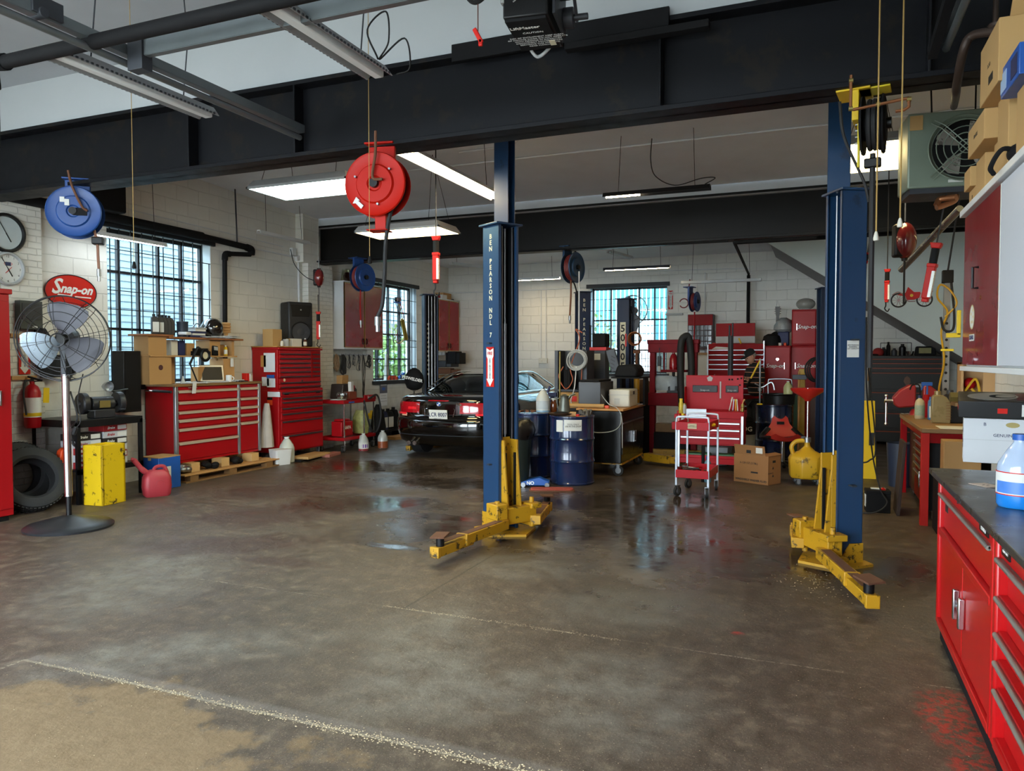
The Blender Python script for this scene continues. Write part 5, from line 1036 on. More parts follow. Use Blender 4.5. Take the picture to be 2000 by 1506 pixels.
# black iron pipe along the wall, elbow and drop
m = M(); yA = 6.3
pA, pB = pj(300, 440, X=LW + .12), pj(462, 497, X=LW + .22)
pipe = [(LW + .14, 2.0, 3.42), (LW + .14, 6.6, 3.40)]; m.cyl((LW + .14, 1.0, 3.42), (LW + .14, 8.3, 3.37), .06, n=16); m.cyl((LW + .14, 8.3, 3.37), (LW + .14, 9.25, 3.34), .045, n=16)
m.tube(sp([(LW + .14, 9.2, 3.34), (LW + .14, 9.3, 3.32), (LW + .14, 9.3, 3.24)], 5), .055, 12).cyl((LW + .14, 9.28, 3.24), (LW + .09, 8.85, 3.20), .035)
m.tube(sp([(LW + .09, 8.9, 3.20), (LW + .08, 8.82, 3.19), (LW + .08, 8.8, 3.1)], 5), .045, 12).cyl((LW + .08, 8.8, 3.12), (LW + .08, 8.78, 1.3), .035, n=14)
S('iron_drain_pipe', m, MBLK, 'black iron drain pipe running over the side window and down the wall', 'pipe')
S('pipe_hanger', M().tube([(LW + .14, 9.0, 3.36), (LW + .12, 8.98, 4.42)], .012, 8), DGRY, 'perforated strap holding the black drain pipe to the ceiling', 'hanger')
m = M().box((LW + .05, 10.42, 3.44), (.06, .1, .12)).box((LW + .06, 10.52, 3.34), (.06, .09, .08), (.3, 0, 0)); S('junction_box', m, WHT, 'white junction boxes on the wall beside the beam pier', 'junction box')
# ================================================================ the car and the middle of the shop
def W(x, D):
    u = (x - 1000) / FPX; return (-.379 * D + .925 * u * D, .925 * D + .379 * u * D)
def P(x, y, D):
    u = (x - 1000) / FPX; return Vector((*W(x, D), EYE - (y - 703) * D / FPX))
CAR = mat('car_black', '050506', .10, 0, 0, coat=1, rv=.02); CGL = mat('car_glass', '0a1013', .03, 0, 0, rv=.01); CGL2 = glassy('car_window', (.28, .34, .34), .16, .02)
TAIL = mat('tail_lamp_red', 'a3101c', .08, 0, .25, 30, coat=1); TAIL2 = mat('tail_lamp_bright', 'd8202a', .1, 0, .1, coat=1, emit='d01a20', es=.12)
t = T('car', 'black two-door car with red tail lamps parked tail-out on the rear lift', 'car', (-5.55, 10.42, 0), 0); t.scale = (1.05, 1, 1)
KZ = [(.22, .80, .20, 4.40), (.30, .86, .07, 4.52), (.45, .885, .01, 4.58), (.58, .89, .0, 4.6), (.655, .89, .02, 4.58), (.68, .885, .055, 4.55), (.80, .885, .075, 4.45), (.90, .875, .085, 4.2), (.97, .85, .10, 3.75), (1.0, .83, .13, 3.6), (1.02, .79, .22, 3.5), (1.045, .70, .50, 3.4)]
def car_ring(z, n=72, off=0):
    for i in range(len(KZ) - 1):
        if KZ[i][0] <= z <= KZ[i + 1][0]:
            a, b = KZ[i], KZ[i + 1]; f_ = (z - a[0]) / (b[0] - a[0]); w_, r0, fr = (a[k] + (b[k] - a[k]) * f_ for k in (1, 2, 3)); break
    out = []; q = n // 4
    for i in range(-q, 3 * q):                       # rear arc, then front arc; index 0 is the middle of the tail
        k = i if i <= q else i - 2 * q; ph = k / q * math.pi / 2; sn, cs = math.sin(ph), math.cos(ph)
        x = w_ * abs(sn) ** .75 * (1 if sn >= 0 else -1); y = r0 + .5 * (1 - cs) ** 1.3
        if i > q: x = -x; y = fr - .7 * (1 - cs) ** 1.2
        nx, ny = sn, -cs
        if i > q: nx, ny = -sn, cs
        out.append(Vector((x + off * nx, y + off * ny, z)))
    out = out[q:] + out[:q]
    return out
m = M(); m.loft([car_ring(z) for z in (.22, .30, .38, .45, .52, .58, .62, .655, .668, .68, .74, .80, .85, .90, .94, .97, .99, 1.0, 1.02, 1.045)]); m.ob('body', CAR, t, ang=50)
def skin(i0, i1, zs, off, name, mt):
    rows = []
    for z in zs:
        r_ = car_ring(z, 288, off); rows.append([r_[i % 288] for i in range(i0, i1 + 1)])
    return M().loft(rows, close=False, caps=False).ob(name, mt, t)
for s in (-1, 1):
    q = lambda a, b: (a, b) if s > 0 else (-b, -a)
    a, b = q(13, 60); skin(a, b, (.755, .80, .85, .90, .925), .006, 'tail_lamp', TAIL)
    a, b = q(28, 60); skin(a, b, (.725, .755), .008, 'tail_lamp_lower', TAIL2)
    a, b = q(16, 26); skin(a, b, (.81, .83, .85), .010, 'lamp_detail', TAIL2)
a, b = -36, -27; skin(a, b, (.70, .745), .007, 'bumper_reflector', mat('reflector_peach', 'd9a890', .2, 0, .1))
skin(-40, 40, (.655, .668), .004, 'bumper_seam', MBLK); skin(-44, 44, (.40, .412), .005, 'lower_seam', DGRY)
M().bx(-.19, .15, .085, .10, .945, .962).ob('brake_light', TAIL, t)
M().box((-.0, .035, .735), (.31, .012, .155), (R(6), 0, 0)).ob('number_plate', LAB, t, .004)
text('LCR 8007', (0, .024, .733), .092, DBLU, t, (96, 0, 0), ext=.0006, bold=.0012, sx=.82); text('NEW YORK', (0, .031, .795), .022, DBLU, t, (96, 0, 0), ext=.0004); text('EMPIRE STATE', (0, .016, .672), .02, DBLU, t, (96, 0, 0), ext=.0004)
M().tube([(-.24, .06, .70), (-.24, .07, .82), (-.20, .072, .83)], .005, 5).tube([(.24, .06, .70), (.27, .07, .82), (.24, .072, .83)], .005, 5).ob('plate_recess_edge', CHR, t)
M().lathe([(.040, .058), (.040, .072)], (0, 0, .90), 'Y', 24).ob('badge', CHR, t); M().lathe([(.032, .054), (.032, .058)], (0, 0, .90), 'Y', 24).ob('badge_face', BLUP, t)
M().bx(0, .022, .052, .055, .90, .922).bx(-.022, 0, .052, .055, .878, .90).ob('badge_quarters', WTXT, t)
text('328i', (.33, .074, .895), .055, CHR, t, (92, 0, 0), bold=.001, ext=.001)
GH = [(.80, .64, 1.045, .60), (1.0, .68, 1.13, .57), (1.3, .72, 1.26, .54), (1.62, .73, 1.345, .53), (1.95, .74, 1.385, .54), (2.35, .74, 1.395, .55), (2.75, .73, 1.365, .54), (3.1, .72, 1.23, .56), (3.45, .70, 1.045, .6)]
def ghs(y, wb, zt, wt, o=0): return [Vector((s_ * (w_ + o), y, z + o)) for s_, w_, z in ((-1, wb, 1.03), (-1, (wb + wt) / 2 + .01, (1.03 + zt) / 2), (-1, wt, zt - .03), (-1, wt * .6, zt - .004), (0, 0, zt), (1, wt * .6, zt - .004), (1, wt, zt - .03), (1, (wb + wt) / 2 + .01, (1.03 + zt) / 2), (1, wb, 1.03))]
M().loft([ghs(*g) for g in GH], close=False, caps=False).ob('window_glass', CGL2, t)
M().loft([ghs(*g, .008)[2:7] for g in GH[3:7]], close=False, caps=False).ob('roof', CAR, t)
for s in (0, 1):
    r_ = []
    for g in GH[:4]:
        k = ghs(*g, .009); k = k if s == 0 else k[::-1]; r_.append([k[2].lerp(k[3], .12), k[2], k[2].lerp(k[1], .5), k[2].lerp(k[1], .55)])
    M().loft(r_, close=False, caps=False).ob('rear_pillar', CAR, t)
    r_ = []
    for g in GH[6:]:
        k = ghs(*g, .009); k = k if s == 0 else k[::-1]; r_.append([k[2].lerp(k[3], .1), k[2], k[2].lerp(k[1], .2)])
    M().loft(r_, close=False, caps=False).ob('front_pillar', CAR, t)
    sg = -1 if s == 0 else 1
    M().tube(sp([(sg * .70, 1.05, 1.10), (sg * .65, 1.45, 1.27), (sg * .575, 1.9, 1.375), (sg * .585, 2.6, 1.375), (sg * .63, 3.1, 1.23), (sg * .72, 3.42, 1.05), (sg * .76, 2.2, 1.05), (sg * .735, 1.2, 1.05)]), .011, 6, closed=True).ob('window_trim', CHR, t)
M().bx(-.6, .6, 1.0, 1.35, 1.0, 1.06).ob('parcel_shelf', MBLK, t)
for x in (-.38, .38): M().ball((x, 1.55, 1.13), (.15, .07, .14), 14, 8).ob('rear_headrest', MBLK, t); M().ball((x, 2.35, 1.10), (.22, .08, .24), 14, 8).ob('front_seat', MBLK, t)
for s in (-1, 1):
    for y in (.98, 3.72):
        M().lathe([(.20, s * .66), (.32, s * .67), (.325, s * .70), (.325, s * .86), (.31, s * .885), (.22, s * .89)], (0, y, .325), 'X', 36).ob('tyre', RUB, t)
        M().lathe([(.22, s * .86), (.22, s * .885), (.05, s * .875)], (0, y, .325), 'X', 24).ob('wheel', ALU, t)
        M().ring((s * .885, y, .33), .355, .022, 'X', 28, 6, 0, 180).ob('wheel_arch', MBLK, t)
M().cyl((-.50, .12, .27), (-.50, .02, .27), .035, n=12).cyl((-.40, .12, .27), (-.40, .02, .27), .035, n=12).ob('exhaust_tip', CHR, t)

# ---------------------------------------------------------------- drums, bin, floor things
def drum(label, loc, mt=DRUM, group='blue oil drums', cat='drum'):
    t = T('oil_drum', label, cat, loc, 0, group)
    pf = [(.285, 0), (.292, .01), (.292, .025), (.284, .035)]
    for zc in (.30, .585): pf += [(.284, zc - .03), (.290, zc - .014), (.297, zc), (.290, zc + .014), (.284, zc + .03)]
    pf += [(.284, .85), (.292, .86), (.292, .88), (.284, .88), (.282, .868)]
    M().lathe(pf, n=48).ob('shell', mt, t); M().lathe([(.30, .295), (.3005, .305)], n=48); M().lathe([(.025, .865), (.025, .885)], (.2, .05, 0), n=12).ob('bung', STL, t); return t
t = drum('blue oil drum standing before the black printer bench, with two paper labels', (*W(1117, 9.72), 0)); t.rotation_euler = (0, 0, R(12))
for a, w_, h_, z, body in ((-28, .10, .15, .76, ''), (8, .23, .14, .77, 'TOOL ONLY\nUSE IN THE SHOP')):
    c = Vector((.2875 * math.sin(R(a)), -.2875 * math.cos(R(a)), z)); L_ = [(.288 * math.sin(R(a) + k * w_ / .288 / 6), -.288 * math.cos(R(a) + k * w_ / .288 / 6), z + s * h_ / 2) for s in (-1, 1) for k in (-3, -2, -1, 0, 1, 2, 3)]
    M().add(L_, [(i, i + 1, i + 8, i + 7) for i in range(6)]).ob('paper_label', LAB, t)
    if body: text(body, (c.x * 1.012, c.y * 1.012, z), .026, INK, t, (90, 0, a), ext=.0006)
drum('blue oil drum behind the bin, carrying the white gallon jug', (*W(1040, 10.3), 0))
t = T('rubbish_bin', 'dark green wheeled bin with a black liner beside the centre lift post', 'bin', (*W(1003, 9.55), 0), 0)
M().lathe([(.19, .06), (.235, .70), (.25, .72), (.24, .72), (.18, .10)], n=32).ob('tub', mat('bin_green', '1b2622', .5, 0, .1), t)
m = M(); m.loft([[((r_ + .018 * math.sin(5 * R(a) + k)) * math.cos(R(a)), (r_ + .018 * math.cos(7 * R(a))) * math.sin(R(a)), z + .01 * math.sin(4 * R(a) + k)) for a in range(0, 360, 10)] for k, (z, r_) in enumerate(((.60, .245), (.70, .27), (.80, .25), (.84, .22), (.76, .20)))], caps=False); m.ob('liner', mat('liner_plastic', '121214', .3, 0, .1), t)
for a in (30, 150, 270): M().ball((.15 * math.cos(R(a)), .15 * math.sin(R(a)), .03), .03, 10, 6).ob('castor', BLK, t)
t = T('floor_jack', 'small blue floor jack lying before the drums', 'jack', (*W(1046, 9.42), 0), 15); M().prism([(-.18, .02), (.16, .02), (.18, .07), (.05, .12), (-.18, .06)], -.07, .07, 'Y').ob('frame', BLUP, t, .008)
text('NO', (-.06, -.072, .05), .06, WTXT, t, bold=.002, ext=.0006); 
for x in (-.15, .15): M().cyl((x, -.09, .03), (x, .09, .03), .03, n=14).ob('wheel', STL, t)
t = T('drip_tray', 'long faded red creeper headrest tray on the floor before the drum', 'tray', (*W(1078, 9.12), 0), 20); M().prism(rrect(.52, .16, .05), .0, .03, 'Z').ob('pad', mat('faded_red', '8e3a2e', .7, 0, .2), t, .006); M().prism(rrect(.56, .19, .06), 0, .012, 'Z').ob('rim', RUST, t)
dz = .886
A1, A2 = W(1117, 9.72), W(1040, 10.3)
jug('windshield_jug', 'cloudy white gallon jug on the drum behind the bin', (W(1060, 10.15)[0], W(1060, 10.15)[1], dz), .32, mat('pale_blue_fluid', '7d9db5', .3, 0, .05), rz=10, lab=mat('faded_label', 'aab2b8', .6, 0, .2), lv=.1)
bottle('amber_jar', 'jar of amber oil beside the white jug on the drum', (W(1081, 10.2)[0], W(1081, 10.2)[1], dz), .19, .045, mat('amber_oil', '5c2a0c', .12, 0, .1, coat=.5), CLR, nk=.8)
t = T('spray_gun', 'dark blue trigger sprayer head behind the amber jar', 'sprayer', (*W(1078, 10.42), dz)); M().cyl((0, 0, 0), (0, 0, .2), .03).ob('cup', DBLU, t); M().bx(-.06, .07, -.02, .02, .20, .26).box((-.05, 0, .30), (.03, .03, .1), (0, .4, 0)).ob('gun', DBLU, t, .006)
t = T('oil_pitcher', 'galvanised oil pitcher with long spout on the front drum', 'pitcher', (*W(1102, 9.86), dz), 20); M().lathe([(.085, 0), (.085, .01), (.055, .20), (.055, .235), (.058, .24), (.02, .262)], n=28).ob('body', mat('pitcher_zinc', '6b6f68', .45, .7, .3, 12, bump=.1), t)
M().tube(sp([(.04, 0, .19), (.08, 0, .24), (.14, 0, .27)]), [.02] * 9 + [.012] * 8, 10).ob('spout', MATS['pitcher_zinc'], t); M().tube(sp([(-.05, 0, .22), (-.10, 0, .18), (-.075, 0, .06)]), .007, 6).ob('handle', MATS['pitcher_zinc'], t)
t = T('oily_dish', 'brown oily dish on the front drum', 'dish', (*W(1093, 9.56), dz)); M().lathe([(.09, 0), (.15, .02), (.16, .035), (.15, .035), (.08, .012)], n=28, sy=.6).ob('dish', mat('oily_brown', '3a2718', .35, 0, .3), t); M().ball((.02, 0, .035), (.1, .05, .02), 14, 8).ob('rag', MBLK, t)
S('wood_block', M().bx(-.04, .04, -.03, .03, 0, .05), WOOD, 'small bare wood block on the front drum', 'block', (*W(1119, 9.55), dz), 10, bv=.003)
t = T('water_pump', 'grey cast metal pump part at the front drum edge', 'engine part', (*W(1144, 9.6), dz), 30); m = M()
for k in range(9): m.cyl((.06 * math.cos(k * .7), .05 * math.sin(k * .7), .02), (.075 * math.cos(k * .7), .065 * math.sin(k * .7), .06 + .01 * (k % 3)), .018, n=8)
m.lathe([(.06, 0), (.065, .02), (.05, .05), (.03, .075)], n=16).ob('casting', mat('cast_alloy', '77756f', .5, .7, .25, 16, bump=.3), t)
S('red_plastic_plug', M().lathe([(.025, 0), (.025, .02), (.015, .025)], n=14), BRED, 'red plastic cap on the front drum', 'cap', (*W(1128, 9.47), dz))
m = M(); rnd = random.Random(3)
for k in range(10): m.box((rnd.uniform(-.14, .14), rnd.uniform(-.12, .1), .012), (rnd.uniform(.02, .08), .03, .02), (0, 0, rnd.uniform(0, 3)))
S('drum_top_scraps', m, RUST, 'rusty scraps littering the drum beside the white jug', 'scrap', (*W(1030, 10.3), dz), 0, kind='stuff')

# ---------------------------------------------------------------- equipment rack behind the drums
t = T('equipment_rack', 'grey steel equipment rack hung with hoses and cables behind the drums', 'rack', (W(1128, 11.3)[0] - .05, W(1128, 11.3)[1], 0), 0)
M().bx(-.25, -.20, -.2, .2, 0, 1.74).ob('side_post', DGRY, t); M().bx(.20, .25, -.2, .2, 0, 1.74).ob('side_post', DGRY, t); M().bx(-.2, .22, .15, .18, .0, 1.74).bx(-.12, .12, -.2, .2, .10, .62).ob('back_panel', DGRY, t); M().bx(-.25, .25, -.22, .2, .84, .88).bx(-.25, .25, -.22, .2, 1.13, 1.16).ob('shelf', BLK, t)
m = M(); m.bx(-.14, -.04, -.1, .05, 1.17, 1.45).bx(.0, .05, -.15, -.05, 1.17, 1.5).cyl((-.02, -.2, 1.2), (-.02, -.2, 1.5), .03); m.ob('regulator_block', MBLK, t, .006)
M().bx(-.16, .18, -.2, -.0, .88, 1.12).ob('brown_carton', CARD, t, .004); M().bx(-.10, -.02, -.203, -.2, .99, 1.08).ob('yellow_note', YPL, t); M().bx(.0, .10, -.203, -.2, .98, 1.06).ob('red_white_label', BRED, t)
m = M()
for k in range(7): m.ring((.12 + .012 * (k % 3), -.26 - .012 * k, 1.62 - .006 * k), .12 + .008 * (k % 4), .010, 'Y', 24, 6)
m.ob('grey_hose_coil', LGRY, t)
M().tube(sp([(.12, -.3, 1.5), (.10, -.32, 1.2), (.04, -.3, .98), (.12, -.3, .90), (.16, -.28, .93)]), .008, 6).tube([(.14, -.24, 1.7), (.14, -.24, 2.9)], .010, 6).ob('white_cord', WHT, t)
M().tube(sp([(-.1, -.24, 1.5), (-.16, -.27, 1.35), (-.05, -.28, 1.17), (.05, -.26, 1.3), (.02, -.26, 1.5), (.16, -.27, 1.9), (.10, -.27, 2.05), (.2, -.27, 2.0)]), .008, 6).tube(sp([(.19, -.25, 1.5), (.18, -.26, 1.0), (.19, -.25, .6)]), .007, 6).ob('orange_cord', mat('orange_cord', 'a8522a', .5, 0, .1), t)
t = T('parts_drawer_tower', 'narrow dark perforated tower with a charger hung behind the rack', 'tower', (*W(1170, 11.95), 0)); M().bx(-.13, .13, -.12, .12, 0, 1.75).ob('case', DGRY, t, .005); M().bx(-.13, -.10, -.13, -.12, .0, 2.15).ob('perforated_post', MBLK, t)
M().bx(-.08, .14, -.14, .12, 1.80, 2.02).ob('charger_body', MBLK, t, .02); M().bx(-.12, .15, -.15, .12, 1.75, 1.80).ob('red_strip', BRED, t); M().bx(-.07, .05, -.127, -.12, 1.6, 1.7).ob('white_tag', LAB, t)
t = T('oxygen_wand', 'tall thin brass and steel wand standing beside the rack', 'wand', (*W(1093, 10.75), 0)); M().cyl((0, 0, .9), (0, 0, 1.72), .012).cyl((0, 0, .0), (0, 0, .92), .02).ob('rod', mat('aged_brass', '8a7a45', .4, .6, .1), t); M().tube(sp([(.0, -.02, 1.0), (.04, -.03, .96), (0, -.03, .93), (.04, -.02, .9)]), .01, 6).ob('spring', STL, t)

# ---------------------------------------------------------------- black printer bench
BB = (-2.79, 10.66, 0)
t = T('rolling_bench', 'black rolling workbench with a wood top carrying two printers', 'bench', BB, 90)
M().bx(-.68, .68, -.31, .31, .18, .90).ob('cabinet', mat('gloss_black', '0f1012', .22, 0, .08), t, .01); M().bx(-.70, .70, -.34, .33, .90, .93).ob('worktop', OAK, t, .004)
for a, b in ((-.66, -.005), (.005, .66)): o = M().bx(a, b, -.322, -.31, .30, .74).ob('door', MATS['gloss_black'], t, .004); M().bx((-.06 if a < -.1 else .04), (-.04 if a < -.1 else .06), -.35, -.322, .42, .58).ob('handle', CHR, o, .003)
M().bx(-.66, .66, -.322, -.31, .76, .88).ob('drawer', MATS['gloss_black'], t, .004); M().bx(-.64, .64, -.33, -.32, .72, .74).ob('rail', STL, t); M().bx(-.62, .68, -.31, .31, .155, .18).ob('lower_shelf', YEL, t)
for x in (-.6, .6):
    for y in (-.25, .25): caster(t, x, y, .075, ang=90 if x < 0 else 70)
m = M(); m.tube(sp([(-.69, .2, .62), (-.72, .0, .60), (-.71, -.2, .63), (-.70, -.30, .72), (-.70, -.31, .88)]), .006, 6).tube(sp([(-.5, .1, 1.22), (-.6, -.1, 1.0), (-.69, -.25, .94), (-.7, -.32, .8), (-.70, -.33, .4)]), .006, 6); S('loose_mains_lead', m, LGRY, 'grey mains lead drooping round the corner of the black bench', 'cable', BB, 90)
tx = .931
t = T('grey_cabinet_box', 'dark grey box cabinet on the black bench', 'cabinet', (-2.90, 10.42, tx), 0); M().bx(-.22, .10, -.35, .35, 0, .36).ob('case', mat('slate_grey', '3b3e46', .45, 0, .06), t, .008); M().bx(-.20, .08, -.34, .3, .36, .39).ob('lid', MBLK, t, .008)
t = T('laser_printer', 'white box printer on the black bench beside the grey box', 'printer', (-2.60, 10.62, tx), 0); M().bx(-.16, .14, -.26, .26, 0, .25).ob('body', CRM, t, .02); M().bx(-.165, .145, -.265, .265, .17, .175).ob('seam', LGRY, t)
m = M()
for k in range(5): m.bx(-.08, -.0, -.263, -.26, .04 + k * .018, .048 + k * .018)
m.ob('vent', LGRY, t); M().bx(.141, .143, -.05, .05, .17, .22).ob('emblem', DGRY, t)
t = T('black_shelf_tray', 'black shelf over the white printer', 'shelf', (-2.58, 10.9, tx), 0); M().bx(-.2, .22, -.35, .35, .40, .42).ob('board', MBLK, t, .004); M().bx(-.18, -.15, .1, .34, 0, .40).bx(.17, .2, .1, .34, 0, .40).ob('leg', MBLK, t)
t = T('black_tool_bag', 'open black tool bag with a stiff flap above the white printer', 'bag', (-2.60, 10.85, tx + .421), 0); M().prism([(-.16, 0), (.18, 0), (.21, .1), (.14, .19), (-.1, .17)], -.25, .2, 'Y').ob('bag', MBLK, t, .03); M().box((-.20, -.1, .24), (.14, .03, .34), (0, -.28, 0)).ob('flap', DGRY, t, .01)
m = M()
for k in range(4): m.box((-.20 + .01 * k - .02, -.12, .14 + k * .05), (.07, .006, .012), (0, .5, 0))
m.ob('flap_loops', BLK, t)
S('brown_parcel', M().cyl((-.25, 0, .03), (.25, 0, .03), .03, n=12), CARD2, 'rolled brown paper tube at the bench edge under the lead', 'paper roll', (-2.98, 9.99 + .02, tx), 0)
S('bench_papers', M().bx(-.1, .1, -.15, .15, 0, .01), PAP, 'papers at the far end of the black bench', 'papers', (-2.6, 11.15, tx), 10)
for x, y, lab, mt, sz in ((-2.52, 10.45, 'small red drawing tool on the black bench shelf', BRED, .03), (-2.70, 10.05, 'orange plug adaptor beside the grey box', ORG, .03)):
    S('small_adaptor', M().bx(-sz, sz, -sz, sz, 0, .04), mt, lab, 'adaptor', (x, y, tx), 0, bv=.004)
# fan head mounted on the 50005 post, red pipe reel beside it
t = T('post_fan', 'grey bladed wire guard fan mounted on the numbered lift post', 'fan', P(1234, 606, 12.25), 0)
m = M()
for R0, y in ((.24, 0), (.235, .05), (.17, -.06), (.09, -.08)): m.ring((0, y, 0), R0, .006 if R0 > .2 else .0035, 'Y', 36, 5)
for k in range(14): a = R(k * 360 / 14); ca, sa = math.cos(a), math.sin(a); m.tube([(.235 * ca, 0, .235 * sa), (.17 * ca, -.06, .17 * sa), (.03 * ca, -.085, .03 * sa)], .003, 4)
m.ob('wire_guard', DGRY, t); M().cyl((0, -.02, 0), (0, .16, 0), .06, n=16).bx(-.12, .0, -.05, .05, -.06, .06).ob('motor', BLK, t)
M().prism([(0, .05), (-.16, .16), (-.05, .23), (.06, .12)], -.02, -.01, 'Y').ob('blade', DGRY, t); M().prism([(.02, -.02), (.14, -.14), (.08, -.36), (.02, -.36), (.01, -.2)], -.03, -.015, 'Y').ob('blade', DGRY, t)
t = T('copper_coil', 'coil of copper tube on a red bracket beside the numbered post', 'coil', P(1240, 662, 12.05), 0); m = M()
for k in range(4): m.ring((0, -.02 * k, 0), .085 + .008 * k, .008, 'Y', 28, 6)
m.ob('tube_coil', COP, t); M().box((-.14, .02, -.02), (.06, .06, .22)).ob('bracket', BRED, t, .01)
m = M(); rnd = random.Random(4); 
for k in range(14): m.ring((rnd.uniform(-.02, .02), 0, -.045 * k), .026, .006, 'XY'[k % 2], 10, 4)
S('hanging_chain', m, DGRY, 'dark chain hanging beside the numbered lift post', 'chain', P(1244, 690, 12.05))
t = T('jack_stand', 'tall yellow stand with a dark screw behind the black bench', 'jack', (*W(1243, 11.6), 0)); M().cyl((0, 0, 0), (0, 0, 1.42), .045, n=14).ob('tube', YEL, t); M().cyl((0, 0, 1.4), (0, 0, 1.72), .022, n=10).bx(-.05, .05, -.03, .03, 1.70, 1.75).ob('screw', RUST, t); M().cyl((-.12, 0, 1.42), (.14, 0, 1.42), .008).ob('handle', STL, t)
m = M(); m.loft([[((.16 + .03 * math.sin(3 * R(a))) * s * math.cos(R(a)), .13 * s * math.sin(R(a)), z) for a in range(0, 360, 24)] for z, s in ((0, .9), (.15, 1.1), (.3, .9), (.38, .4))]); S('brown_sack', m, mat('brown_sack', '6d5138', .85, 0, .2, bump=.4), 'crumpled brown sack behind the yellow stand', 'sack', (*W(1256, 12.9), .88))
S('sack_plinth', M().bx(-.17, .17, -.15, .15, 0, .88), MBLK, 'dark cabinet under the brown sack', 'cabinet', (*W(1256, 12.9), 0), 0, bv=.01)
# ---------------------------------------------------------------- press
t = T('hydraulic_press', 'maroon H-frame hydraulic press with a bottle jack, behind the tool cart', 'press', (*W(1315, 12.25), 0), 0); t.scale = (.8, 1, 1)
for s in (-1, 1):
    M().bx(s * .42 - .055, s * .42 + .055, -.07, .07, .02, 1.88).ob('upright', PRED, t, .006); M().bx(s * .42 - .05, s * .42 + .05, -.2, .2, 0, .05).ob('foot', PRED, t, .004)
M().bx(-.50, .50, -.10, .10, 1.72, 1.88).bx(-.52, .52, -.11, .11, 1.86, 1.93).ob('top_beam', PRED, t, .006); M().bx(-.50, .50, -.10, .10, .85, 1.06).ob('bed', PRED, t, .006); M().bx(-.26, .28, -.08, .08, 1.40, 1.44).ob('sliding_plate', PRED, t, .004)
for s in (-1, 1): M().cyl((s * .2, .02, 1.42), (s * .2, .02, 1.74), .018).ob('spring_rod', PRED, t)
M().lathe([(.085, 1.44), (.09, 1.5), (.085, 1.62), (.055, 1.68), (.03, 1.70), (.03, 1.78)], n=24).ob('bottle_jack', mat('jack_red', 'a01820', .3, 0, .08, coat=.4), t); M().cyl((0, 0, 1.2), (0, 0, 1.40), .03).ob('ram', BLK, t)
M().bx(-.12, .10, -.06, .06, 1.06, 1.10).bx(-.10, -.06, -.05, .05, 1.10, 1.17).bx(.04, .08, -.05, .05, 1.10, 1.17).ob('press_plates', BLK, t, .003); M().bx(-.34, .34, -.1, .1, .42, .56).ob('wood_shelf', DWOOD, t, .004); M().bx(-.35, .35, -.2, .15, .06, .42).ob('black_bin', MBLK, t, .01)
m = M(); m.loft([[(-.02 + .24 * s * math.cos(R(a)) * (1 + .1 * math.sin(R(5 * a))), -.02 + .07 * s * math.sin(R(a)), z) for a in range(0, 360, 18)] for z, s in ((1.10, .8), (1.2, 1), (1.30, .95), (1.34, .7))]); S('plastic_sheet', m, mat('crumpled_plastic', '9aa5ad', .25, 0, .15, 10, bump=.5), 'crumpled clear plastic draped across the press bed', 'plastic sheet', (*W(1303, 12.32), 0))
S('thick_black_hose', M().tube(sp([(.0, 0, .85), (-.02, .0, 1.4), (-.02, .02, 1.85), (.03, .04, 1.97), (.10, .08, 1.93), (.13, .12, 1.5), (.12, .12, 1.1)]), .055, 12), RUB, 'thick black exhaust hose draped over the press', 'hose', (*W(1331, 11.95), 0))
t = T('brush', 'black handled brush hung inside the press', 'brush', P(1287, 715, 12.1)); M().bx(-.03, .03, -.02, .02, 0, .16).cyl((0, 0, .15), (0, 0, .30), .006).ob('handle', BLK, t, .008); M().bx(-.02, .02, -.015, .015, -.09, 0).ob('bristles', LGRY, t)
# ---------------------------------------------------------------- open-topped pink-red chest and service cart
CX = (*W(1391, 10.95), 0)
t = T('open_tool_chest', 'faded red tool chest with its lid raised, holding screwdrivers', 'tool chest', CX, 0)
PK = matte(mat('faded_chest_red', 'a80f1e', .42, 0, .05, 3), .18)
M().bx(-.46, .46, -.22, .22, .37, .80).bx(-.47, .47, -.235, .235, .76, .86).ob('body', PK, t, .006); M().bx(-.41, .42, .19, .22, .86, 1.37).bx(-.41, -.40, .05, .22, .86, 1.2).ob('lid', PK, t, .005)
for x in (-.46, .43): M().bx(x, x + .035, -.245, -.21, .04, .80).ob('silver_post', ALU, t, .003)
for a, b in ((.39, .50), (.52, .61), (.63, .71)): box_drawer(t, -.41, .41, a, b, -.22, PK, ALU, .02, b - .022, 0)
M().bx(-.44, .44, -.22, .2, .10, .18).bx(-.44, .44, -.22, -.2, .18, .22).ob('lower_tray', PK, t, .004)
for x, w_ in ((-.13, .36), (.26, .18)): M().bx(x - w_ / 2, x + w_ / 2, .165, .19, 1.12, 1.22).ob('magnetic_tray', BLK, t, .004); text('Snap-on', (x, .164, 1.15), .04, LGRY, t, ext=.0004)
M().bx(.085, .105, .17, .19, 1.03, 1.28).ob('gauge_stick', LGRY, t); M().prism([(-.06 + .045 * math.sin(R(72 * k)), 1.32 + .045 * math.cos(R(72 * k))) for k in range(5)], .183, .19, 'Y').ob('pentagon_emblem', LGRY, t)
m = M()
for x, z in ((.22, 1.31), (.26, 1.31), (.34, 1.32), (.39, 1.33), (.37, 1.23)): m.bx(x - .012, x + .012, .184, .19, z - .012, z + .012)
m.ob('dark_stickers', MBLK, t)
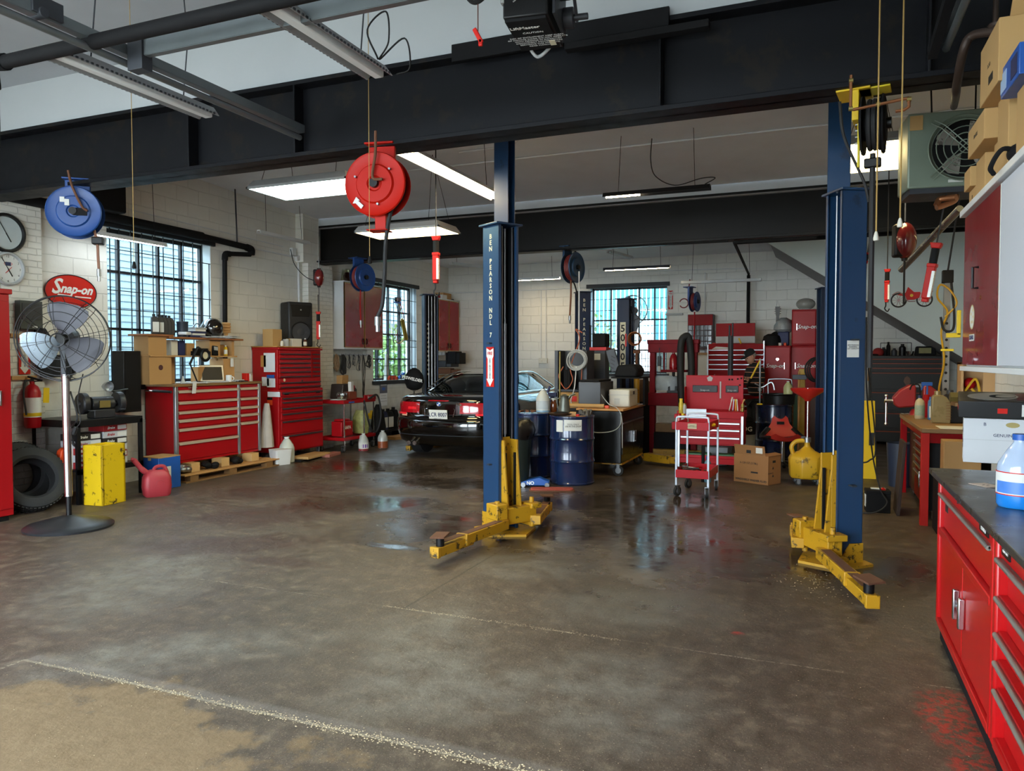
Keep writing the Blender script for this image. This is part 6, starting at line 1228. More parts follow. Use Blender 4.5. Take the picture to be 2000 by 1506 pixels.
for i, (x, a, mt) in enumerate(((.24, .25, CRM), (.29, .1, STL), (.33, 0, YPL), (.36, -.1, CRM), (.40, .3, WOOD))): S('screwdriver', M().cyl((0, 0, 0), (.12 * a, 0, .14), .008, n=8).cyl((.12 * a, 0, .14), (.18 * a, 0, .2 if i == 0 else .17), .012, .012, 8), mt, '%s screwdriver standing in the open chest corner' % ('tall cream', 'steel', 'yellow', 'short cream', 'wooden')[i], 'screwdriver', (CX[0] + x, CX[1] + .02, .86), 0, 'screwdrivers in the open chest')
t = T('grease_fitting', 'small brass fitting at the chest corner', 'fitting', (CX[0] + .44, CX[1] - .12, .861)); M().lathe([(.02, 0), (.02, .06), (.03, .07), (.02, .11)], n=10).ob('body', mat('aged_brass', '8a7a45', .4, .6, .1), t)
S('green_tray', M().prism([(-.2, 0), (.2, 0), (.16, .06), (-.16, .06)], -.1, .1, 'Y'), mat('green_plastic', '1f5a36', .4, 0, .1), 'green plastic tray in the chest bottom, beside the cart legs', 'tray', (CX[0] - .18, CX[1] - .08, .181), bv=.008)
S('green_tray', M().prism([(-.2, 0), (.2, 0), (.16, .06), (-.16, .06)], -.1, .1, 'Y'), MATS['green_plastic'], 'second green plastic tray, toward the cardboard box', 'tray', (CX[0] + .26, CX[1] - .08, .181), bv=.008)
S('grey_tub', M().lathe([(.22, 0), (.26, .26), (.27, .27), (.25, .27)], n=4, sy=.8), LGRY, 'grey tote under the open chest', 'tub', (CX[0] + .05, CX[1] + .42, .02), 45)
FC = (*W(1363, 8.95), 0)
t = T('service_cart', 'red two-shelf service cart with white tube frame and dirty casters', 'cart', FC, -3); t.scale = (.86, 1, 1)
fm = mat('frame_white', 'b9c3d2', .35, .1, .06)
for s in (-1, 1):
    for y in (-.30, .30): M().bx(s * .215 - .014, s * .215 + .014, y - .012, y + .012, .12, .86).ob('upright', fm, t, .004); caster(t, s * .20, y, .058, ang=80 + 20 * s)
for y in (-.30, .30): M().tube(sp([(-.215, y, .82), (-.215, y, .90), (-.17, y, .935), (.17, y, .935), (.215, y, .90), (.215, y, .82)], 5), .013, 8).ob('hoop', fm, t)
for z in (.80, .24):
    m = M().bx(-.21, .21, -.30, .30, z, z + .01)
    for a in ((-.22, .22, -.315, -.305), (-.22, .22, .305, .315), (-.225, -.215, -.3, .3), (.215, .225, -.3, .3)): m.bx(*a, z - .02, z + .075)
    m.ob('tray', PK, t, .003)
M().bx(-.06, .06, -.3185, -.315, .80, .86).ob('warning_label', mat('beige_label', 'b8a98a', .6, 0, .1), t); text('WARNING\nDO NOT OVERLOAD', (0, -.319, .83), .014, INK, t, ext=.0003)
rnd = random.Random(9)
for i in range(9):
    a = rnd.uniform(0, 3.1); o = S('hand_tool', M().cyl((-.1, 0, .012), (.02, 0, .014), .008, n=6).cyl((.02, 0, .014), (.1, 0, .018), .016, .012, 8), (DGRY, RUST, STL, DRED, BLK)[i % 5], ('dark wrench', 'rusty bar', 'steel socket handle', 'red gripped pliers', 'black ratchet', 'second dark wrench', 'second rusty bar', 'bright steel bar', 'dull red handled driver')[i] + ' in the lower tray of the service cart', 'tool', (FC[0] + rnd.uniform(-.1, .1), FC[1] + rnd.uniform(-.2, .1), .252 + .022 * (i % 3)), math.degrees(a), 'tools in the cart lower tray')
for i in range(8):
    a = rnd.uniform(0, 3.1); S('small_part', M().cyl((-.05, 0, .02), (.05, 0, .02), .02, .014, 8).ball((.05, 0, .025), .022, 8, 6), (RUST, CRM, BRED, BLK, WOOD, STL, CRM, YPL)[i], ('rusty bolt', 'cream knob', 'red handle', 'black socket', 'wooden handle', 'steel cap', 'second cream knob', 'yellow plug')[i] + ' in the upper tray of the service cart', 'part', (FC[0] - .15 + .045 * i, FC[1] - .22 + .07 * (i % 3), .812), math.degrees(a), 'parts in the cart upper tray')
t = bottle('blue_bottle', 'clear bottle of blue fluid behind the service cart', (*W(1383, 9.75), 0), .34, .05, mat('blue_clear', '5a7f96', .2, 0, .08), BLUP)
S('black_prybar', M().cyl((0, 0, 0), (0, .02, .48), .022, n=10), MBLK, 'black bar standing behind the service cart', 'bar', (*W(1374, 9.75), 0))
t = T('side_tray', 'small red side tray hooked to the chest, holding spray cans', 'tray', (*W(1329, 10.72), .60)); m = M().bx(-.11, .11, -.08, .08, 0, .01)
for a in ((-.11, .11, -.08, -.075), (-.11, .11, .075, .08), (-.11, -.105, -.08, .08), (.105, .11, -.08, .08)): m.bx(*a, 0, .11)
m.ob('tray', PK, t); M().bx(.08, .36, .02, .04, .02, .30).ob('bracket', STL, t)
t2 = S('upper_side_tray', M().bx(-.12, .1, -.07, .07, 0, .06), PK, 'small upper red side tray beside the raised lid', 'tray', (*W(1335, 10.8), .76), bv=.004)
for i, (x, D_, z, mt, cp_, lab) in enumerate(((1326, 10.72, .612, mat('white_red_can', 'b0605c', .35, .2, .5, 30), RED, 'pinkish spray can in the lower side tray'), (1334, 10.72, .612, LGRY, YPL, 'yellow capped spray can in the lower side tray'), (1330, 10.8, .822, mat('yellow_white_can', 'c9b23a', .35, .1, .5, 30), YPL, 'tall yellow spray can beside the raised lid'), (1337, 10.8, .822, LGRY, mat('aged_brass', '8a7a45', .4, .6, .1), 'small steel can beside the yellow spray can'))):
    bottle('spray_can', lab, (*W(x, D_), z), .22 if i != 3 else .15, .033, mt, cp_, lab=None, group='spray cans beside the open chest', nk=.7)
# parts organiser, towel roll on the rear wall
t = T('parts_organiser', 'dark small-parts drawer cabinet with a red top panel on the rear wall', 'organiser', (pj(1370, 650, Y=BW - .14).x, BW - .19, pj(1370, 650, Y=BW - .14).z), 0)
M().bx(-.26, .26, -.12, .13, -.34, .38).ob('case', mat('dark_maroon', '33161b', .5, 0, .15), t, .006); M().bx(-.25, .25, -.13, -.12, .15, .37).ob('red_panel', DRED, t)
for r_ in range(4):
    for c_ in range(6): M().bx(-.24 + c_ * .08, -.168 + c_ * .08, -.132, -.12, .05 - r_ * .115, .15 - r_ * .115).ob('drawer', mat('smoky_drawer', '3a3f42', .15, 0, .3, 20), t, .004)
t = T('towel_roll', 'roll of white shop towel on a wooden holder below the organiser', 'paper roll', (pj(1372, 705, Y=BW - .2).x, BW - .20, pj(1372, 700, Y=BW).z), 0)
M().cyl((-.15, 0, 0), (.15, 0, 0), .075, n=24).bx(-.15, .15, -.078, -.074, -.36, 0).ob('paper', CRM, t); M().bx(-.19, -.165, -.08, .15, -.08, .12).bx(.165, .19, -.08, .15, -.08, .12).bx(-.19, .19, .12, .15, .05, .12).ob('holder', OAK, t)
S('impact_gun', M().cyl((0, 0, 0), (0, 0, .3), .04).box((0, -.05, .32), (.1, .2, .12)), RED, 'red and black air gun hung beside the organiser', 'air tool', (*W(1397, 14.6), 1.55), 0, bv=.01)
# ================================================================ overhead gear
# garage door rails, shaft and opener over the street bay
def angle_rail(m, a, b, w_=.07, up=(0, 0, 1), th=.006):
    a, b = Vector(a), Vector(b); d = (b - a); L_ = d.length; q = d.to_track_quat('X', 'Z').to_euler(); c = (a + b) / 2
    o1 = Vector((0, 0, w_ / 2)); o1.rotate(q); o2 = Vector((0, w_ / 2, 0)); o2.rotate(q)
    m.box(c + o1, (L_, th, w_), q).box(c + o2, (L_, w_, th), q)
for lab, x in (('galvanised garage door rail running to the main beam', -3.95), ('galvanised garage door rail beside the copper pipes', .70)):
    t = T('door_rail', lab, 'rail', (x, 2.5, 3.46), 90, 'garage door rails'); m = M(); angle_rail(m, (-3.5, 0, .015), (2.62, 0, .015), .058); m.ob('angle_iron', GAL, t)
    m = M(); m.tube([(-3.5, .03, -.03), (2.6, .03, -.03)], .022, 10); m.ob('roller_track', GAL, t); M().bx(.3, .48, -.02, .05, .02, .12).cyl((.36, -.03, .03), (.36, .08, .03), .03, n=12).cyl((.12, -.03, .06), (.12, .06, .06), .035, n=12).bx(-.55, -.40, .02, .1, .03, .13).ob('bracket', DGRY, t, .004)
t = T('angle_crossbar', 'galvanised angle bar crossing between the garage door rails', 'bar', (-3.92, 3.42, 3.53), 0); m = M(); m.bx(0, 4.6, -.004, .004, -.075, .025).bx(0, 4.6, 0, .04, -.079, -.073).ob('angle', GAL, t); M().bx(-.02, .10, -.02, .06, -.16, .05).ob('end_plate', DGRY, t, .003)
t = T('spring_shaft', 'thick black round pipe crossing the ceiling above the street bay', 'pipe', (-4.86, 3.18, 3.46), 0); M().cyl((.12, 0, 0), (6.15, 0, 0), .042, n=20).ob('pipe', MBLK, t)
M().tube(sp([(.14, 0, 0), (.0, 0, 0), (0, 0, -.14)], 6), .052, 14).cyl((0, 0, -.1), (0, 0, -.5), .042, n=16).ob('elbow', MBLK, t)
t = T('garage_door_opener', 'black garage door opener with white caution lettering hung before the main beam', 'garage door opener', (-1.50, 4.02, 3.43), 8); t.scale = (.82,) * 3
M().bx(-.17, .13, -.26, .24, .02, .42).ob('case', BLK, t, .012); M().bx(-.16, .12, -.25, .23, .0, .022).ob('underside', MBLK, t, .004)
text('LiftMaster', (-.05, -.14, -.002), .05, WTXT, t, (180, 0, 0), bold=.001, ext=.0006); text('CAUTION', (-.01, -.06, -.002), .032, LAB, t, (180, 0, 0), ext=.0005)
text('RISK OF ENTRAPMENT KEEP CLEAR\nOF MOVING DOOR DO NOT OPERATE\nWITH PERSONS IN DOORWAY\nDISCONNECT POWER BEFORE\nSERVICING THIS MACHINE\nREAD MANUAL', (0.0, .08, -.002), .024, LAB, t, (180, 0, 0), ext=.0005, lsp=1.2)
M().bx(.07, .11, .09, .17, -.004, 0).ob('yellow_label', CRMT, t); M().bx(.0, .13, .22, .30, .03, .09).ob('terminal_box', DGRY, t, .006)
for p, q in (((-.10, -.262, .12), (-.03, -.262, .17)), ((.02, -.262, .17), (.07, -.262, .15))): M().tube([p, q], .006, 6).ob('lever', CHR, t)
M().bx(-.185, -.16, -.27, -.22, .12, .30).ob('grey_switch', LGRY, t, .004)
m = M().bx(.15, .17, -.2, .2, .05, .40).cyl((.17, -.05, .30), (.24, -.05, .30), .10, n=20).cyl((.17, .12, .15), (.24, .12, .15), .07, n=18).cyl((.16, -.05, .3), (.36, -.05, .3), .02).cyl((.16, .12, .15), (.34, .12, .15), .022).box((.26, .04, .22), (.02, .28, .03), (-.7, 0, 0)); m.ob('gear_drive', DGRY, t, .004)
M().cyl((-.15, .0, .42), (-.15, 0, 1.2), .012).cyl((.10, .0, .42), (.10, 0, 1.2), .012).ob('hanger_rod', STL, t); M().tube(sp([(-.12, .22, .05), (-.06, .30, -.02), (.02, .31, .03), (.03, .3, .05)]), .012, 8).ob('flex_conduit', LGRY, t)
p = P(934, 80, 4.2); t = T('release_handle', 'red plastic release handle hanging from a black cable loop', 'handle', p); t.scale = (.8,) * 3; M().box((0, 0, 0), (.03, .02, .12), (0, -.5, 0)).box((.02, 0, -.05), (.03, .02, .05)).ob('grip', BRED, t, .006)
M().tube([(0, 0, .03), (0, 0, .24)], .004, 5).ob('cord', mat('red_cord', '6b3a34', .7, 0, .1), t); M().tube(sp([(-.12, 0, .5), (-.09, 0, .30), (-.02, 0, .23), (.07, 0, .28), (.16, 0, .45)]), .016, 8).ob('cable_loop', RUB, t)

# hose reels
def reel(label, loc, rz, r, w_, mt, hose, hosepts, hr=.012, arm=True, group=None, hm=RUB, noz=True, bk=None, gap=.10):
    """two pressed discs with hose wound between; axis along local y"""
    t = T('hose_reel', label, 'hose reel', loc, rz, group)
    for s in (-1, 1): M().lathe([(r, s * w_ / 2), (r * .97, s * (w_ / 2 + .012)), (r * .90, s * (w_ / 2 + .004)), (r * .62, s * (w_ / 2 + .004)), (r * .57, s * (w_ / 2 + .022)), (r * .25, s * (w_ / 2 + .022)), (r * .2, s * (w_ / 2 + .01)), (.03, s * (w_ / 2 + .01)), (.03, s * (w_ / 2 - .006)), (r * .98, s * (w_ / 2 - .006))], ax='Y', n=48).ob('disc', mt, t)
    m = M()
    for k in range(max(2, int(w_ / (2 * hr)))): m.ring((0, -w_ / 2 + hr + k * 2 * hr, 0), r * .80, hr, 'Y', 36, 6)
    m.cyl((0, -w_ / 2, 0), (0, w_ / 2, 0), r * .5, n=24); m.ob('wound_hose', hm, t)
    bk = bk or mt
    M().bx(-.11, .11, -.02, .02, r * .1, r + gap).bx(-.12, .12, -w_ / 2 - .03, w_ / 2 + .06, r + gap - .015, r + gap).ob('hanger_bracket', bk, t, .004).location = (0, w_ / 2 + .04, 0)
    M().cyl((0, -w_ / 2 - .05, 0), (0, -w_ / 2, 0), .035, n=14).ob('axle', BLK, t)
    if hosepts: M().tube(sp(hosepts), hr, 8).ob('hanging_hose', hose, t)
    if noz and hosepts:
        e = Vector(hosepts[-1]); M().cyl(e, e + Vector((0, 0, -.07)), hr * 1.6, n=10).cyl(e + Vector((0, 0, -.07)), e + Vector((0, 0, -.12)), hr * 1.1, n=8).ob('coupling', STL, t)
    return t
p = P(740, 366, 6.0)
t = reel('big bright red hose reel hanging under the main beam', p, 12, .252, .13, matte(mat('reel_red', 'b01708', .45, 0, .04, 3), .2), RUB, [(.15, .0, -.09), (.10, -.02, -.26), (.06, 0, -.47), (.05, 0, -.72), (.03, 0, -.94), (-.01, 0, -1.04)], .016)
M().tube(sp([(.02, -.10, .40), (.02, -.11, .22), (.0, -.12, .04), (.08, -.12, .02)]), .011, 8).ob('feed_pipe', RUST, t); M().bx(-.02, .07, -.02, .08, -.35, -.22).bx(-.08, .09, -.06, .09, -.36, -.35).ob('hose_guide', MATS['reel_red'], t, .004)
M().prism([(-.18, -.15), (-.15, -.10), (-.12, -.13), (-.135, -.13), (-.09, -.17), (-.11, -.195), (-.155, -.15)], -.085, -.0805, 'Y').ob('arrow_sticker', LAB, t)
m = M()
for a in (40, 160, 280): m.cyl((.165 * math.cos(R(a)), -.098, .165 * math.sin(R(a))), (.165 * math.cos(R(a)), -.07, .165 * math.sin(R(a))), .009, n=8)
m.ob('bolt', STL, t)
p = P(153, 418, 7.35)
t = reel('large blue hose reel near the clocks, red hose wound inside', p, 40, .245, .15, REEL, mat('brown_hose', '7a4a30', .5, 0, .15), [(.16, .0, -.16), (.185, .0, -.28), (.19, 0, -.42), (.195, 0, -.54)], .013, hm=mat('reel_red_hose', '7c2d2c', .5, 0, .1))
M().tube(sp([(-.03, -.12, .38), (.0, -.12, .24), (.08, -.13, .05), (.13, -.13, .0)]), .012, 8).ob('feed_pipe', RUST, t); M().bx(.0, .12, -.115, -.09, -.04, .03).ob('label', MBLK, t); M().bx(.14, .24, -.04, .06, -.30, -.23).ob('hose_stop', BLK, t, .01)
M().bx(-.11, -.07, -.105, -.095, .08, .13).bx(-.07, -.03, -.105, -.095, .05, .11).ob('stickers', LAB, t)
p = P(709, 543, 12.6)
t = reel('blue hose reel under the rear beam in front of the first red-doored cabinet', p, 78, .235, .12, REEL, DRED, [(-.05, 0, -.22), (-.06, 0, -.5), (-.05, 0, -.72)], .012, hm=MATS['reel_red_hose'])
p = P(1118, 524, 11.7)
t = reel('blue grey hose reel seen nearly edge on beneath the rear beam', p, 76, .24, .13, mat('reel_steel_blue', '2c4a6b', .4, .2, .1), MATS['brown_hose'], [(-.06, 0, -.2), (-.06, .0, -.45), (-.09, 0, -.75)], .014, hm=MATS['reel_red_hose'])
M().tube(sp([(.1, .1, .3), (.24, .08, .25), (.28, .05, -.1), (.2, .0, -.1)]), .012, 8).tube(sp([(.0, .1, -.05), (.22, .1, -.25), (.34, .1, -.55), (.36, .1, -.85)]), .012, 8).ob('feed_hose', RUB, t)
p = P(1355, 590, 14.9)
t = reel('small red and blue hose reel on the rear wall above the parts organiser', p, 80, .20, .10, REEL, DRED, [(0, 0, -.2), (0, 0, -.5), (-.02, 0, -1.0)], .014, hm=MATS['reel_red_hose'], noz=False)
M().ring((-.0, .22, -.02), .09, .012, 'X', 24, 6, 20, 330).tube(sp([(0, .1, .45), (0, .12, .2), (0, .05, .1)]), .012, 8).ob('red_hose_loop', MATS['reel_red_hose'], t)
p = P(1697, 250, 4.83)
t = reel('black hose reel edge on with a bright yellow bracket, below the main beam', p, 82, .185, .11, MBLK, RUB, None, .0145, bk=YPL, gap=.035)
M().bx(-.26, .27, -.13, -.10, -.02, .02); M().bx(-.02, .02, .075, .09, -.26, .21).bx(-.09, .06, -.10, .09, .205, .218).ob('yellow_frame', mat('reel_bracket_yellow', 'd2bc1c', .4, 0, .06), t, .004)
m = M()
for k in range(4): m.lathe([(.010, .09), (.010, .105)], (0, 0, .02 - .04 * k), 'Y', 8)
m.ob('bolt', STL, t)
M().tube([(0, .0, -.18), (.0, 0, -.36), (.02, 0, -.8), (.02, .0, -1.55)], .018, 8).ob('hanging_hose', RUB, t); M().bx(-.025, .025, -.05, .05, -.27, -.21).ob('hose_stop', BLK, t, .008)
M().tube(sp([(.0, .20, .18), (.0, .17, -.05), (.0, .05, -.35), (.02, .02, -.48)]), .010, 8).ob('feed_hose', RUB, t)
# copper pipework across the reel
t = T('copper_pipework', 'copper pipe dropping from the main beam and crossing the black reel', 'pipe', P(1653, 180, 4.62), 0); t.scale = (.79,) * 3
M().tube([(0, 0, .10), (0, 0, -.15), (.02, 0, -.165), (.40, 0, -.125)], .012, 8).tube([(.40, 0, -.125), (.40, 0, -.19), (.37, 0, -.21), (.31, 0, -.215)], .012, 8).ob('pipe', COP, t)
for v in ((0, 0, -.155), (.19, 0, -.145), (.40, 0, -.135), (0, 0, .06)): M().cyl(Vector(v) - Vector((.015, 0, 0)), Vector(v) + Vector((.015, 0, 0)), .018, n=10).ob('fitting', mat('aged_brass', '8a7a45', .4, .6, .1), t)
M().bx(-.012, .012, 0, .22, .07, .095).ob('clamp', RUST, t)
# pull cords
for lab, x0_, y1_, D_ in (('yellow pull cord with a white bell knob hanging across the black reel', 1706, 458, 4.3), ('yellow pull cord with white knob before the stair face', 1752, 432, 4.3), ('thin yellow cord hanging down before the bench window', 265, 515, 5.6), ('thin yellow cord crossing the face of the big red reel', 723, 505, 5.4)):
    e = P(x0_, y1_, D_); k = .9 if x0_ > 1000 else .35
    t = T('pull_cord', lab, 'pull cord', e, 0, 'ceiling pull cords'); M().cyl((0, 0, 0), (0, 0, 4.41 - e.z), .0045 if x0_ > 1000 else .0025, n=6).ob('cord', mat('cord_yellow', 'a8884c', .7, 0, .1), t)
    M().lathe([(.014, -.04), (.016, -.03), (.010, 0), (.005, .012)], n=12).ob('knob', CRM if x0_ > 1000 else MBLK, t)
# retractable cord reels (oval) and inspection lamps
def cord_reel(label, p, s, mt, rz, L_, cr=.005, group='oval retractable cord reels'):
    t = T('cord_reel', label, 'cord reel', p, rz, group)
    M().ball((0, 0, 0), (.085 * s, .11 * s, .145 * s), 24, 16).ob('housing', mt, t); M().bx(-.088 * s, -.0, -.05 * s, .05 * s, -.13 * s, .13 * s).ob('black_band', BLK, t, .02); M().bx(-.03, .03, -.02, .02, .13 * s, .15 * s).ob('hanger', BLK, t)
    M().cyl((0, 0, .14 * s), (0, 0, .30 * s), .006).ob('hook', STL, t); M().lathe([(.025, -.16 * s), (.03, -.13 * s)], n=12).ob('cord_guide', BLK, t); M().cyl((0, 0, -.15 * s), (0, 0, -L_), cr, n=6).ob('cord', RUB, t)
    return t
MAR = mat('reel_maroon', '6b1c1e', .2, 0, .08, coat=.5)
cord_reel('maroon oval cord reel hanging beside the beam pier', P(624, 543, 12.2), 1.0, MAR, 35, .62)
cord_reel('glossy dark red cord reel hanging above the toy automobile', P(1762, 472, 6.9), 1.15, MAR, 10, .58, .010)
M().tube(sp([(0, 0, 0), (-.03, .0, .25), (-.2, 0, .42), (-.25, 0, .5)]), .006, 6)
S('reel_feed_cord', M().tube(sp([P(632, 553, 12.2) - P(624, 543, 12.2), (-.15, -.1, .0), (-.30, -.2, .2), (-.38, -.2, .45)]), .007, 6), RUB, 'black cord looping from the wall box to the maroon reel', 'cable', P(622, 543, 12.2), 0)
def lamp(label, p, s, tilt, rz, cordlen, hook=True, group='red hanging inspection lamps', lit=False):
    t = T('inspection_lamp', label, 'work light', p, 0, group); t.rotation_euler = (0, R(tilt), R(rz)); 
    M().prism([(-.035 * s, .0), (-.045 * s, .025 * s), (.045 * s, .025 * s), (.04 * s, 0), (.032 * s, -.02 * s), (-.03 * s, -.02 * s)], -.03 * s, .03 * s, 'Y').ob('cap', ORG if 0 else matte(mat('lamp_red', 'b0180f', .5, 0, .05), .2), t, .006)
    M().cyl((0, 0, -.02 * s), (0, 0, -.14 * s), .030 * s, n=16).ob('grip', MBLK, t)
    M().bx(-.032 * s, .030 * s, -.03 * s, .03 * s, -.42 * s, -.14 * s).bx(-.036 * s, .036 * s, -.034 * s, .034 * s, -.17 * s, -.14 * s).bx(-.028 * s, .02 * s, -.026 * s, .026 * s, -.45 * s, -.42 * s).ob('housing', MATS['lamp_red'], t, .006)
    M().bx(.012 * s, .034 * s, -.034 * s, -.0 * s, -.41 * s, -.20 * s).ob('lens', mat('lamp_lens', 'cfcfc6', .25, 0, .15, 60), t)
    M().cyl((0, 0, .02 * s), (0, 0, cordlen), .006, n=6).ob('cord', RUB, t)
    if hook: M().tube(sp([(-.01, 0, -.44 * s), (-.01, 0, -.50 * s), (-.025 * s, 0, -.54 * s), (.01 * s, 0, -.58 * s), (.035 * s, 0, -.54 * s)]), .007, 6).ob('hook', BLK, t)
    return t
lamp('red inspection lamp with a black hook hanging beside the centre lift column', P(852, 468, 8.0), 1.05, 0, 10, 1.3)
lamp('slim red inspection lamp hanging before the beam pier below the maroon reel', P(622, 612, 12.2), .95, 0, 30, .3)
lamp('small red inspection lamp with ring hanging beside the tall right post'.replace('right ', 'blue '), P(1729, 530, 8.6), .80, 0, -10, 1.62)
lamp('largest red inspection lamp, tilted, hanging over the toy automobile', P(1823, 482, 5.85), .97, 9, -20, .52, False)
lamp('orange red air blow gun on a hose beside the tall blue lift post', P(1690, 497, 6.3), .42, 8, 0, .2, False)
# heater, ducts
HC = P(1848, 292, 5.75)
t = T('unit_heater', 'grey green hanging unit heater with a round caged fan', 'heater', HC, 6)
HM = mat('heater_green', '7d8a7c', .45, .2, .06); M().bx(-.30, .32, -.02, .34, -.30, .27).ob('case', HM, t, .012); M().bx(-.28, .30, .0, .34, -.34, -.30).ob('base_rail', DGRY, t)
M().lathe([(.235, -.03), (.25, -.05), (.245, -.055), (.225, -.03), (.22, .0)], (.08, 0, -.02), 'Y', 48, cap=False).ob('fan_shroud', HM, t); M().lathe([(.215, -.0225), (.215, -.021)], (.08, 0, -.02), 'Y', 36).ob('fan_opening', BLK, t)
for k in range(4):
    a = R(60 + 90 * k); c_, s_ = math.cos(a), math.sin(a); pts = [(.08 + r_ * math.cos(a + d_), -.035 - .01 * (d_ > 0), -.02 + r_ * math.sin(a + d_)) for r_, d_ in ((.04, 0), (.13, -.45), (.20, -.35), (.21, 0), (.20, .35), (.12, .3))]
    M().add(pts + [(x, y + .006, z) for x, y, z in pts], [tuple(range(6)), tuple(range(11, 5, -1))] + [(i, (i + 1) % 6, 6 + (i + 1) % 6, 6 + i) for i in range(6)]).ob('blade', mat('heater_blade', 'b9b5ad', .3, .7, .08), t)
m = M()
for r_ in (.20, .15, .10, .05): m.ring((.08, -.085, -.02), r_, .004, 'Y', 32, 5)
for a in (45, 135):
    for o_ in (-.015, .015): c_, s_ = math.cos(R(a)), math.sin(R(a)); m.tube([(.08 - .30 * c_ - o_ * s_, -.03, -.02 - .30 * s_ + o_ * c_), (.08 - .22 * c_ - o_ * s_, -.085, -.02 - .22 * s_ + o_ * c_), (.08 + .22 * c_ - o_ * s_, -.085, -.02 + .22 * s_ + o_ * c_), (.08 + .30 * c_ - o_ * s_, -.03, -.02 + .30 * s_ + o_ * c_)], .004, 5)
m.ob('wire_guard', HM, t); M().bx(-.29, -.20, -.026, -.02, .14, .25).ob('orange_label', CARD2, t); M().bx(-.02, .08, -.026, -.02, -.27, -.25).ob('white_label', LAB, t)
M().cyl((-.1, .15, .27), (-.12, .15, .75), .006).cyl((.2, .15, .27), (.2, .15, .8), .006).ob('hanger_rod', MBLK, t)
m = M(); a0 = P(1970, 90, 4.9); a1 = P(1880, 85, 5.3); m.tube(sp([P(2010, 55, 3.8), P(1940, 70, 4.0), P(1885, 80, 4.15), P(1868, 110, 4.2), P(1857, 172, 4.4), P(1855, 195, 4.6), P(1852, 215, 5.5)]), .024, 12)
m.cyl(P(1928, 70, 4.1), P(1930, -40, 4.1), .014); m.ring(P(1932, 62, 4.05), .03, .018, 'Z', 16, 8); S('iron_gas_pipe', m, mat('brown_black_pipe', '3b2d26', .55, .3, .3), 'rust brown iron pipe curling down from the main beam to the heater', 'pipe')
m = M(); m.tube(sp([P(1858, 345, 5.9), P(1857, 372, 5.9), P(1858, 392, 5.8), P(1840, 402, 5.8), P(1822, 408, 5.8)]), .024, 10).tube(sp([P(1822, 404, 5.8), P(1830, 392, 5.8), P(1860, 388, 5.7)]), .024, 10); S('copper_heater_elbow', m, COP, 'copper return bend under the unit heater', 'pipe')
S('steel_exhaust_tube', M().cyl(P(1756, 528, 7.5), P(1868, 410, 6.4), .032, n=16), mat('bright_tube', 'a2a6a6', .25, .9, .05), 'bright steel tube slanting down beside the stair face', 'tube')
S('black_beam_bracket', M().cyl(P(1845, -10, 4.0), P(1808, 118, 4.45), .035, n=4), MBLK, 'black steel brace fixed to the street face of the main beam', 'brace')
m = M(); m.cyl((-.05, 10.9, 3.24), (2.5, 10.9, 3.24), .03).cyl((-8.2, 10.93, 3.33), (-1.2, 10.93, 3.27), .014); m.tube(sp([(-1.1, 10.9, 3.24), (-1.05, 10.9, 3.24)]), .03)
q = P(1448, 482, 11.7); m.cyl((q.x, 10.9, 3.24), (2.5, 10.9, 3.24), .03); e = P(1457, 520, 15.0); m.tube([(q.x, 10.9, 3.24), (e.x, 15.9, 3.35), (e.x, 15.95, 3.30)], .022, 8).cyl((e.x, 15.95, 3.32), (e.x, 15.95, 1.8), .035, n=12)
S('black_iron_piping', m, MBLK, 'black iron piping under the rear beam dropping down the rear wall', 'pipe')
# toy automobile
t = T('toy_automobile', 'red antique automobile wall ornament with spoked wheels', 'ornament', P(1777, 582, 6.9), -3)
for x in (-.105, .105):
    m = M().ring((x, 0, -.02), .075 * .82, .007, 'Y', 28, 6)
    m.ob('tyre', BLK, t); m = M()
    for k in range(10): a = R(36 * k); m.cyl((x, 0, -.02), (x + .058 * math.cos(a), 0, -.02 + .058 * math.sin(a)), .0022, n=4)
    m.lathe([(.012, -.012), (.012, .012)], (x, 0, -.02), 'Y', 10); m.ob('spokes', mat('spoke_pink', 'a88a88', .4, .3, .1), t)
M().prism([(-.12, .03), (-.07, .045), (-.05, .045), (-.03, .10), (-.01, .08), (.02, .05), (.07, .05), (.07, .0), (.02, -.02), (-.04, -.02), (-.06, .015)], -.012, .012, 'Y').ob('body', BRED, t, .003)
m = M(); m.tube(sp([(.06, -.014, -.03), (.085, -.014, .045), (.15, -.014, .06), (.17, -.014, .05)]), .005, 5).tube(sp([(-.16, -.014, .03), (-.11, -.014, .055), (-.06, -.014, .02), (-.03, -.014, -.03), (.03, -.014, -.035)]), .005, 5); m.ob('fender', mat('spoke_pink', 'a88a88', .4, .3, .1), t); M().lathe([(.014, -.016), (.014, -.013)], (.0, 0, .02), 'Y', 12).ob('gold_badge', YPL, t)
# strut channel with yellow hose
q = W(1846, 9.3); t = T('strut_channel', 'slotted grey strut post wound with a yellow air hose beside the bench', 'post', (q[0], q[1], -.33)); t.scale = (1.2,) * 3; M().bx(-.03, .03, -.02, .02, .28, 2.45).ob('channel', GRYL, t)
m = M()
for k in range(13): m.cyl((.0, -.023, 1.05 + k * .085), (.0, -.021, 1.05 + k * .085), .014, n=10)
m.ob('slots', BLK, t); M().bx(-.05, .05, -.05, .03, 2.40, 2.53).ob('plug_box', BLK, t, .006); M().cyl((0, 0, 2.5), (.1, 0, 3.3), .009).ob('cord', RUB, t)
M().tube(sp([(-.05, -.03, 1.0), (-.06, -.03, 1.3), (-.02, -.04, 1.6), (-.05, -.03, 1.9), (0, -.05, 2.1), (-.09, -.04, 2.25), (-.07, -.04, 2.38), (.02, -.05, 2.32), (.08, -.05, 2.18), (-.02, -.05, 2.05)]), .010, 6).ob('yellow_hose', mat('hose_yellow', 'c89a1e', .45, 0, .1), t)
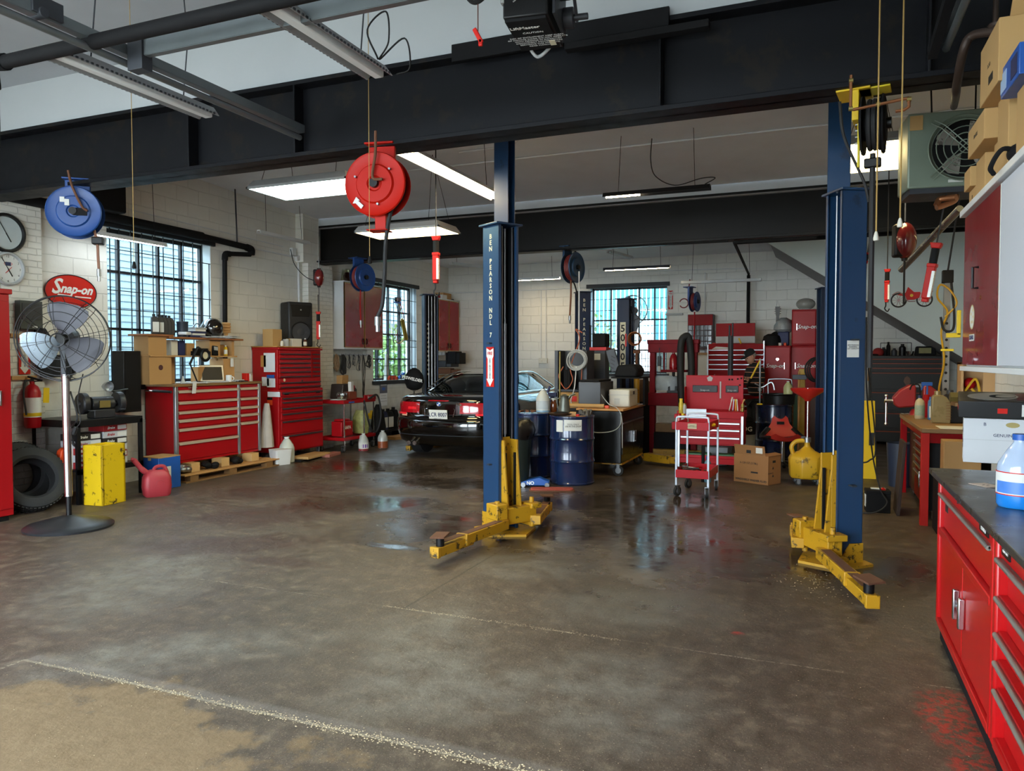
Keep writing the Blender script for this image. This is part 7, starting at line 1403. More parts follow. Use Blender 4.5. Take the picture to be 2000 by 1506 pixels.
M().tube(sp([(.03, -.04, 2.4), (.06, -.05, 2.1), (.05, -.06, 1.92), (-.03, -.06, 1.92), (-.06, -.05, 2.05)]), .012, 8).ob('black_cable_loop', RUB, t)
# ================================================================ rear: cabinets, mechanic, drum, drain can
ZF = lambda y, D: EYE - (y - 703) * D / FPX
t = T('tool_chest', 'old red tool chest with raised lid and bright drawer rails behind the mechanic', 'tool cabinet', (*W(1448, 14.1), 0), 0, 'rear tool cabinets')
M().bx(-.58, .42, -.26, .26, .05, 1.90).bx(-.50, .22, .18, .22, 1.90, 2.30).ob('carcass', DRED, t, .006); M().bx(-.50, .22, .16, .18, 1.92, 2.05).ob('grey_lid_lining', LGRY, t)
for i in range(5): box_drawer(t, -.57, .41, 1.80 - .09 * i - .08, 1.80 - .09 * i, -.26, DRED, ALU, .012, 1.80 - .09 * i - .02, .0)
for i in range(9): box_drawer(t, -.57, .41, 1.20 - .11 * i - .10, 1.20 - .11 * i, -.26, DRED, ALU, .012, 1.20 - .11 * i - .02, .0)
M().bx(-.60, -.58, -.27, .0, .05, 1.88).bx(.40, .42, -.27, -.26, .05, 1.95).ob('corner_trim', ALU, t); text('Snap-on', (-.38, -.262, 1.30), .07, LGRY, t, shear=.3, ext=.001); M().prism([(-.52, 1.80), (-.44, 1.85), (-.2, 1.83), (-.2, 1.80)], -.268, -.262, 'Y').ob('flash_sticker', LAB, t)
S('yellow_handled_tool', M().box((0, 0, .05), (.03, .03, .11), (0, -.4, 0)), YPL, 'yellow and orange handled tool on the old red chest lid', 'tool', P(1444, 668, 13.8) + Vector((0, 0, -.03)), bv=.006)
S('black_floor_jack_handle', M().cyl((0, 0, .9), (0, 0, 2.02), .045, n=12).cyl((-.02, 0, 2.0), (-.02, 0, 2.2), .015).cyl((.03, 0, 2.0), (.03, 0, 2.24), .015).cyl((0, 0, 0), (0, 0, .9), .03), DGRY, 'tall dark pole with a wire end standing before the old red chest', 'pole', (*W(1426, 13.0), 0))
def locker(label, x, D_, w_, h, z0, hx, tx_, z_l, z_h, group='red lockers at the rear'):
    t = T('steel_locker', label, 'locker', (*W(x, D_), z0), 0, group); M().bx(-w_ / 2, w_ / 2, -.25, .25, 0, h).ob('carcass', DRED, t, .008); M().bx(-w_ / 2 + .015, w_ / 2 - .015, -.265, -.25, .03, h - .03).ob('door', matte(mat('locker_door_red', 'a00c10', .35, 0, .04, 3), .2), t, .006)
    M().bx(hx - .008, hx + .008, -.29, -.265, z_h - .06, z_h + .06).ob('handle', CHR, t, .003); text('Snap-on', (tx_, -.268, z_l), .10, WTXT, t, shear=.3, ext=.001, bold=.001); return t
a = locker('wide red locker with script lettering directly behind the mechanic', 1519, 13.9, .45, 1.86, 0, .12, -.04, 1.49, 1.49); M().prism([(-.03, 1.61), (-.01, 1.64), (0, 1.61), (.01, 1.64), (.03, 1.61), (0, 1.58)], -.27, -.265, 'Y').ob('eagle_badge', CHR, a)
locker('tall red locker beside the first, carrying a smaller locker on top', 1568, 13.9, .44, 1.86, 0, -.13, .05, 1.49, 1.49); locker('small red locker standing on top of the tall red one', 1569, 13.9, .42, .66, 1.861, -.12, .05, .34, .34)
m = M(); m.ball((0.02, 0, .11), (.17, .13, .11), 20, 12); m.bx(-.2, .1, -.12, .1, 0, .02); S('wrapped_helmet', m, mat('grey_wrap', '8b8b86', .3, 0, .12, bump=.3), 'helmet wrapped in grey plastic on the small upper locker', 'helmet', (*W(1569, 13.9), 2.523), bv=.004)
S('wall_locker', M().bx(-.22, .1, -.1, .1, 0, 1.0), DRED, 'dull red metal door standing beyond the red lockers', 'locker', (*W(1603, 15.4), 1.0), bv=.01)
t = T('white_rack', 'red and white striped wire rack beyond the lockers', 'rack', (*W(1593, 13.9), 0)); M().bx(-.02, .02, -.02, .02, 0, 1.75).ob('white_post', WHT, t); m = M()
for k in range(9): m.bx(.03, .2, -.02, .0, .7 + k * .1, .74 + k * .1)
m.ob('stripes', DRED, t)
# bag, crate, foil, guitar on the lockers
t = T('black_holdall', 'black holdall bag lying on the wide red locker', 'bag', (*W(1507, 13.9), 1.862)); m = M(); m.loft([[(.15 * s * math.cos(R(a)) * (1 + .1 * math.sin(R(4 * a))), .14 * s * math.sin(R(a)), z) for a in range(0, 360, 20)] for z, s in ((0, 1), (.1, 1.1), (.18, .95), (.22, .5))]); m.ob('bag', MBLK, t)
t = T('blue_bag', 'navy bag stuffed with grey foil sheeting on the red locker', 'bag', (*W(1529, 13.9), 1.862)); M().bx(-.10, .10, -.1, .1, 0, .26).ob('bag', DBLU, t, .02); m = M(); m.loft([[(.16 * s * math.cos(R(a)) * (1 + .2 * math.sin(R(5 * a) + z * 30)), .12 * s * math.sin(R(a)), z) for a in range(0, 360, 15)] for z, s in ((.24, .6), (.30, 1), (.38, .9), (.46, .8), (.52, .3))]); m.ob('foil', mat('foil_grey', '8a8f92', .35, .4, .3, 14, bump=.5), t)
t = T('guitar', 'guitar neck and headstock standing against the rear wall on the lockers', 'guitar', (*W(1517, 14.9), 1.86)); M().bx(-.03, .03, -.015, .015, .3, .62).ob('neck', mat('dark_rosewood', '2e2019', .4, 0, .2), t); M().prism([(-.035, .62), (.035, .62), (.045, .80), (-.045, .80)], -.012, .012, 'Y').ob('headstock', MATS['dark_rosewood'], t)
M().lathe([(.16, -.04), (.16, .04)], (0, 0, .15), 'Y', 28).ob('body', MBLK, t); M().tube([(-.03, 0, .8), (0, .0, .92), (.03, 0, .8)], .003, 4).ob('hanging_wire', STL, t)
m = M()
for k in range(3):
    for s in (-1, 1): m.cyl((s * .035, 0, .66 + k * .045), (s * .062, 0, .66 + k * .045), .006, n=6)
m.ob('tuning_peg', CHR, t)
S('paint_tins', M().lathe([(.03, 0), (.03, .05)], (-.04, 0, 0), n=12), LAB, 'small white tin on the wide red locker edge', 'tin', (*W(1527, 13.7), 1.862)); S('paint_tins', M().lathe([(.025, 0), (.025, .05)], n=12), ORG, 'small orange tin beside the white one on the locker', 'tin', (*W(1532, 13.7), 1.862))

# ---------------------------------------------------------------- the mechanic
def skin_mesh(name, nodes, edges, m, parent, sub=2):
    me = bpy.data.meshes.new(name); me.from_pydata([n[0] for n in nodes], edges, []); me.materials.append(m)
    o = bpy.data.objects.new(name, me); COL.objects.link(o); o.parent = parent; sk = o.modifiers.new('skin', 'SKIN'); sk.use_smooth_shade = True
    for i, n in enumerate(nodes):
        v = me.skin_vertices[0].data[i]; v.radius = n[1] if isinstance(n[1], tuple) else (n[1], n[1]); v.use_root = (i == 0)
    s_ = o.modifiers.new('sub', 'SUBSURF'); s_.levels = sub; s_.render_levels = sub; return o
man = T('person', 'man in black cap and striped black sweater standing with folded arms, looking down', 'person', (*W(1474, 13.0), 0), -52)
# local frame: faces -y
CL = mat('sweater_black', '131315', .9, 0, .15, 30, bump=.2)
def sweater():
    m = bpy.data.materials.new('striped_sweater'); m.use_nodes = True; nt = m.node_tree; b = nt.nodes['Principled BSDF']; tc = node(nt, 'ShaderNodeTexCoord'); sp_ = node(nt, 'ShaderNodeSeparateXYZ'); nt.links.new(tc.outputs['Object'], sp_.inputs[0])
    a = node(nt, 'ShaderNodeMath', operation='MULTIPLY'); a.inputs[1].default_value = 11.5; nt.links.new(sp_.outputs[2], a.inputs[0]); f = node(nt, 'ShaderNodeMath', operation='FRACT'); nt.links.new(a.outputs[0], f.inputs[0])
    r = node(nt, 'ShaderNodeValToRGB'); r.color_ramp.interpolation = 'CONSTANT'; r.color_ramp.elements[0].color = sc('131214'); r.color_ramp.elements[1].position = .86; r.color_ramp.elements[1].color = sc('c58a6c'); nt.links.new(f.outputs[0], r.inputs[0]); nt.links.new(r.outputs[0], b.inputs['Base Color']); b.inputs['Roughness'].default_value = .9; return m
SW = sweater(); TR = mat('work_trousers', '1e1f20', .85, 0, .15, 12)
skin_mesh('body', [((0, 0, .95), (.16, .12)), ((0, .01, 1.15), (.155, .12)), ((0, .0, 1.34), (.18, .125)), ((0, -.02, 1.46), (.12, .10)), ((0, -.035, 1.53), (.06, .06)), ((0, -.07, 1.60), (.058, .065)), ((.18, 0, 1.42), .07), ((.25, -.02, 1.20), .055), ((.10, -.20, 1.20), .045), ((-.08, -.22, 1.22), .036), ((-.18, 0, 1.42), .07), ((-.25, -.02, 1.20), .055), ((-.10, -.22, 1.24), .045), ((.08, -.25, 1.26), .036)],
          [(0, 1), (1, 2), (2, 3), (3, 4), (4, 5), (3, 6), (6, 7), (7, 8), (8, 9), (3, 10), (10, 11), (11, 12), (12, 13)], SW, man)
skin_mesh('trousers', [((0, 0, .96), (.15, .12)), ((.09, 0, .86), (.10, .10)), ((.11, -.01, .50), .075), ((.12, .02, .10), .06), ((-.09, 0, .86), (.10, .10)), ((-.11, .03, .50), .075), ((-.12, .06, .10), .06)], [(0, 1), (1, 2), (2, 3), (0, 4), (4, 5), (5, 6)], TR, man)
for s in (-1, 1): skin_mesh('boot', [((s * .12, .05 if s < 0 else .01, .06), (.05, .05)), ((s * .12, -.08, .045), (.045, .04)), ((s * .125, -.18, .04), (.04, .03))], [(0, 1), (1, 2)], MBLK, man)
H = bpy.data.objects.new('head', None); COL.objects.link(H); H.parent = man; H.location = (0, -.09, 1.66); H.rotation_euler = (R(28), 0, 0)
m = M(); rows = []
for z, rx, yf_, yb in ((-.115, .035, -.075, -.02), (-.10, .05, -.095, .0), (-.07, .062, -.10, .045), (-.03, .069, -.098, .075), (.0, .073, -.096, .088), (.04, .075, -.098, .094), (.08, .07, -.085, .085), (.11, .05, -.055, .06), (.125, .02, -.02, .03)):
    rows.append([(rx * math.cos(R(a)), (yf_ + yb) / 2 + (yb - yf_) / 2 * math.sin(R(a)), z) for a in range(0, 360, 20)])
m.loft(rows); m.prism([(-.10, -.022), (-.126, -.018), (-.105, .022), (-.095, .03)], -.012, .012, 'X'); m.ball((.076, .0, 0), (.012, .022, .034), 10, 8).ball((-.076, 0, 0), (.012, .022, .034), 10, 8); m.ob('face', SKIN, H, ang=70)
for s in (-1, 1): M().ball((s * .03, -.092, .008), (.012, .008, .006), 8, 6).ob('eye', MBLK, H)
M().bx(-.022, .022, -.100, -.094, -.055, -.050).ob('mouth', mat('lips', '7d4a42', .5, 0, 0), H); M().lathe([(.078, -.02), (.081, .02), (.079, .04)], (0, .02, 0), n=20, sy=1.05).ob('grey_hair', mat('hair_grey', '8f8880', .8, 0, .2, 40), H)
m = M(); m.lathe([(.082, .035), (.083, .06), (.075, .10), (.045, .13), (.01, .138)], (0, .005, 0), n=24, sy=1.22); m.prism([(-.06, -.07), (.06, -.07), (.055, -.16), (.02, -.185), (-.02, -.185), (-.055, -.16)], .036, .046, 'Z'); m.ob('cap', mat('cap_black', '121316', .85, 0, .1), H); M().lathe([(.018, -.105), (.018, -.10)], (0, 0, .08), 'Y', 12).ob('cap_badge', LGRY, H)
for s, (hx, hy, hz_) in ((1, (.11, -.255, 1.265)), (-1, (-.11, -.225, 1.225))):
    Hn = bpy.data.objects.new('hand', None); COL.objects.link(Hn); Hn.parent = man; Hn.location = (hx, hy, hz_)
    skin_mesh('palm', [((-.04 * s, 0, 0), .022), ((0, 0, 0), (.026, .018)), ((.03 * s, .0, 0), (.026, .016))], [(0, 1), (1, 2)], SKIN, Hn, 1)
    for k in range(4): skin_mesh('finger', [((.03 * s, 0, -.024 + .016 * k), .009), ((.065 * s, .002, -.026 + .017 * k), .0085), ((.085 * s, .025, -.026 + .017 * k), .008), ((.08 * s, .045, -.026 + .017 * k), .007)], [(0, 1), (1, 2), (2, 3)], SKIN, Hn, 1)
    skin_mesh('thumb', [((-.0 * s, -.01, .02), .010), ((.03 * s, -.02, .035), .009), ((.055 * s, -.012, .04), .008)], [(0, 1), (1, 2)], SKIN, Hn, 1)
# ---------------------------------------------------------------- drum, pump, bucket, drain can, seat
t = drum('dark blue oil drum beside the mechanic, topped by a black lid pan', (*W(1512, 12.15), 0), mat('drum_navy', '101b38', .25, .1, .08, coat=.5)); dxy = W(1512, 12.15)
t = T('lid_pan', 'black oil pan with a tube handle on the dark drum', 'pan', (*W(1521, 12.1), .886)); M().lathe([(.24, 0), (.25, .14), (.27, .16), (.27, .17), (.24, .165), (.23, .02)], n=32).ob('pan', BLK, t); M().tube(sp([(-.17, .1, .16), (-.17, .1, .36), (-.12, .1, .40), (.14, .1, .40), (.19, .1, .36), (.19, .1, .16)], 5), .012, 8).ob('handle', STL, t)
jug('oil_jug', 'cloudy yellowish gallon jug on the black pan', (*W(1539, 11.95), 1.02), .24, None, mat('yellow_milky', 'a9ac7c', .4, 0, .05), -10, None)
t = T('drum_pump', 'hand drum pump with a yellow lever before the mechanic', 'pump', (*W(1484, 12.02), .88)); M().cyl((0, 0, 0), (0, 0, .74), .014).cyl((0, 0, .22), (0, 0, .28), .03).ob('stem', STL, t); M().cyl((-.0, 0, .72), (-.14, -.02, .42), .014).cyl((0, 0, 0), (0, 0, .02), .05, .04).ob('lever', YPL, t); M().cyl((-.14, -.02, .42), (-.20, -.03, .27), .018).ob('grip', MBLK, t)
M().tube(sp([(0, 0, .27), (.07, 0, .30), (.16, 0, .36), (.20, 0, .33), (.22, -.01, .24)]), .012, 8).tube([(0, 0, .30), (-.08, 0, .34)], .010, 6).ob('spout', ALU, t)
t = T('grease_bucket', 'pale grease bucket with a black lettered rim behind the open chest', 'bucket', (*W(1457, 11.9), 0)); M().lathe([(.13, 0), (.15, .42)], n=28).ob('pail', mat('bucket_beige', '8f8f86', .5, 0, .08), t); M().lathe([(.151, .42), (.155, .60), (.15, .61)], n=28).ob('band', MBLK, t); text('HOG', (0, -.158, .51), .10, LAB, t, bold=.002, ext=.001)
M().ball((0, 0, .64), (.12, .12, .08), 14, 8).ob('black_bag', MBLK, t)
S('bucket_drum_plinth', M().bx(-.2, .2, -.18, .18, 0, .02), MBLK, 'black rubber mat beneath the grease bucket', 'mat', (*W(1457, 11.9), -.019))
q = W(1578, 9.6); t = T('oil_drain_can', 'dirty yellow rolling oil drain tank with a red funnel on a rod', 'oil drain', (*q, 0), 10)
m = M(); m.loft([[(x * s, y * s, z) for x, y in [(.24 * math.cos(R(a + 22.5)), .22 * math.sin(R(a + 22.5))) for a in range(0, 360, 45)]] for z, s in ((.08, .86), (.11, .95), (.33, 1.0), (.38, .88), (.43, .43), (.49, .16), (.56, .14))]); m.ob('tank', OIL, t, .02)
M().tube(sp([(-.17, 0, .38), (-.19, 0, .48), (-.13, 0, .55), (-.02, 0, .56)]), .028, 10).ob('handle', OIL, t); M().cyl((0, 0, .54), (0, 0, .60), .045, n=16).ob('neck_nut', STL, t); M().cyl((0, 0, .58), (0, 0, 1.24), .013).ob('rod', CHR, t)
M().lathe([(.035, 1.07), (.05, 1.10), (.20, 1.20), (.215, 1.235), (.205, 1.235), (.04, 1.12)], n=36).ob('funnel', mat('funnel_red', 'b3241c', .35, 0, .08), t)
for a in (45, 135, 225, 315): caster(t, .17 * math.cos(R(a)), .17 * math.sin(R(a)), .035)
t = T('roller_seat', 'red and black moulded mechanic seat on casters beside the drain tank', 'stool', (*W(1530, 10.8), 0), 15)
rows = []
for y, z, w_ in ((-.24, .50, .15), (-.2, .455, .23), (-.05, .44, .26), (.08, .46, .25), (.13, .53, .19), (.16, .62, .13), (.17, .70, .11), (.17, .73, .08)): rows.append([(w_ * u, y + .02 * abs(u), z + .05 * u * u) for u in (-1, -.6, -.2, .2, .6, 1)] + [(w_ * u, y + .02 * abs(u) + .012, z + .05 * u * u - .02) for u in (1, .6, .2, -.2, -.6, -1)])
M().loft(rows).ob('seat', mat('seat_red', 'a8281f', .4, 0, .1), t); M().tube(sp([(-.24, -.2, .50), (-.29, -.05, .48), (-.27, .08, .50), (-.17, .15, .6)]), .04, 8, flat=.5).tube(sp([(.24, -.2, .50), (.29, -.05, .48), (.27, .08, .50), (.17, .15, .6)]), .04, 8, flat=.5).ob('side_bolster', BLK, t)
M().bx(-.05, .05, .145, .19, .655, .695).ob('grip_slot', BLK, t); M().cyl((0, 0, .1), (0, 0, .43), .03).ob('gas_lift', CHR, t)
for k in range(5): a = R(72 * k); M().cyl((0, 0, .12), (.22 * math.cos(a), .22 * math.sin(a), .07), .018).ball((.22 * math.cos(a), .22 * math.sin(a), .03), .03, 10, 6).ob('star_foot', BLK, t)
for i, (x, z, h_, w_, mt, lab) in enumerate(((1566, .0, 1.45, .10, mat('yellow_case', 'b08a1c', .5, 0, .15), 'tall yellow case standing behind the drain tank funnel'), (1556, 0, 1.0, .10, mat('teal_case', '4e7d78', .5, 0, .2), 'narrow teal board standing behind the drain tank'), (1592, 0, .95, .16, mat('brown_board', '5a3a28', .6, 0, .2), 'brown board leaning behind the drain tank'))):
    S('standing_board', M().bx(-w_ / 2, w_ / 2, -.05, .05, 0, h_), mt, lab, 'board', (*W(x, 12.6 + .2 * i), 0), 0, 'boards behind the drain tank', bv=.006)
t = T('mallet', 'wooden shafted hammer standing by the yellow case', 'hammer', (*W(1560, 12.2), 0)); M().cyl((0, 0, 0), (0, 0, 1.42), .018).ob('shaft', OAK, t); M().bx(-.10, .12, -.03, .03, 1.28, 1.36).ob('head', DGRY, t, .008)
m = M()
for k in range(7): m.ring((.0, -.02 * k, 0), .17 + .01 * (k % 3), .012, 'Y', 28, 6)
S('black_hose_coil', m, RUB, 'coil of black hose hanging beside the slim rear lift post', 'hose', P(1590, 722, 11.9), 35)
# washer fluid carton
A_, B_, C_ = Vector((-.577, 9.98, 0)), Vector((-1.037, 10.23, 0)), Vector((-.44, 10.25, 0)); cb = (B_ + C_) / 2 + Vector((0, .0, 0))
t = T('washer_fluid_carton', 'open brown washer fluid carton with printed sides on the floor by the chest', 'box', (cb.x + .01, cb.y, 0), -27); w2, d2, h2 = .25, .15, .37
m = M().bx(-w2, w2, -d2, -d2 + .006, 0, h2).bx(-w2, w2, d2 - .006, d2, 0, h2).bx(-w2, -w2 + .006, -d2, d2, 0, h2).bx(w2 - .006, w2, -d2, d2, 0, h2).bx(-w2, w2, -d2, d2, 0, .006).bx(-w2 + .02, w2 - .02, -d2 + .02, d2 - .02, h2 - .03, h2 - .025); m.ob('carton', mat('washer_card', '94683f', .85, 0, .08, 4), t)
M().box((-.02, -d2 - .0, h2 + .06), (2 * w2 - .06, .005, .13), (R(12), 0, 0)).ob('raised_flap', MATS['washer_card'], t); M().box((w2 - .04, .02, h2 + .012), (.1, 2 * d2, .005), (0, R(10), 0)).ob('side_flap', MATS['washer_card'], t)
text('WINDSHIELD WASHER FLUID', (0, -d2 - .0015, .04), .036, INK, t, ext=.0005, bold=.001, sx=.95); text('6-128 OZ (3.78L)', (-.03, -d2 - .0015, .26), .036, INK, t, ext=.0005); text('xxxx xxx\nxxxxx', (.13, -d2 - .0015, .27), .014, INK, t, ext=.0004) if 0 else None
M().bx(.0, .10, -d2 - .002, -d2, .135, .155).ob('print_bar', INK, t); M().bx(.08, .17, -d2 - .018, -d2 - .004, h2 + .03, h2 + .10).ob('label', LAB, t); M().bx(-.06, -.0, -d2 - .012, -d2 - .004, h2 + .02, h2 + .06).ob('print_block', INK, t)
for z in (.10, .20): M().prism([(-.06, z), (-.02, z), (-.04, z + .035)], w2, w2 + .0015, 'X').ob('arrow_mark', INK, t)
text('THIS SIDE UP', (w2 + .0015, -.10, .15), .022, INK, t, (90, -90, 90) if 0 else (90, 0, 90), ext=.0004); M().bx(w2, w2 + .0015, -.05, .02, .28, .31).ob('hand_hole_mark', INK, t)
# ---------------------------------------------------------------- under the stair: black chest, caution sign, battery
bc = W(1768, 14.2); t = T('tool_chest', 'wide black tool chest with orange drawer edges under the stair', 'tool cabinet', (bc[0], bc[1], 0), 0, 'rear tool cabinets')
M().bx(-.62, .62, -.28, .28, .05, 1.68).ob('carcass', mat('chest_black', '141415', .45, 0, .1), t, .01); OE = mat('orange_edge', 'a0401f', .4, 0, .08)
zt = [1.64, 1.56, 1.47, 1.38, 1.01, .62, .28]; zb_ = [1.57, 1.48, 1.39, 1.05, .66, .32, .08]
for a, b in zip(zb_, zt): box_drawer(t, -.60, .60, a, b - .01, -.28, MATS['chest_black'], OE, .012, b - .03, .01)
M().prism([(-.06, 1.20), (-.04, 1.27), (0, 1.30), (.05, 1.26), (.06, 1.18), (0, 1.10)], -.30, -.295, 'Y').ob('shield_badge', mat('badge_brown', '5e4438', .4, .4, .1), t); M().bx(-.66, -.63, -.25, -.1, 1.2, 1.66).ob('brown_side_board', OAK, t)
ct = 1.682
def cb_(x, y): return (bc[0] + x, bc[1] + y, ct)
t = T('baseball_hat', 'red and black cap on the black chest', 'cap', cb_(-.48, -.12)); M().ball((0, 0, .06), (.10, .10, .09), 16, 10).ob('crown', mat('cap_red', '9a2522', .8, 0, .1), t); M().bx(-.16, .0, -.09, .07, .0, .03).ob('brim', MBLK, t, .01)
t = T('wire_basket_stand', 'black wire frame holding dark bottles on the chest', 'frame', cb_(-.18, 0)); m = M()
for x in (-.26, .26):
    for z in (0,): m.cyl((x, -.1, 0), (x, -.1, .24), .006)
m.cyl((-.26, -.1, .24), (.26, -.1, .24), .006); m.ob('frame', BLK, t)
for i, (x, h_, r_) in enumerate(((-.20, .16, .05), (-.12, .26, .035), (-.02, .14, .05), (.12, .22, .06))): M().lathe([(r_, 0), (r_, h_ * .7), (r_ * .5, h_ * .85), (r_ * .5, h_)], (x, 0, 0), n=14).ob('dark_bottle', (DGRY, MBLK, DGRY, BLK)[i], t)
S('chrome_bowl', M().lathe([(.05, 0), (.07, .08), (.065, .08)], n=18), CHR, 'small chrome bowl on the black chest', 'bowl', cb_(.05, -.18)); t = T('portable_radio', 'black radio with a yellowish panel on the black chest', 'radio', cb_(.30, -.17)); M().prism([(-.18, 0), (.18, 0), (.15, .17), (-.15, .17)], -.08, .08, 'Y').ob('case', MBLK, t, .02); M().bx(-.11, .09, -.09, -.08, .04, .14).ob('panel', mat('dull_yellow', '8a8452', .4, 0, .2), t)
t = T('caution_floor_sign', 'yellow plastic caution floor sign standing behind the tall blue lift post', 'floor sign', (*W(1688, 10.2), 0), 8); M().box((0, .1, .52), (.26, .02, 1.06), (R(8), 0, 0)).box((0, -.1, .52), (.26, .02, 1.06), (R(-8), 0, 0)).ob('panel', YPL, t, .006); M().bx(.04, .10, -.16, -.14, .45, .62).ob('black_symbol', INK, t)
bq = W(1717, 7.85); t = T('car_battery', 'black car battery with red terminal standing on the floor by the lift', 'battery', (*bq, 0), 4); M().bx(-.115, .115, -.09, .09, 0, .22).bx(-.118, .118, -.093, .093, .20, .235).ob('case', MBLK, t, .006); M().cyl((.05, -.03, .235), (.05, -.03, .26), .012).bx(.03, .07, -.05, -.01, .235, .25).ob('terminal', BRED, t); M().bx(-.06, .08, .0, .06, .235, .245).ob('white_top_label', LAB, t); M().bx(-.117, -.115, -.05, .05, .05, .18).ob('side_label', LAB, t)
m = M(); p0 = Vector((*bq, 0)); m.tube(sp([P(1690, 620, 7.4), P(1692, 750, 7.6), P(1705, 880, 7.8), P(1722, 955, 7.75), Vector((bq[0] + .08, bq[1] - .14, .12)), Vector((bq[0] - .05, bq[1] - .2, .02)), Vector((bq[0] - .3, bq[1] - .15, .012))]), .008, 6).tube(sp([P(1693, 700, 7.6), P(1712, 870, 7.7), P(1700, 900, 7.7), P(1680, 905, 7.8)]), .008, 6)
S('charger_lead', m, RUB, 'black charger lead draped from the lift post to the car battery', 'cable')
S('leaning_plate', M().box((0, 0, .38), (.03, .42, .76), (0, R(4), 0)), mat('rust_plate', '3a2b26', .7, .2, .3), 'dark rusty plate leaning against the vise bench', 'plate', (.80, 8.75, 0), 0, bv=.004)
S('blue_grey_bin', M().lathe([(.14, 0), (.17, .55), (.165, .55), (.13, .02)], n=20), mat('slate_blue', '232c40', .5, 0, .1), 'slate blue bin behind the leaning plate', 'bin', (.98, 10.6, 0))

# ---------------------------------------------------------------- vise bench
t = T('vise_bench', 'wood-topped bench with a red steel frame and built-in red tool drawers', 'bench', (1.38, 9.15, 0), -90)
M().bx(-1.05, 1.05, -.46, .36, .90, .945).ob('worktop', mat('old_bench_top', '8a6a42', .55, 0, .3, 4), t, .006); M().bx(.70, 1.052, -.30, .30, .945, .948).ob('white_patch', LAB, t)
for x in (-.98, .98):
    for y in (-.42, .30): M().bx(x - .035, x + .035, y - .035, y + .035, 0, .90).ob('leg', BRED if x > 0 and y < 0 else DRED, t, .003)
M().bx(.96, 1.0, -.4, .3, .80, .90).bx(-1, 1, -.44, -.40, .84, .90).ob('apron', DRED, t, .003); M().bx(-.9, .75, -.36, .3, .10, .84).ob('black_cabinet', BLK, t, .006)
for i in range(6): box_drawer(t, -.1, .62, .36 + i * .078, .43 + i * .078, -.375, DRED, ALU, .010, .41 + i * .078, .01)
M().bx(-.1, .62, -.39, -.375, .14, .34).ob('door', DRED, t, .004); M().bx(.52, .54, -.42, -.39, .30, .46).ob('handle', CHR, t, .003); 
for x in (-.8, .8): caster(t, x, -.3, .045)
t = T('bench_vise', 'heavy red bench vise with long jaw handle', 'vise', (1.12, 10.05, .946), 0)
VR = mat('vise_red', '8e1c1e', .35, 0, .12, coat=.2)
M().lathe([(.12, 0), (.11, .04), (.09, .07)], n=24).ob('swivel_base', VR, t); M().prism([(-.28, .12), (-.30, .20), (-.22, .30), (-.12, .36), (-.05, .36), (-.05, .10), (-.24, .08)], -.085, .085, 'Y').ob('moving_jaw', VR, t, .02); M().prism([(.02, .10), (.02, .36), (.10, .35), (.18, .28), (.20, .06), (.05, .05)], -.09, .09, 'Y').ob('fixed_jaw', VR, t, .02)
M().bx(-.06, .03, -.08, .08, .33, .37).ob('jaw_plate', STL, t, .004); M().cyl((-.38, 0, .16), (-.2, 0, .16), .025).cyl((-.36, -.0, -.12), (-.36, 0, .22), .014).ball((-.36, 0, .22), .022, 10, 8).ball((-.36, 0, -.12), .022, 10, 8).ob('screw_handle', CHR, t)
tb = .9465
bottle('spray_bottle', 'beige cleaner bottle with a curved black nozzle on the vise bench', (*W(1797, 8.3), tb), .26, .05, mat('beige_cleaner', 'b0a283', .4, 0, .06), DBLU, lab=mat('pale_green_label', '8f9c84', .6, 0, .3, 40)); q = W(1797, 8.3)
S('nozzle_tube', M().tube(sp([(0, 0, .25), (0, 0, .33), (-.02, 0, .38), (-.08, 0, .37), (-.10, 0, .32)]), .008, 6), MBLK, 'curved black nozzle rising from the beige bottle', 'nozzle', (*q, tb))
t = T('trigger_sprayer', 'blue trigger sprayer standing among the bench bottles', 'spray bottle', (*W(1811, 8.5), tb)); M().lathe([(.05, 0), (.055, .2), (.03, .26)], n=16).ob('body', DRED, t); M().cyl((0, 0, .26), (0, 0, .36), .01).bx(-.06, .05, -.02, .02, .36, .40).box((-.05, 0, .34), (.02, .02, .07), (0, .4, 0)).ob('trigger', BLUP, t, .004)
oil_bottle('coolant_bottle', 'blue and white bottle behind the gold bottle', (*W(1822, 8.15), tb), .25, .09, .07, mat('blue_white_bottle', '3a6a9c', .35, 0, .3, 20), BLUP, 0, LAB)
t = oil_bottle('gold_oil_bottle', 'gold oil bottle with ribbed grip on the vise bench', (*W(1838, 7.75), tb), .33, .17, .11, mat('gold_plastic', '8f7f57', .3, .2, .08), mat('gold_plastic', '8f7f57', .3), 0)
m = M()
for k in range(7): m.bx(.04, .088, -.058, -.054, .04 + k * .028, .048 + k * .028)
m.ob('ribs', DWOOD, t); oil_bottle('black_oil_jug', 'black oil jug open at the top beside the gold bottle', (*W(1862, 7.75), tb), .34, .17, .12, BLK, DGRY, 0)
m = M(); m.ring((0, 0, .008), .045, .004, 'Z', 16, 5).cyl((.04, 0, .008), (.18, .02, .01), .006); S('spring_clamp', m, CHR, 'bright wire tool at the bench corner by the vise', 'tool', (*W(1768, 9.0), tb)); 
carton('open_carton', 'brown carton standing under the vise bench end', (1.22, 8.02 - .1, .53), (.30, .2, .33), 0); S('carton_stand', M().bx(-.2, .2, -.15, .15, 0, .529), MBLK, 'black crate under the brown carton', 'crate', (1.22, 7.92, 0), bv=.006)
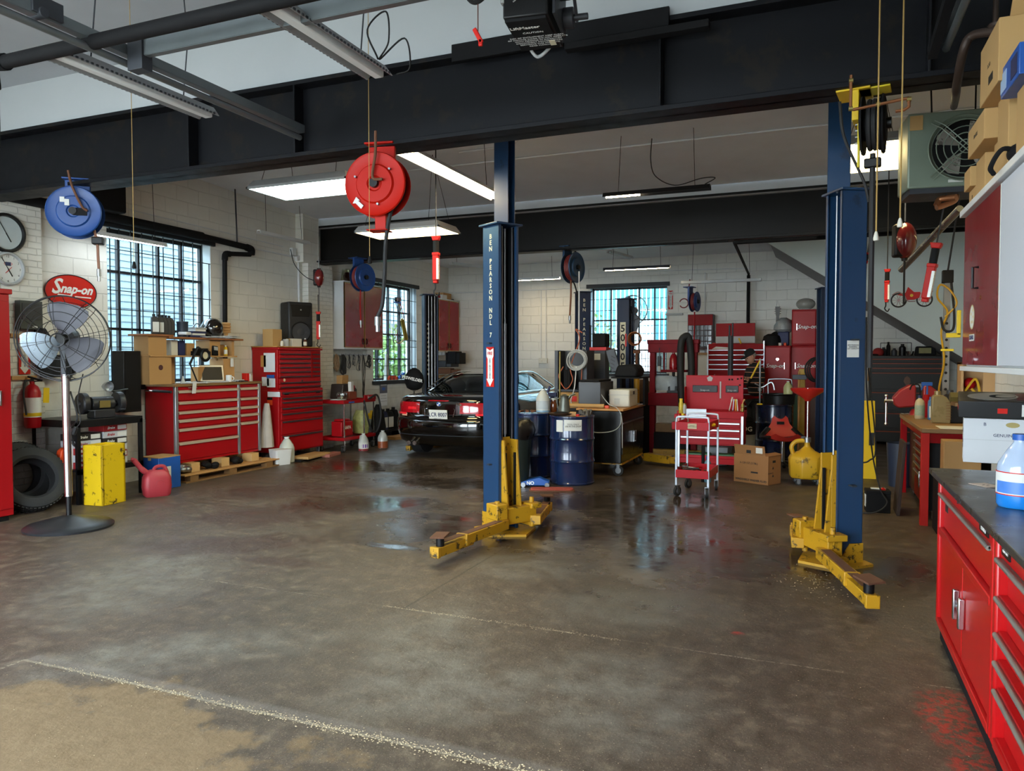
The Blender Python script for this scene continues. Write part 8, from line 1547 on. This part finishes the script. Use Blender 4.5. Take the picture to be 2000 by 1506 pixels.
# wooden cubby and brass thing under the wall cabinet
q = P(1915, 745, 6.3); t = T('wood_cubby', 'small plywood cubby with cords inside, fixed beyond the red wall cabinet', 'shelf', (q.x, q.y, 1.24), 0)
M().bx(-.16, .16, .08, .10, 0, .34).bx(-.16, .16, -.1, .1, 0, .02).bx(-.16, .16, -.1, .1, .32, .34).bx(.0, .16, -.1, -.09, 0, .34).bx(-.16, -.14, -.1, .1, 0, .34).ob('box', MATS['plywood'], t, .002); M().tube(sp([(-.12, -.05, .1), (-.05, -.08, .2), (-.02, -.08, .06), (-.08, -.08, .12)]), .01, 6).ob('cords', MATS['hose_yellow'], t); M().ball((-.08, -.02, .16), (.05, .05, .05), 10, 8).ob('red_part', DRED, t)
S('brass_nut', M().lathe([(.045, -.05), (.045, .05)], ax='X', n=6), mat('aged_brass', '8a7a45', .4, .6, .1), 'brass hexagon fitting beside the plywood cubby', 'fitting', P(1850, 745, 7.4) if 0 else (q.x - .175, q.y, 1.284))
S('cubby_shelf_board', M().bx(-.20, .30, -.12, .12, -.03, 0), DWOOD, 'dark wooden shelf carrying the plywood cubby', 'shelf', (q.x, q.y, 1.239))
S('yellow_bracket_tool', M().bx(-.0, .03, -.02, .02, 0, .22).bx(-.08, .03, -.02, .02, -.02, .02).bx(-.12, -.02, -.02, .02, -.14, -.12), YPL, 'bright yellow angled tool beside the red wall cabinet', 'tool', P(1866, 655, 4.96), bv=.004).scale = (.75,) * 3

# ================================================================ street side: benches and wall cabinet
CBR = mat('counter_red', 'b51014', .3, 0, .0, 2, coat=.0, rv=.03); CH2 = mat('dull_steel_handle', '9a9890', .4, .6, .05, 2)
def counter(label, y0, y1, doors, x=.64, top=.945):
    L_ = y1 - y0; t = T('counter_cabinet', label, 'tool cabinet', (x + .30, (y0 + y1) / 2, 0), -90, 'red counter cabinets')
    M().bx(-L_ / 2, L_ / 2, -.24, .30, .10, top).ob('carcass', CBR, t, .004); M().bx(-L_ / 2, L_ / 2, -.275, .28, 0, .10).ob('plinth', MBLK, t)
    for a in (-L_ / 2, L_ / 2 - .05): M().bx(a, a + .05, -.30, -.24, .10, top).ob('face_frame', CBR, t, .01)
    M().bx(-L_ / 2 + .05, L_ / 2 - .05, -.30, -.24, .10, .14).ob('face_rail', CBR, t, .004); M().bx(-L_ / 2 + .05, L_ / 2 - .05, -.285, -.24, top - .10, top).ob('top_rail', CBR, t, .004); return t, L_
t, L_ = counter('glossy red counter cabinet with two doors below one wide drawer', 3.40, 4.86, True)
a, b = -L_ / 2 + .055, L_ / 2 - .055
d = M().bx(a, b, -.275, -.24, .66, .84).ob('drawer', CBR, t, .004); M().cyl((a + .02, -.300, .845), (b - .02, -.300, .845), .011, n=10).bx(a + .02, b - .02, -.300, -.27, .842, .852).ob('handle', CH2, d)
M().bx(a, b, -.30, -.24, .615, .655).ob('middle_rail', CBR, t, .006)
for s, (p_, q_) in ((-1, (a, -.006)), (1, (.006, b))): d = M().bx(p_, q_, -.285, -.24, .145, .61).ob('door', CBR, t, .006); M().bx(s * .075 - .014, s * .075 + .014, -.315, -.285, .32, .47).ob('handle', CHR, d, .006); M().lathe([(.012, -.30), (.014, -.285)], (s * .03, 0, .385), 'Y', 12).ob('lock', CHR, d)
M().lathe([(.014, -.295), (.014, -.285)], (-.12, 0, .90), 'Y', 12).ob('top_lock', CHR, t); M().bx(.40, .58, -.29, -.285, .87, .91).ob('nameplate', BLK, t); text('HUSKY', (.49, -.2905, .89), .034, WTXT, t, ext=.0005, bold=.001); M().bx(a + .06, a + .14, -.277, -.275, .76, .81).ob('small_plate', INK, t)
t, L_ = counter('glossy red counter cabinet with five bar-handled drawers', 1.75, 3.39, False)
a, b = -L_ / 2 + .055, L_ / 2 - .055
for i, (z0, z1) in enumerate(((.70, .84), (.56, .69), (.45, .55), (.34, .44), (.145, .33))):
    d = M().bx(a, b, -.262, -.22, z0, z1 - .012).bx(a, b, -.29, -.24, z0 - .012, z0 - .0).ob('drawer', CBR, t, .004); M().cyl((a + .01, -.300, z1 - .004), (b - .01, -.300, z1 - .004), .011, n=12).bx(a + .01, b - .01, -.300, -.26, z1 - .004, z1 + .003).ob('handle', CH2, d)
M().bx(a + .03, a + .16, -.29, -.285, .865, .915).ob('nameplate', BLK, t); text('TOOL STORAGE\nHEAVY DUTY', (a + .095, -.2905, .89), .014, WTXT, t, ext=.0004)
S('worktop_slab', M().bx(.60, 1.349, 1.7, 4.92, .945, .975), mat('counter_black', '2c2e31', .3, 0, .25, 6), 'dark speckled counter top over both red cabinets', 'counter', bv=.004)
TP = .976
def drop(x, y, d=0): return (x, y, TP)
q = pj(1925, 905, Z=TP)
t = T('white_parts_carton', 'white printed parts carton on the dark counter', 'box', (q.x + .06, q.y + .12, TP), -8); M().bx(-.16, .34, -.12, .12, 0, .27).ob('carton', mat('carton_white', 'c4c8cc', .7, 0, .04), t, .003); M().bx(-.161, .341, -.121, .121, .14, .142).ob('seam', LGRY, t)
text('GENUINE SUBARU PARTS', (.14, -.1215, .17), .026, DBLU, t, ext=.0004); text('SUBARU', (.22, -.1215, .235), .032, DBLU, t, ext=.0004, sx=1.2); M().prism([(.09 + .035 * math.cos(R(k)), .235 + .016 * math.sin(R(k))) for k in range(0, 360, 24)], -.1215, -.12, 'Y').ob('oval_logo', mat('logo_gold', '9c8d54', .5, 0, .1), t); text('B', (-.05, -.1215, .235), .028, DBLU, t, ext=.0004); text('SUBARU\n\nGENUINE\nPARTS', (-.1615, 0, .14), .032, DBLU, t, (90, 0, -90), ext=.0004)
t = T('rotor_carton', 'black brake rotor carton with a disc picture, on the white carton', 'box', (q.x + .07, q.y + .12, TP + .271), -8); t.rotation_euler = (R(9), 0, R(-8)); t.location.z += .03; M().bx(-.20, .40, -.16, .15, 0, .10).ob('carton', mat('carton_black', '151517', .4, 0, .08), t, .003)
RP = mat('rotor_print', 'a9a39b', .4, .2, .15); M().lathe([(.105, .1005), (.105, .1015)], (-.02, 0, 0), n=36, sx=1.25).ob('disc_picture', RP, t); M().lathe([(.055, .102), (.055, .1022)], (.03, .0, 0), n=28, sx=1.25).ob('disc_hub_picture', MBLK, t); M().lathe([(.040, .1025), (.040, .1027)], (.045, 0, 0), n=28, sx=1.25).ob('hat_picture', RP, t); M().bx(.10, .30, -.1, .1, .1, .1012).ob('red_print', mat('dark_red_print', '5f2226', .5, 0, .2), t)
M().bx(-.0, .05, -.162, -.16, .03, .06).ob('red_logo', BRED, t); M().bx(.12, .30, -.162, -.16, .015, .085).ob('label', LAB, t); text('DISC\n58-41367', (.21, -.1625, .05), .018, INK, t, ext=.0004)
M().bx(-.202, -.20, -.08, -.03, .03, .055).ob('end_logo', BRED, t)
q = Vector((.80, 3.74, 0)); t = T('washer_fluid_jug', 'gallon jug of bright blue washer fluid with a printed label on the counter', 'jug', (q.x, q.y, TP), -20)
r_ = .088; M().lathe([(r_ * .92, 0), (r_, .012), (r_, .165), (r_ * .95, .185), (r_ * .6, .24), (r_ * .33, .275), (r_ * .33, .29)], n=40, sy=.9).ob('body', mat('jug_clear_blue', 'a9b9d2', .15, 0, .03, coat=.4), t); M().lathe([(r_ * .93, -.0), (r_ * 1.01, .012), (r_ * 1.01, .055)], n=40, sy=.9).ob('fluid', mat('blue_fluid', '1f7fd8', .12, 0, .04, coat=.5), t); M().lathe([(r_ * 1.02, .056), (r_ * 1.02, .15)], n=40, sy=.9).ob('label', LAB, t)
M().lathe([(r_ * 1.025, .054), (r_ * 1.025, .058)], n=40, sy=.9).ob('red_line', BRED, t); M().lathe([(r_ * 1.025, .148), (r_ * 1.025, .152)], n=40, sy=.9).ob('red_line', BRED, t); M().lathe([(r_ * .38, .285), (r_ * .38, .31)], n=20).ob('cap', BLUP, t)
L4 = [(r_ * 1.03 * math.sin(R(a)), -r_ * .927 * math.cos(R(a)), z) for z in (.062, .112) for a in range(-60, 61, 15)]; M().add(L4, [(i, i + 1, i + 10, i + 9) for i in range(8)]).ob('label_picture', mat('label_blue', '4a7fd0', .4, 0, .25, 12), t)
q = pj(1925, 948, Z=TP); t = T('business_card', 'pale printed card lying on the counter before the white carton', 'card', (q.x, q.y, TP), -60); M().bx(-.06, .06, -.045, .045, 0, .002).ob('card', mat('card_pink', 'cdbcb0', .8, 0, .03), t); text('8  8\n8  8', (0, 0, .0022), .018, INK, t, (0, 0, 30), ext=.0002)
# red and white wall cabinet
UX = .86
t = T('wall_cabinet', 'white wall cabinet with one red sticker-marked door, over the counter', 'cabinet', (UX + .245, 4.10, 0), -90); w0, w1 = -1.50, 1.55
M().bx(-1.50, 1.62, -.22, .244, 1.56, 2.52).bx(-1.53, 1.62, -.27, .244, 2.52, 2.56).bx(-1.52, 1.62, -.255, .244, 1.53, 1.56).ob('carcass', WHT, t, .003)
d = M().bx(-1.49, -.46, -.245, -.222, 1.57, 2.51).ob('door', mat('aged_red_door', '7c121b', .3, 0, .1, 2.5, coat=.2), t, .002); M().tube([(-.98, -.25, 2.02), (-.98, -.28, 2.02), (-.98, -.28, 2.14), (-.98, -.25, 2.14)], .008, 6).ob('handle', BLK, d); M().lathe([(.012, -.25), (.012, -.245)], (-.93, 0, 1.96), 'Y', 10).ob('lock', COP, d)
M().lathe([(.075, -.2465), (.075, -.246)], (-1.18, 0, 1.86), 'Y', 30).ob('round_sticker', mat('sticker_cream', 'c9c38f', .5, 0, .05), d); M().lathe([(.066, -.247), (.066, -.2466)], (-1.18, 0, 1.86), 'Y', 30).ob('round_sticker_centre', LAB, d)
m = M()
for x, z in ((-1.20, 1.88), (-1.15, 1.90), (-1.14, 1.86), (-1.15, 1.83), (-1.19, 1.83)): m.prism([(x + .010 * math.cos(R(k * 45)) * (1 if k % 2 == 0 else .4), z + .010 * math.sin(R(k * 45)) * (1 if k % 2 == 0 else .4)) for k in range(8)], -.248, -.247, 'Y')
m.ob('sticker_stars', YPL, d); M().bx(-1.25, -1.10, -.2475, -.246, 1.715, 1.755).ob('word_sticker', LAB, d); text('SUBARU', (-1.175, -.248, 1.735), .036, DBLU, d, bold=.001, ext=.0004)
M().bx(-.455, 1.55, -.245, -.222, 1.57, 2.51).ob('white_door', mat('plain_white_door', 'c9ced8', .45, 0, .01, 2), t, .002); M().bx(-.462, -.452, -.247, -.243, 1.57, 2.51).ob('raw_edge', CRM, t)
# cartons on top of it
bt = 2.561
def top_box(label, x0, y0, z0, sx_, sy_, sz_, m_=CARD2, marks=None, nm='stacked_carton', cat='box'):
    t = T(nm, label, cat, (x0, y0, z0), -90, 'cartons on the wall cabinet'); M().bx(-sy_ / 2, sy_ / 2, -sx_ / 2, sx_ / 2, 0, sz_).ob('carton', m_, t, .004)
    if marks: text(marks, (-.0, -sx_ / 2 - .001, sz_ * .5), min(.03, sz_ * .35), INK, t, ext=.0004)
    return t
top_box('lowest small carton at the far end of the wall cabinet', 1.00, 5.42, bt, .26, .22, .10, marks='xx'.replace('xx', '12'))
top_box('small carton at the far end, stacked on the lowest one', .98, 5.42, bt + .101, .28, .20, .12)
top_box('mid brown carton behind the small cartons at the far end', 1.0, 5.12, bt, .28, .26, .22)
top_box('long brown carton jutting out below the largest carton', .98, 4.92, bt + .221, .36, .46, .16, marks='FRAGILE')
top_box('narrow upright brown carton beside the jutting one', 1.0, 4.76, bt, .24, .20, .22)
t = top_box('largest brown carton near the top of the cabinet pile', .99, 4.48, bt + .383, .42, .44, .30, marks='3-3 8')
M().bx(-.0, .10, -.2115, -.21, .05, .09).ob('barcode', INK, t)
top_box('tall brown carton supporting the largest carton', 1.0, 4.50, bt, .30, .24, .38); top_box('white label carton beside the tall brown carton', 1.02, 4.24, bt, .26, .2, .22, LAB)
t = top_box('bright blue printed carton perched at the cabinet edge', .95, 4.12, bt + .30, .30, .36, .14, BLUP); M().bx(.03, .15, -.152, -.15, .02, .11).ob('dark_print', DBLU, t); M().bx(-.175, -.06, -.152, -.15, .02, .11).ob('white_print', mat('pale_blue_print', '9fb8d8', .5, 0, .1), t)
top_box('brown carton under the bright blue one', 1.0, 4.08, bt, .30, .26, .299); top_box('dark carton near the street end of the pile', 1.02, 3.78, bt, .28, .26, .24, MBLK); top_box('brown carton topmost at the street end', 1.0, 3.72, bt + .241, .3, .3, .22)
t = T('tilted_cardboard', 'flap of brown cardboard slanting up above the largest carton', 'cardboard', (1.02, 4.25, bt + .72)); M().box((0, 0, .1), (.36, .5, .012), (R(-50), 0, 0)).ob('flap', CARD2, t)
m = M(); m.ball((0, 0, .05), (.06, .08, .05), 12, 8).tube(sp([(0, 0, .05), (-.08, -.03, .07), (-.12, .02, .0), (-.1, .06, -.03)]), .012, 6); S('black_harness', m, MBLK, 'tangle of black harness between the carton stacks', 'harness', (.90, 4.36, bt))
# small things on the rear wall
fire_arrow('extinguisher arrow sign on the rear wall beside the window', (pj(1310, 586, Y=BW).x, BW - .012, pj(1310, 586, Y=BW).z), (0, 0, 0), .10, .40)
S('wall_bracket', M().bx(-.18, .18, -.1, 0, -.02, .02), LGRY, 'small grey wall shelf below the rear arrow sign', 'shelf', (pj(1318, 614, Y=BW).x, BW - .001, pj(1318, 614, Y=BW).z))
S('outlet_box', M().bx(-.1, .1, -.05, 0, -.06, .06).bx(-.04, .0, -.06, -.05, -.02, .02), CRM, 'cream outlet box at the foot of the wall conduits', 'outlet', (-5.89, BW - .022, 1.58), bv=.006)
# pale grit swept along the joint and below the lift arm
m = M(); rnd = random.Random(21)
def grit(x, y, s):
    z = s * .5; m.add([(x - s, y, z * .6), (x, y - s, z * .6), (x + s, y, z * .6), (x, y + s, z * .6), (x, y, z * 1.6), (x, y, 0)], [(0, 1, 4), (1, 2, 4), (2, 3, 4), (3, 0, 4), (1, 0, 5), (2, 1, 5), (3, 2, 5), (0, 3, 5)])
for i in range(1500):
    u = rnd.random() ** .6; grit(-3.9 + 3.6 * u, 2.66 + rnd.gauss(0, .012 + .014 * u), rnd.uniform(.002, .004 + .003 * u))
for i in range(260): grit(-2.6 + 1.6 * rnd.random(), 4.14 + rnd.gauss(0, .012), rnd.uniform(.002, .004))
for i in range(150): grit(.05 + rnd.gauss(0, .20), 5.72 + rnd.gauss(0, .18), rnd.uniform(.0035, .006))
for i in range(900): grit(rnd.uniform(-4.5, .6), rnd.uniform(1.9, 5.2), rnd.uniform(.0012, .0032))
S('grit', m, mat('pale_grit', 'b9a98a', .8, 0, .5, 60), 'pale grit scattered along the floor joints and below the lift arm', 'grit', kind='stuff')
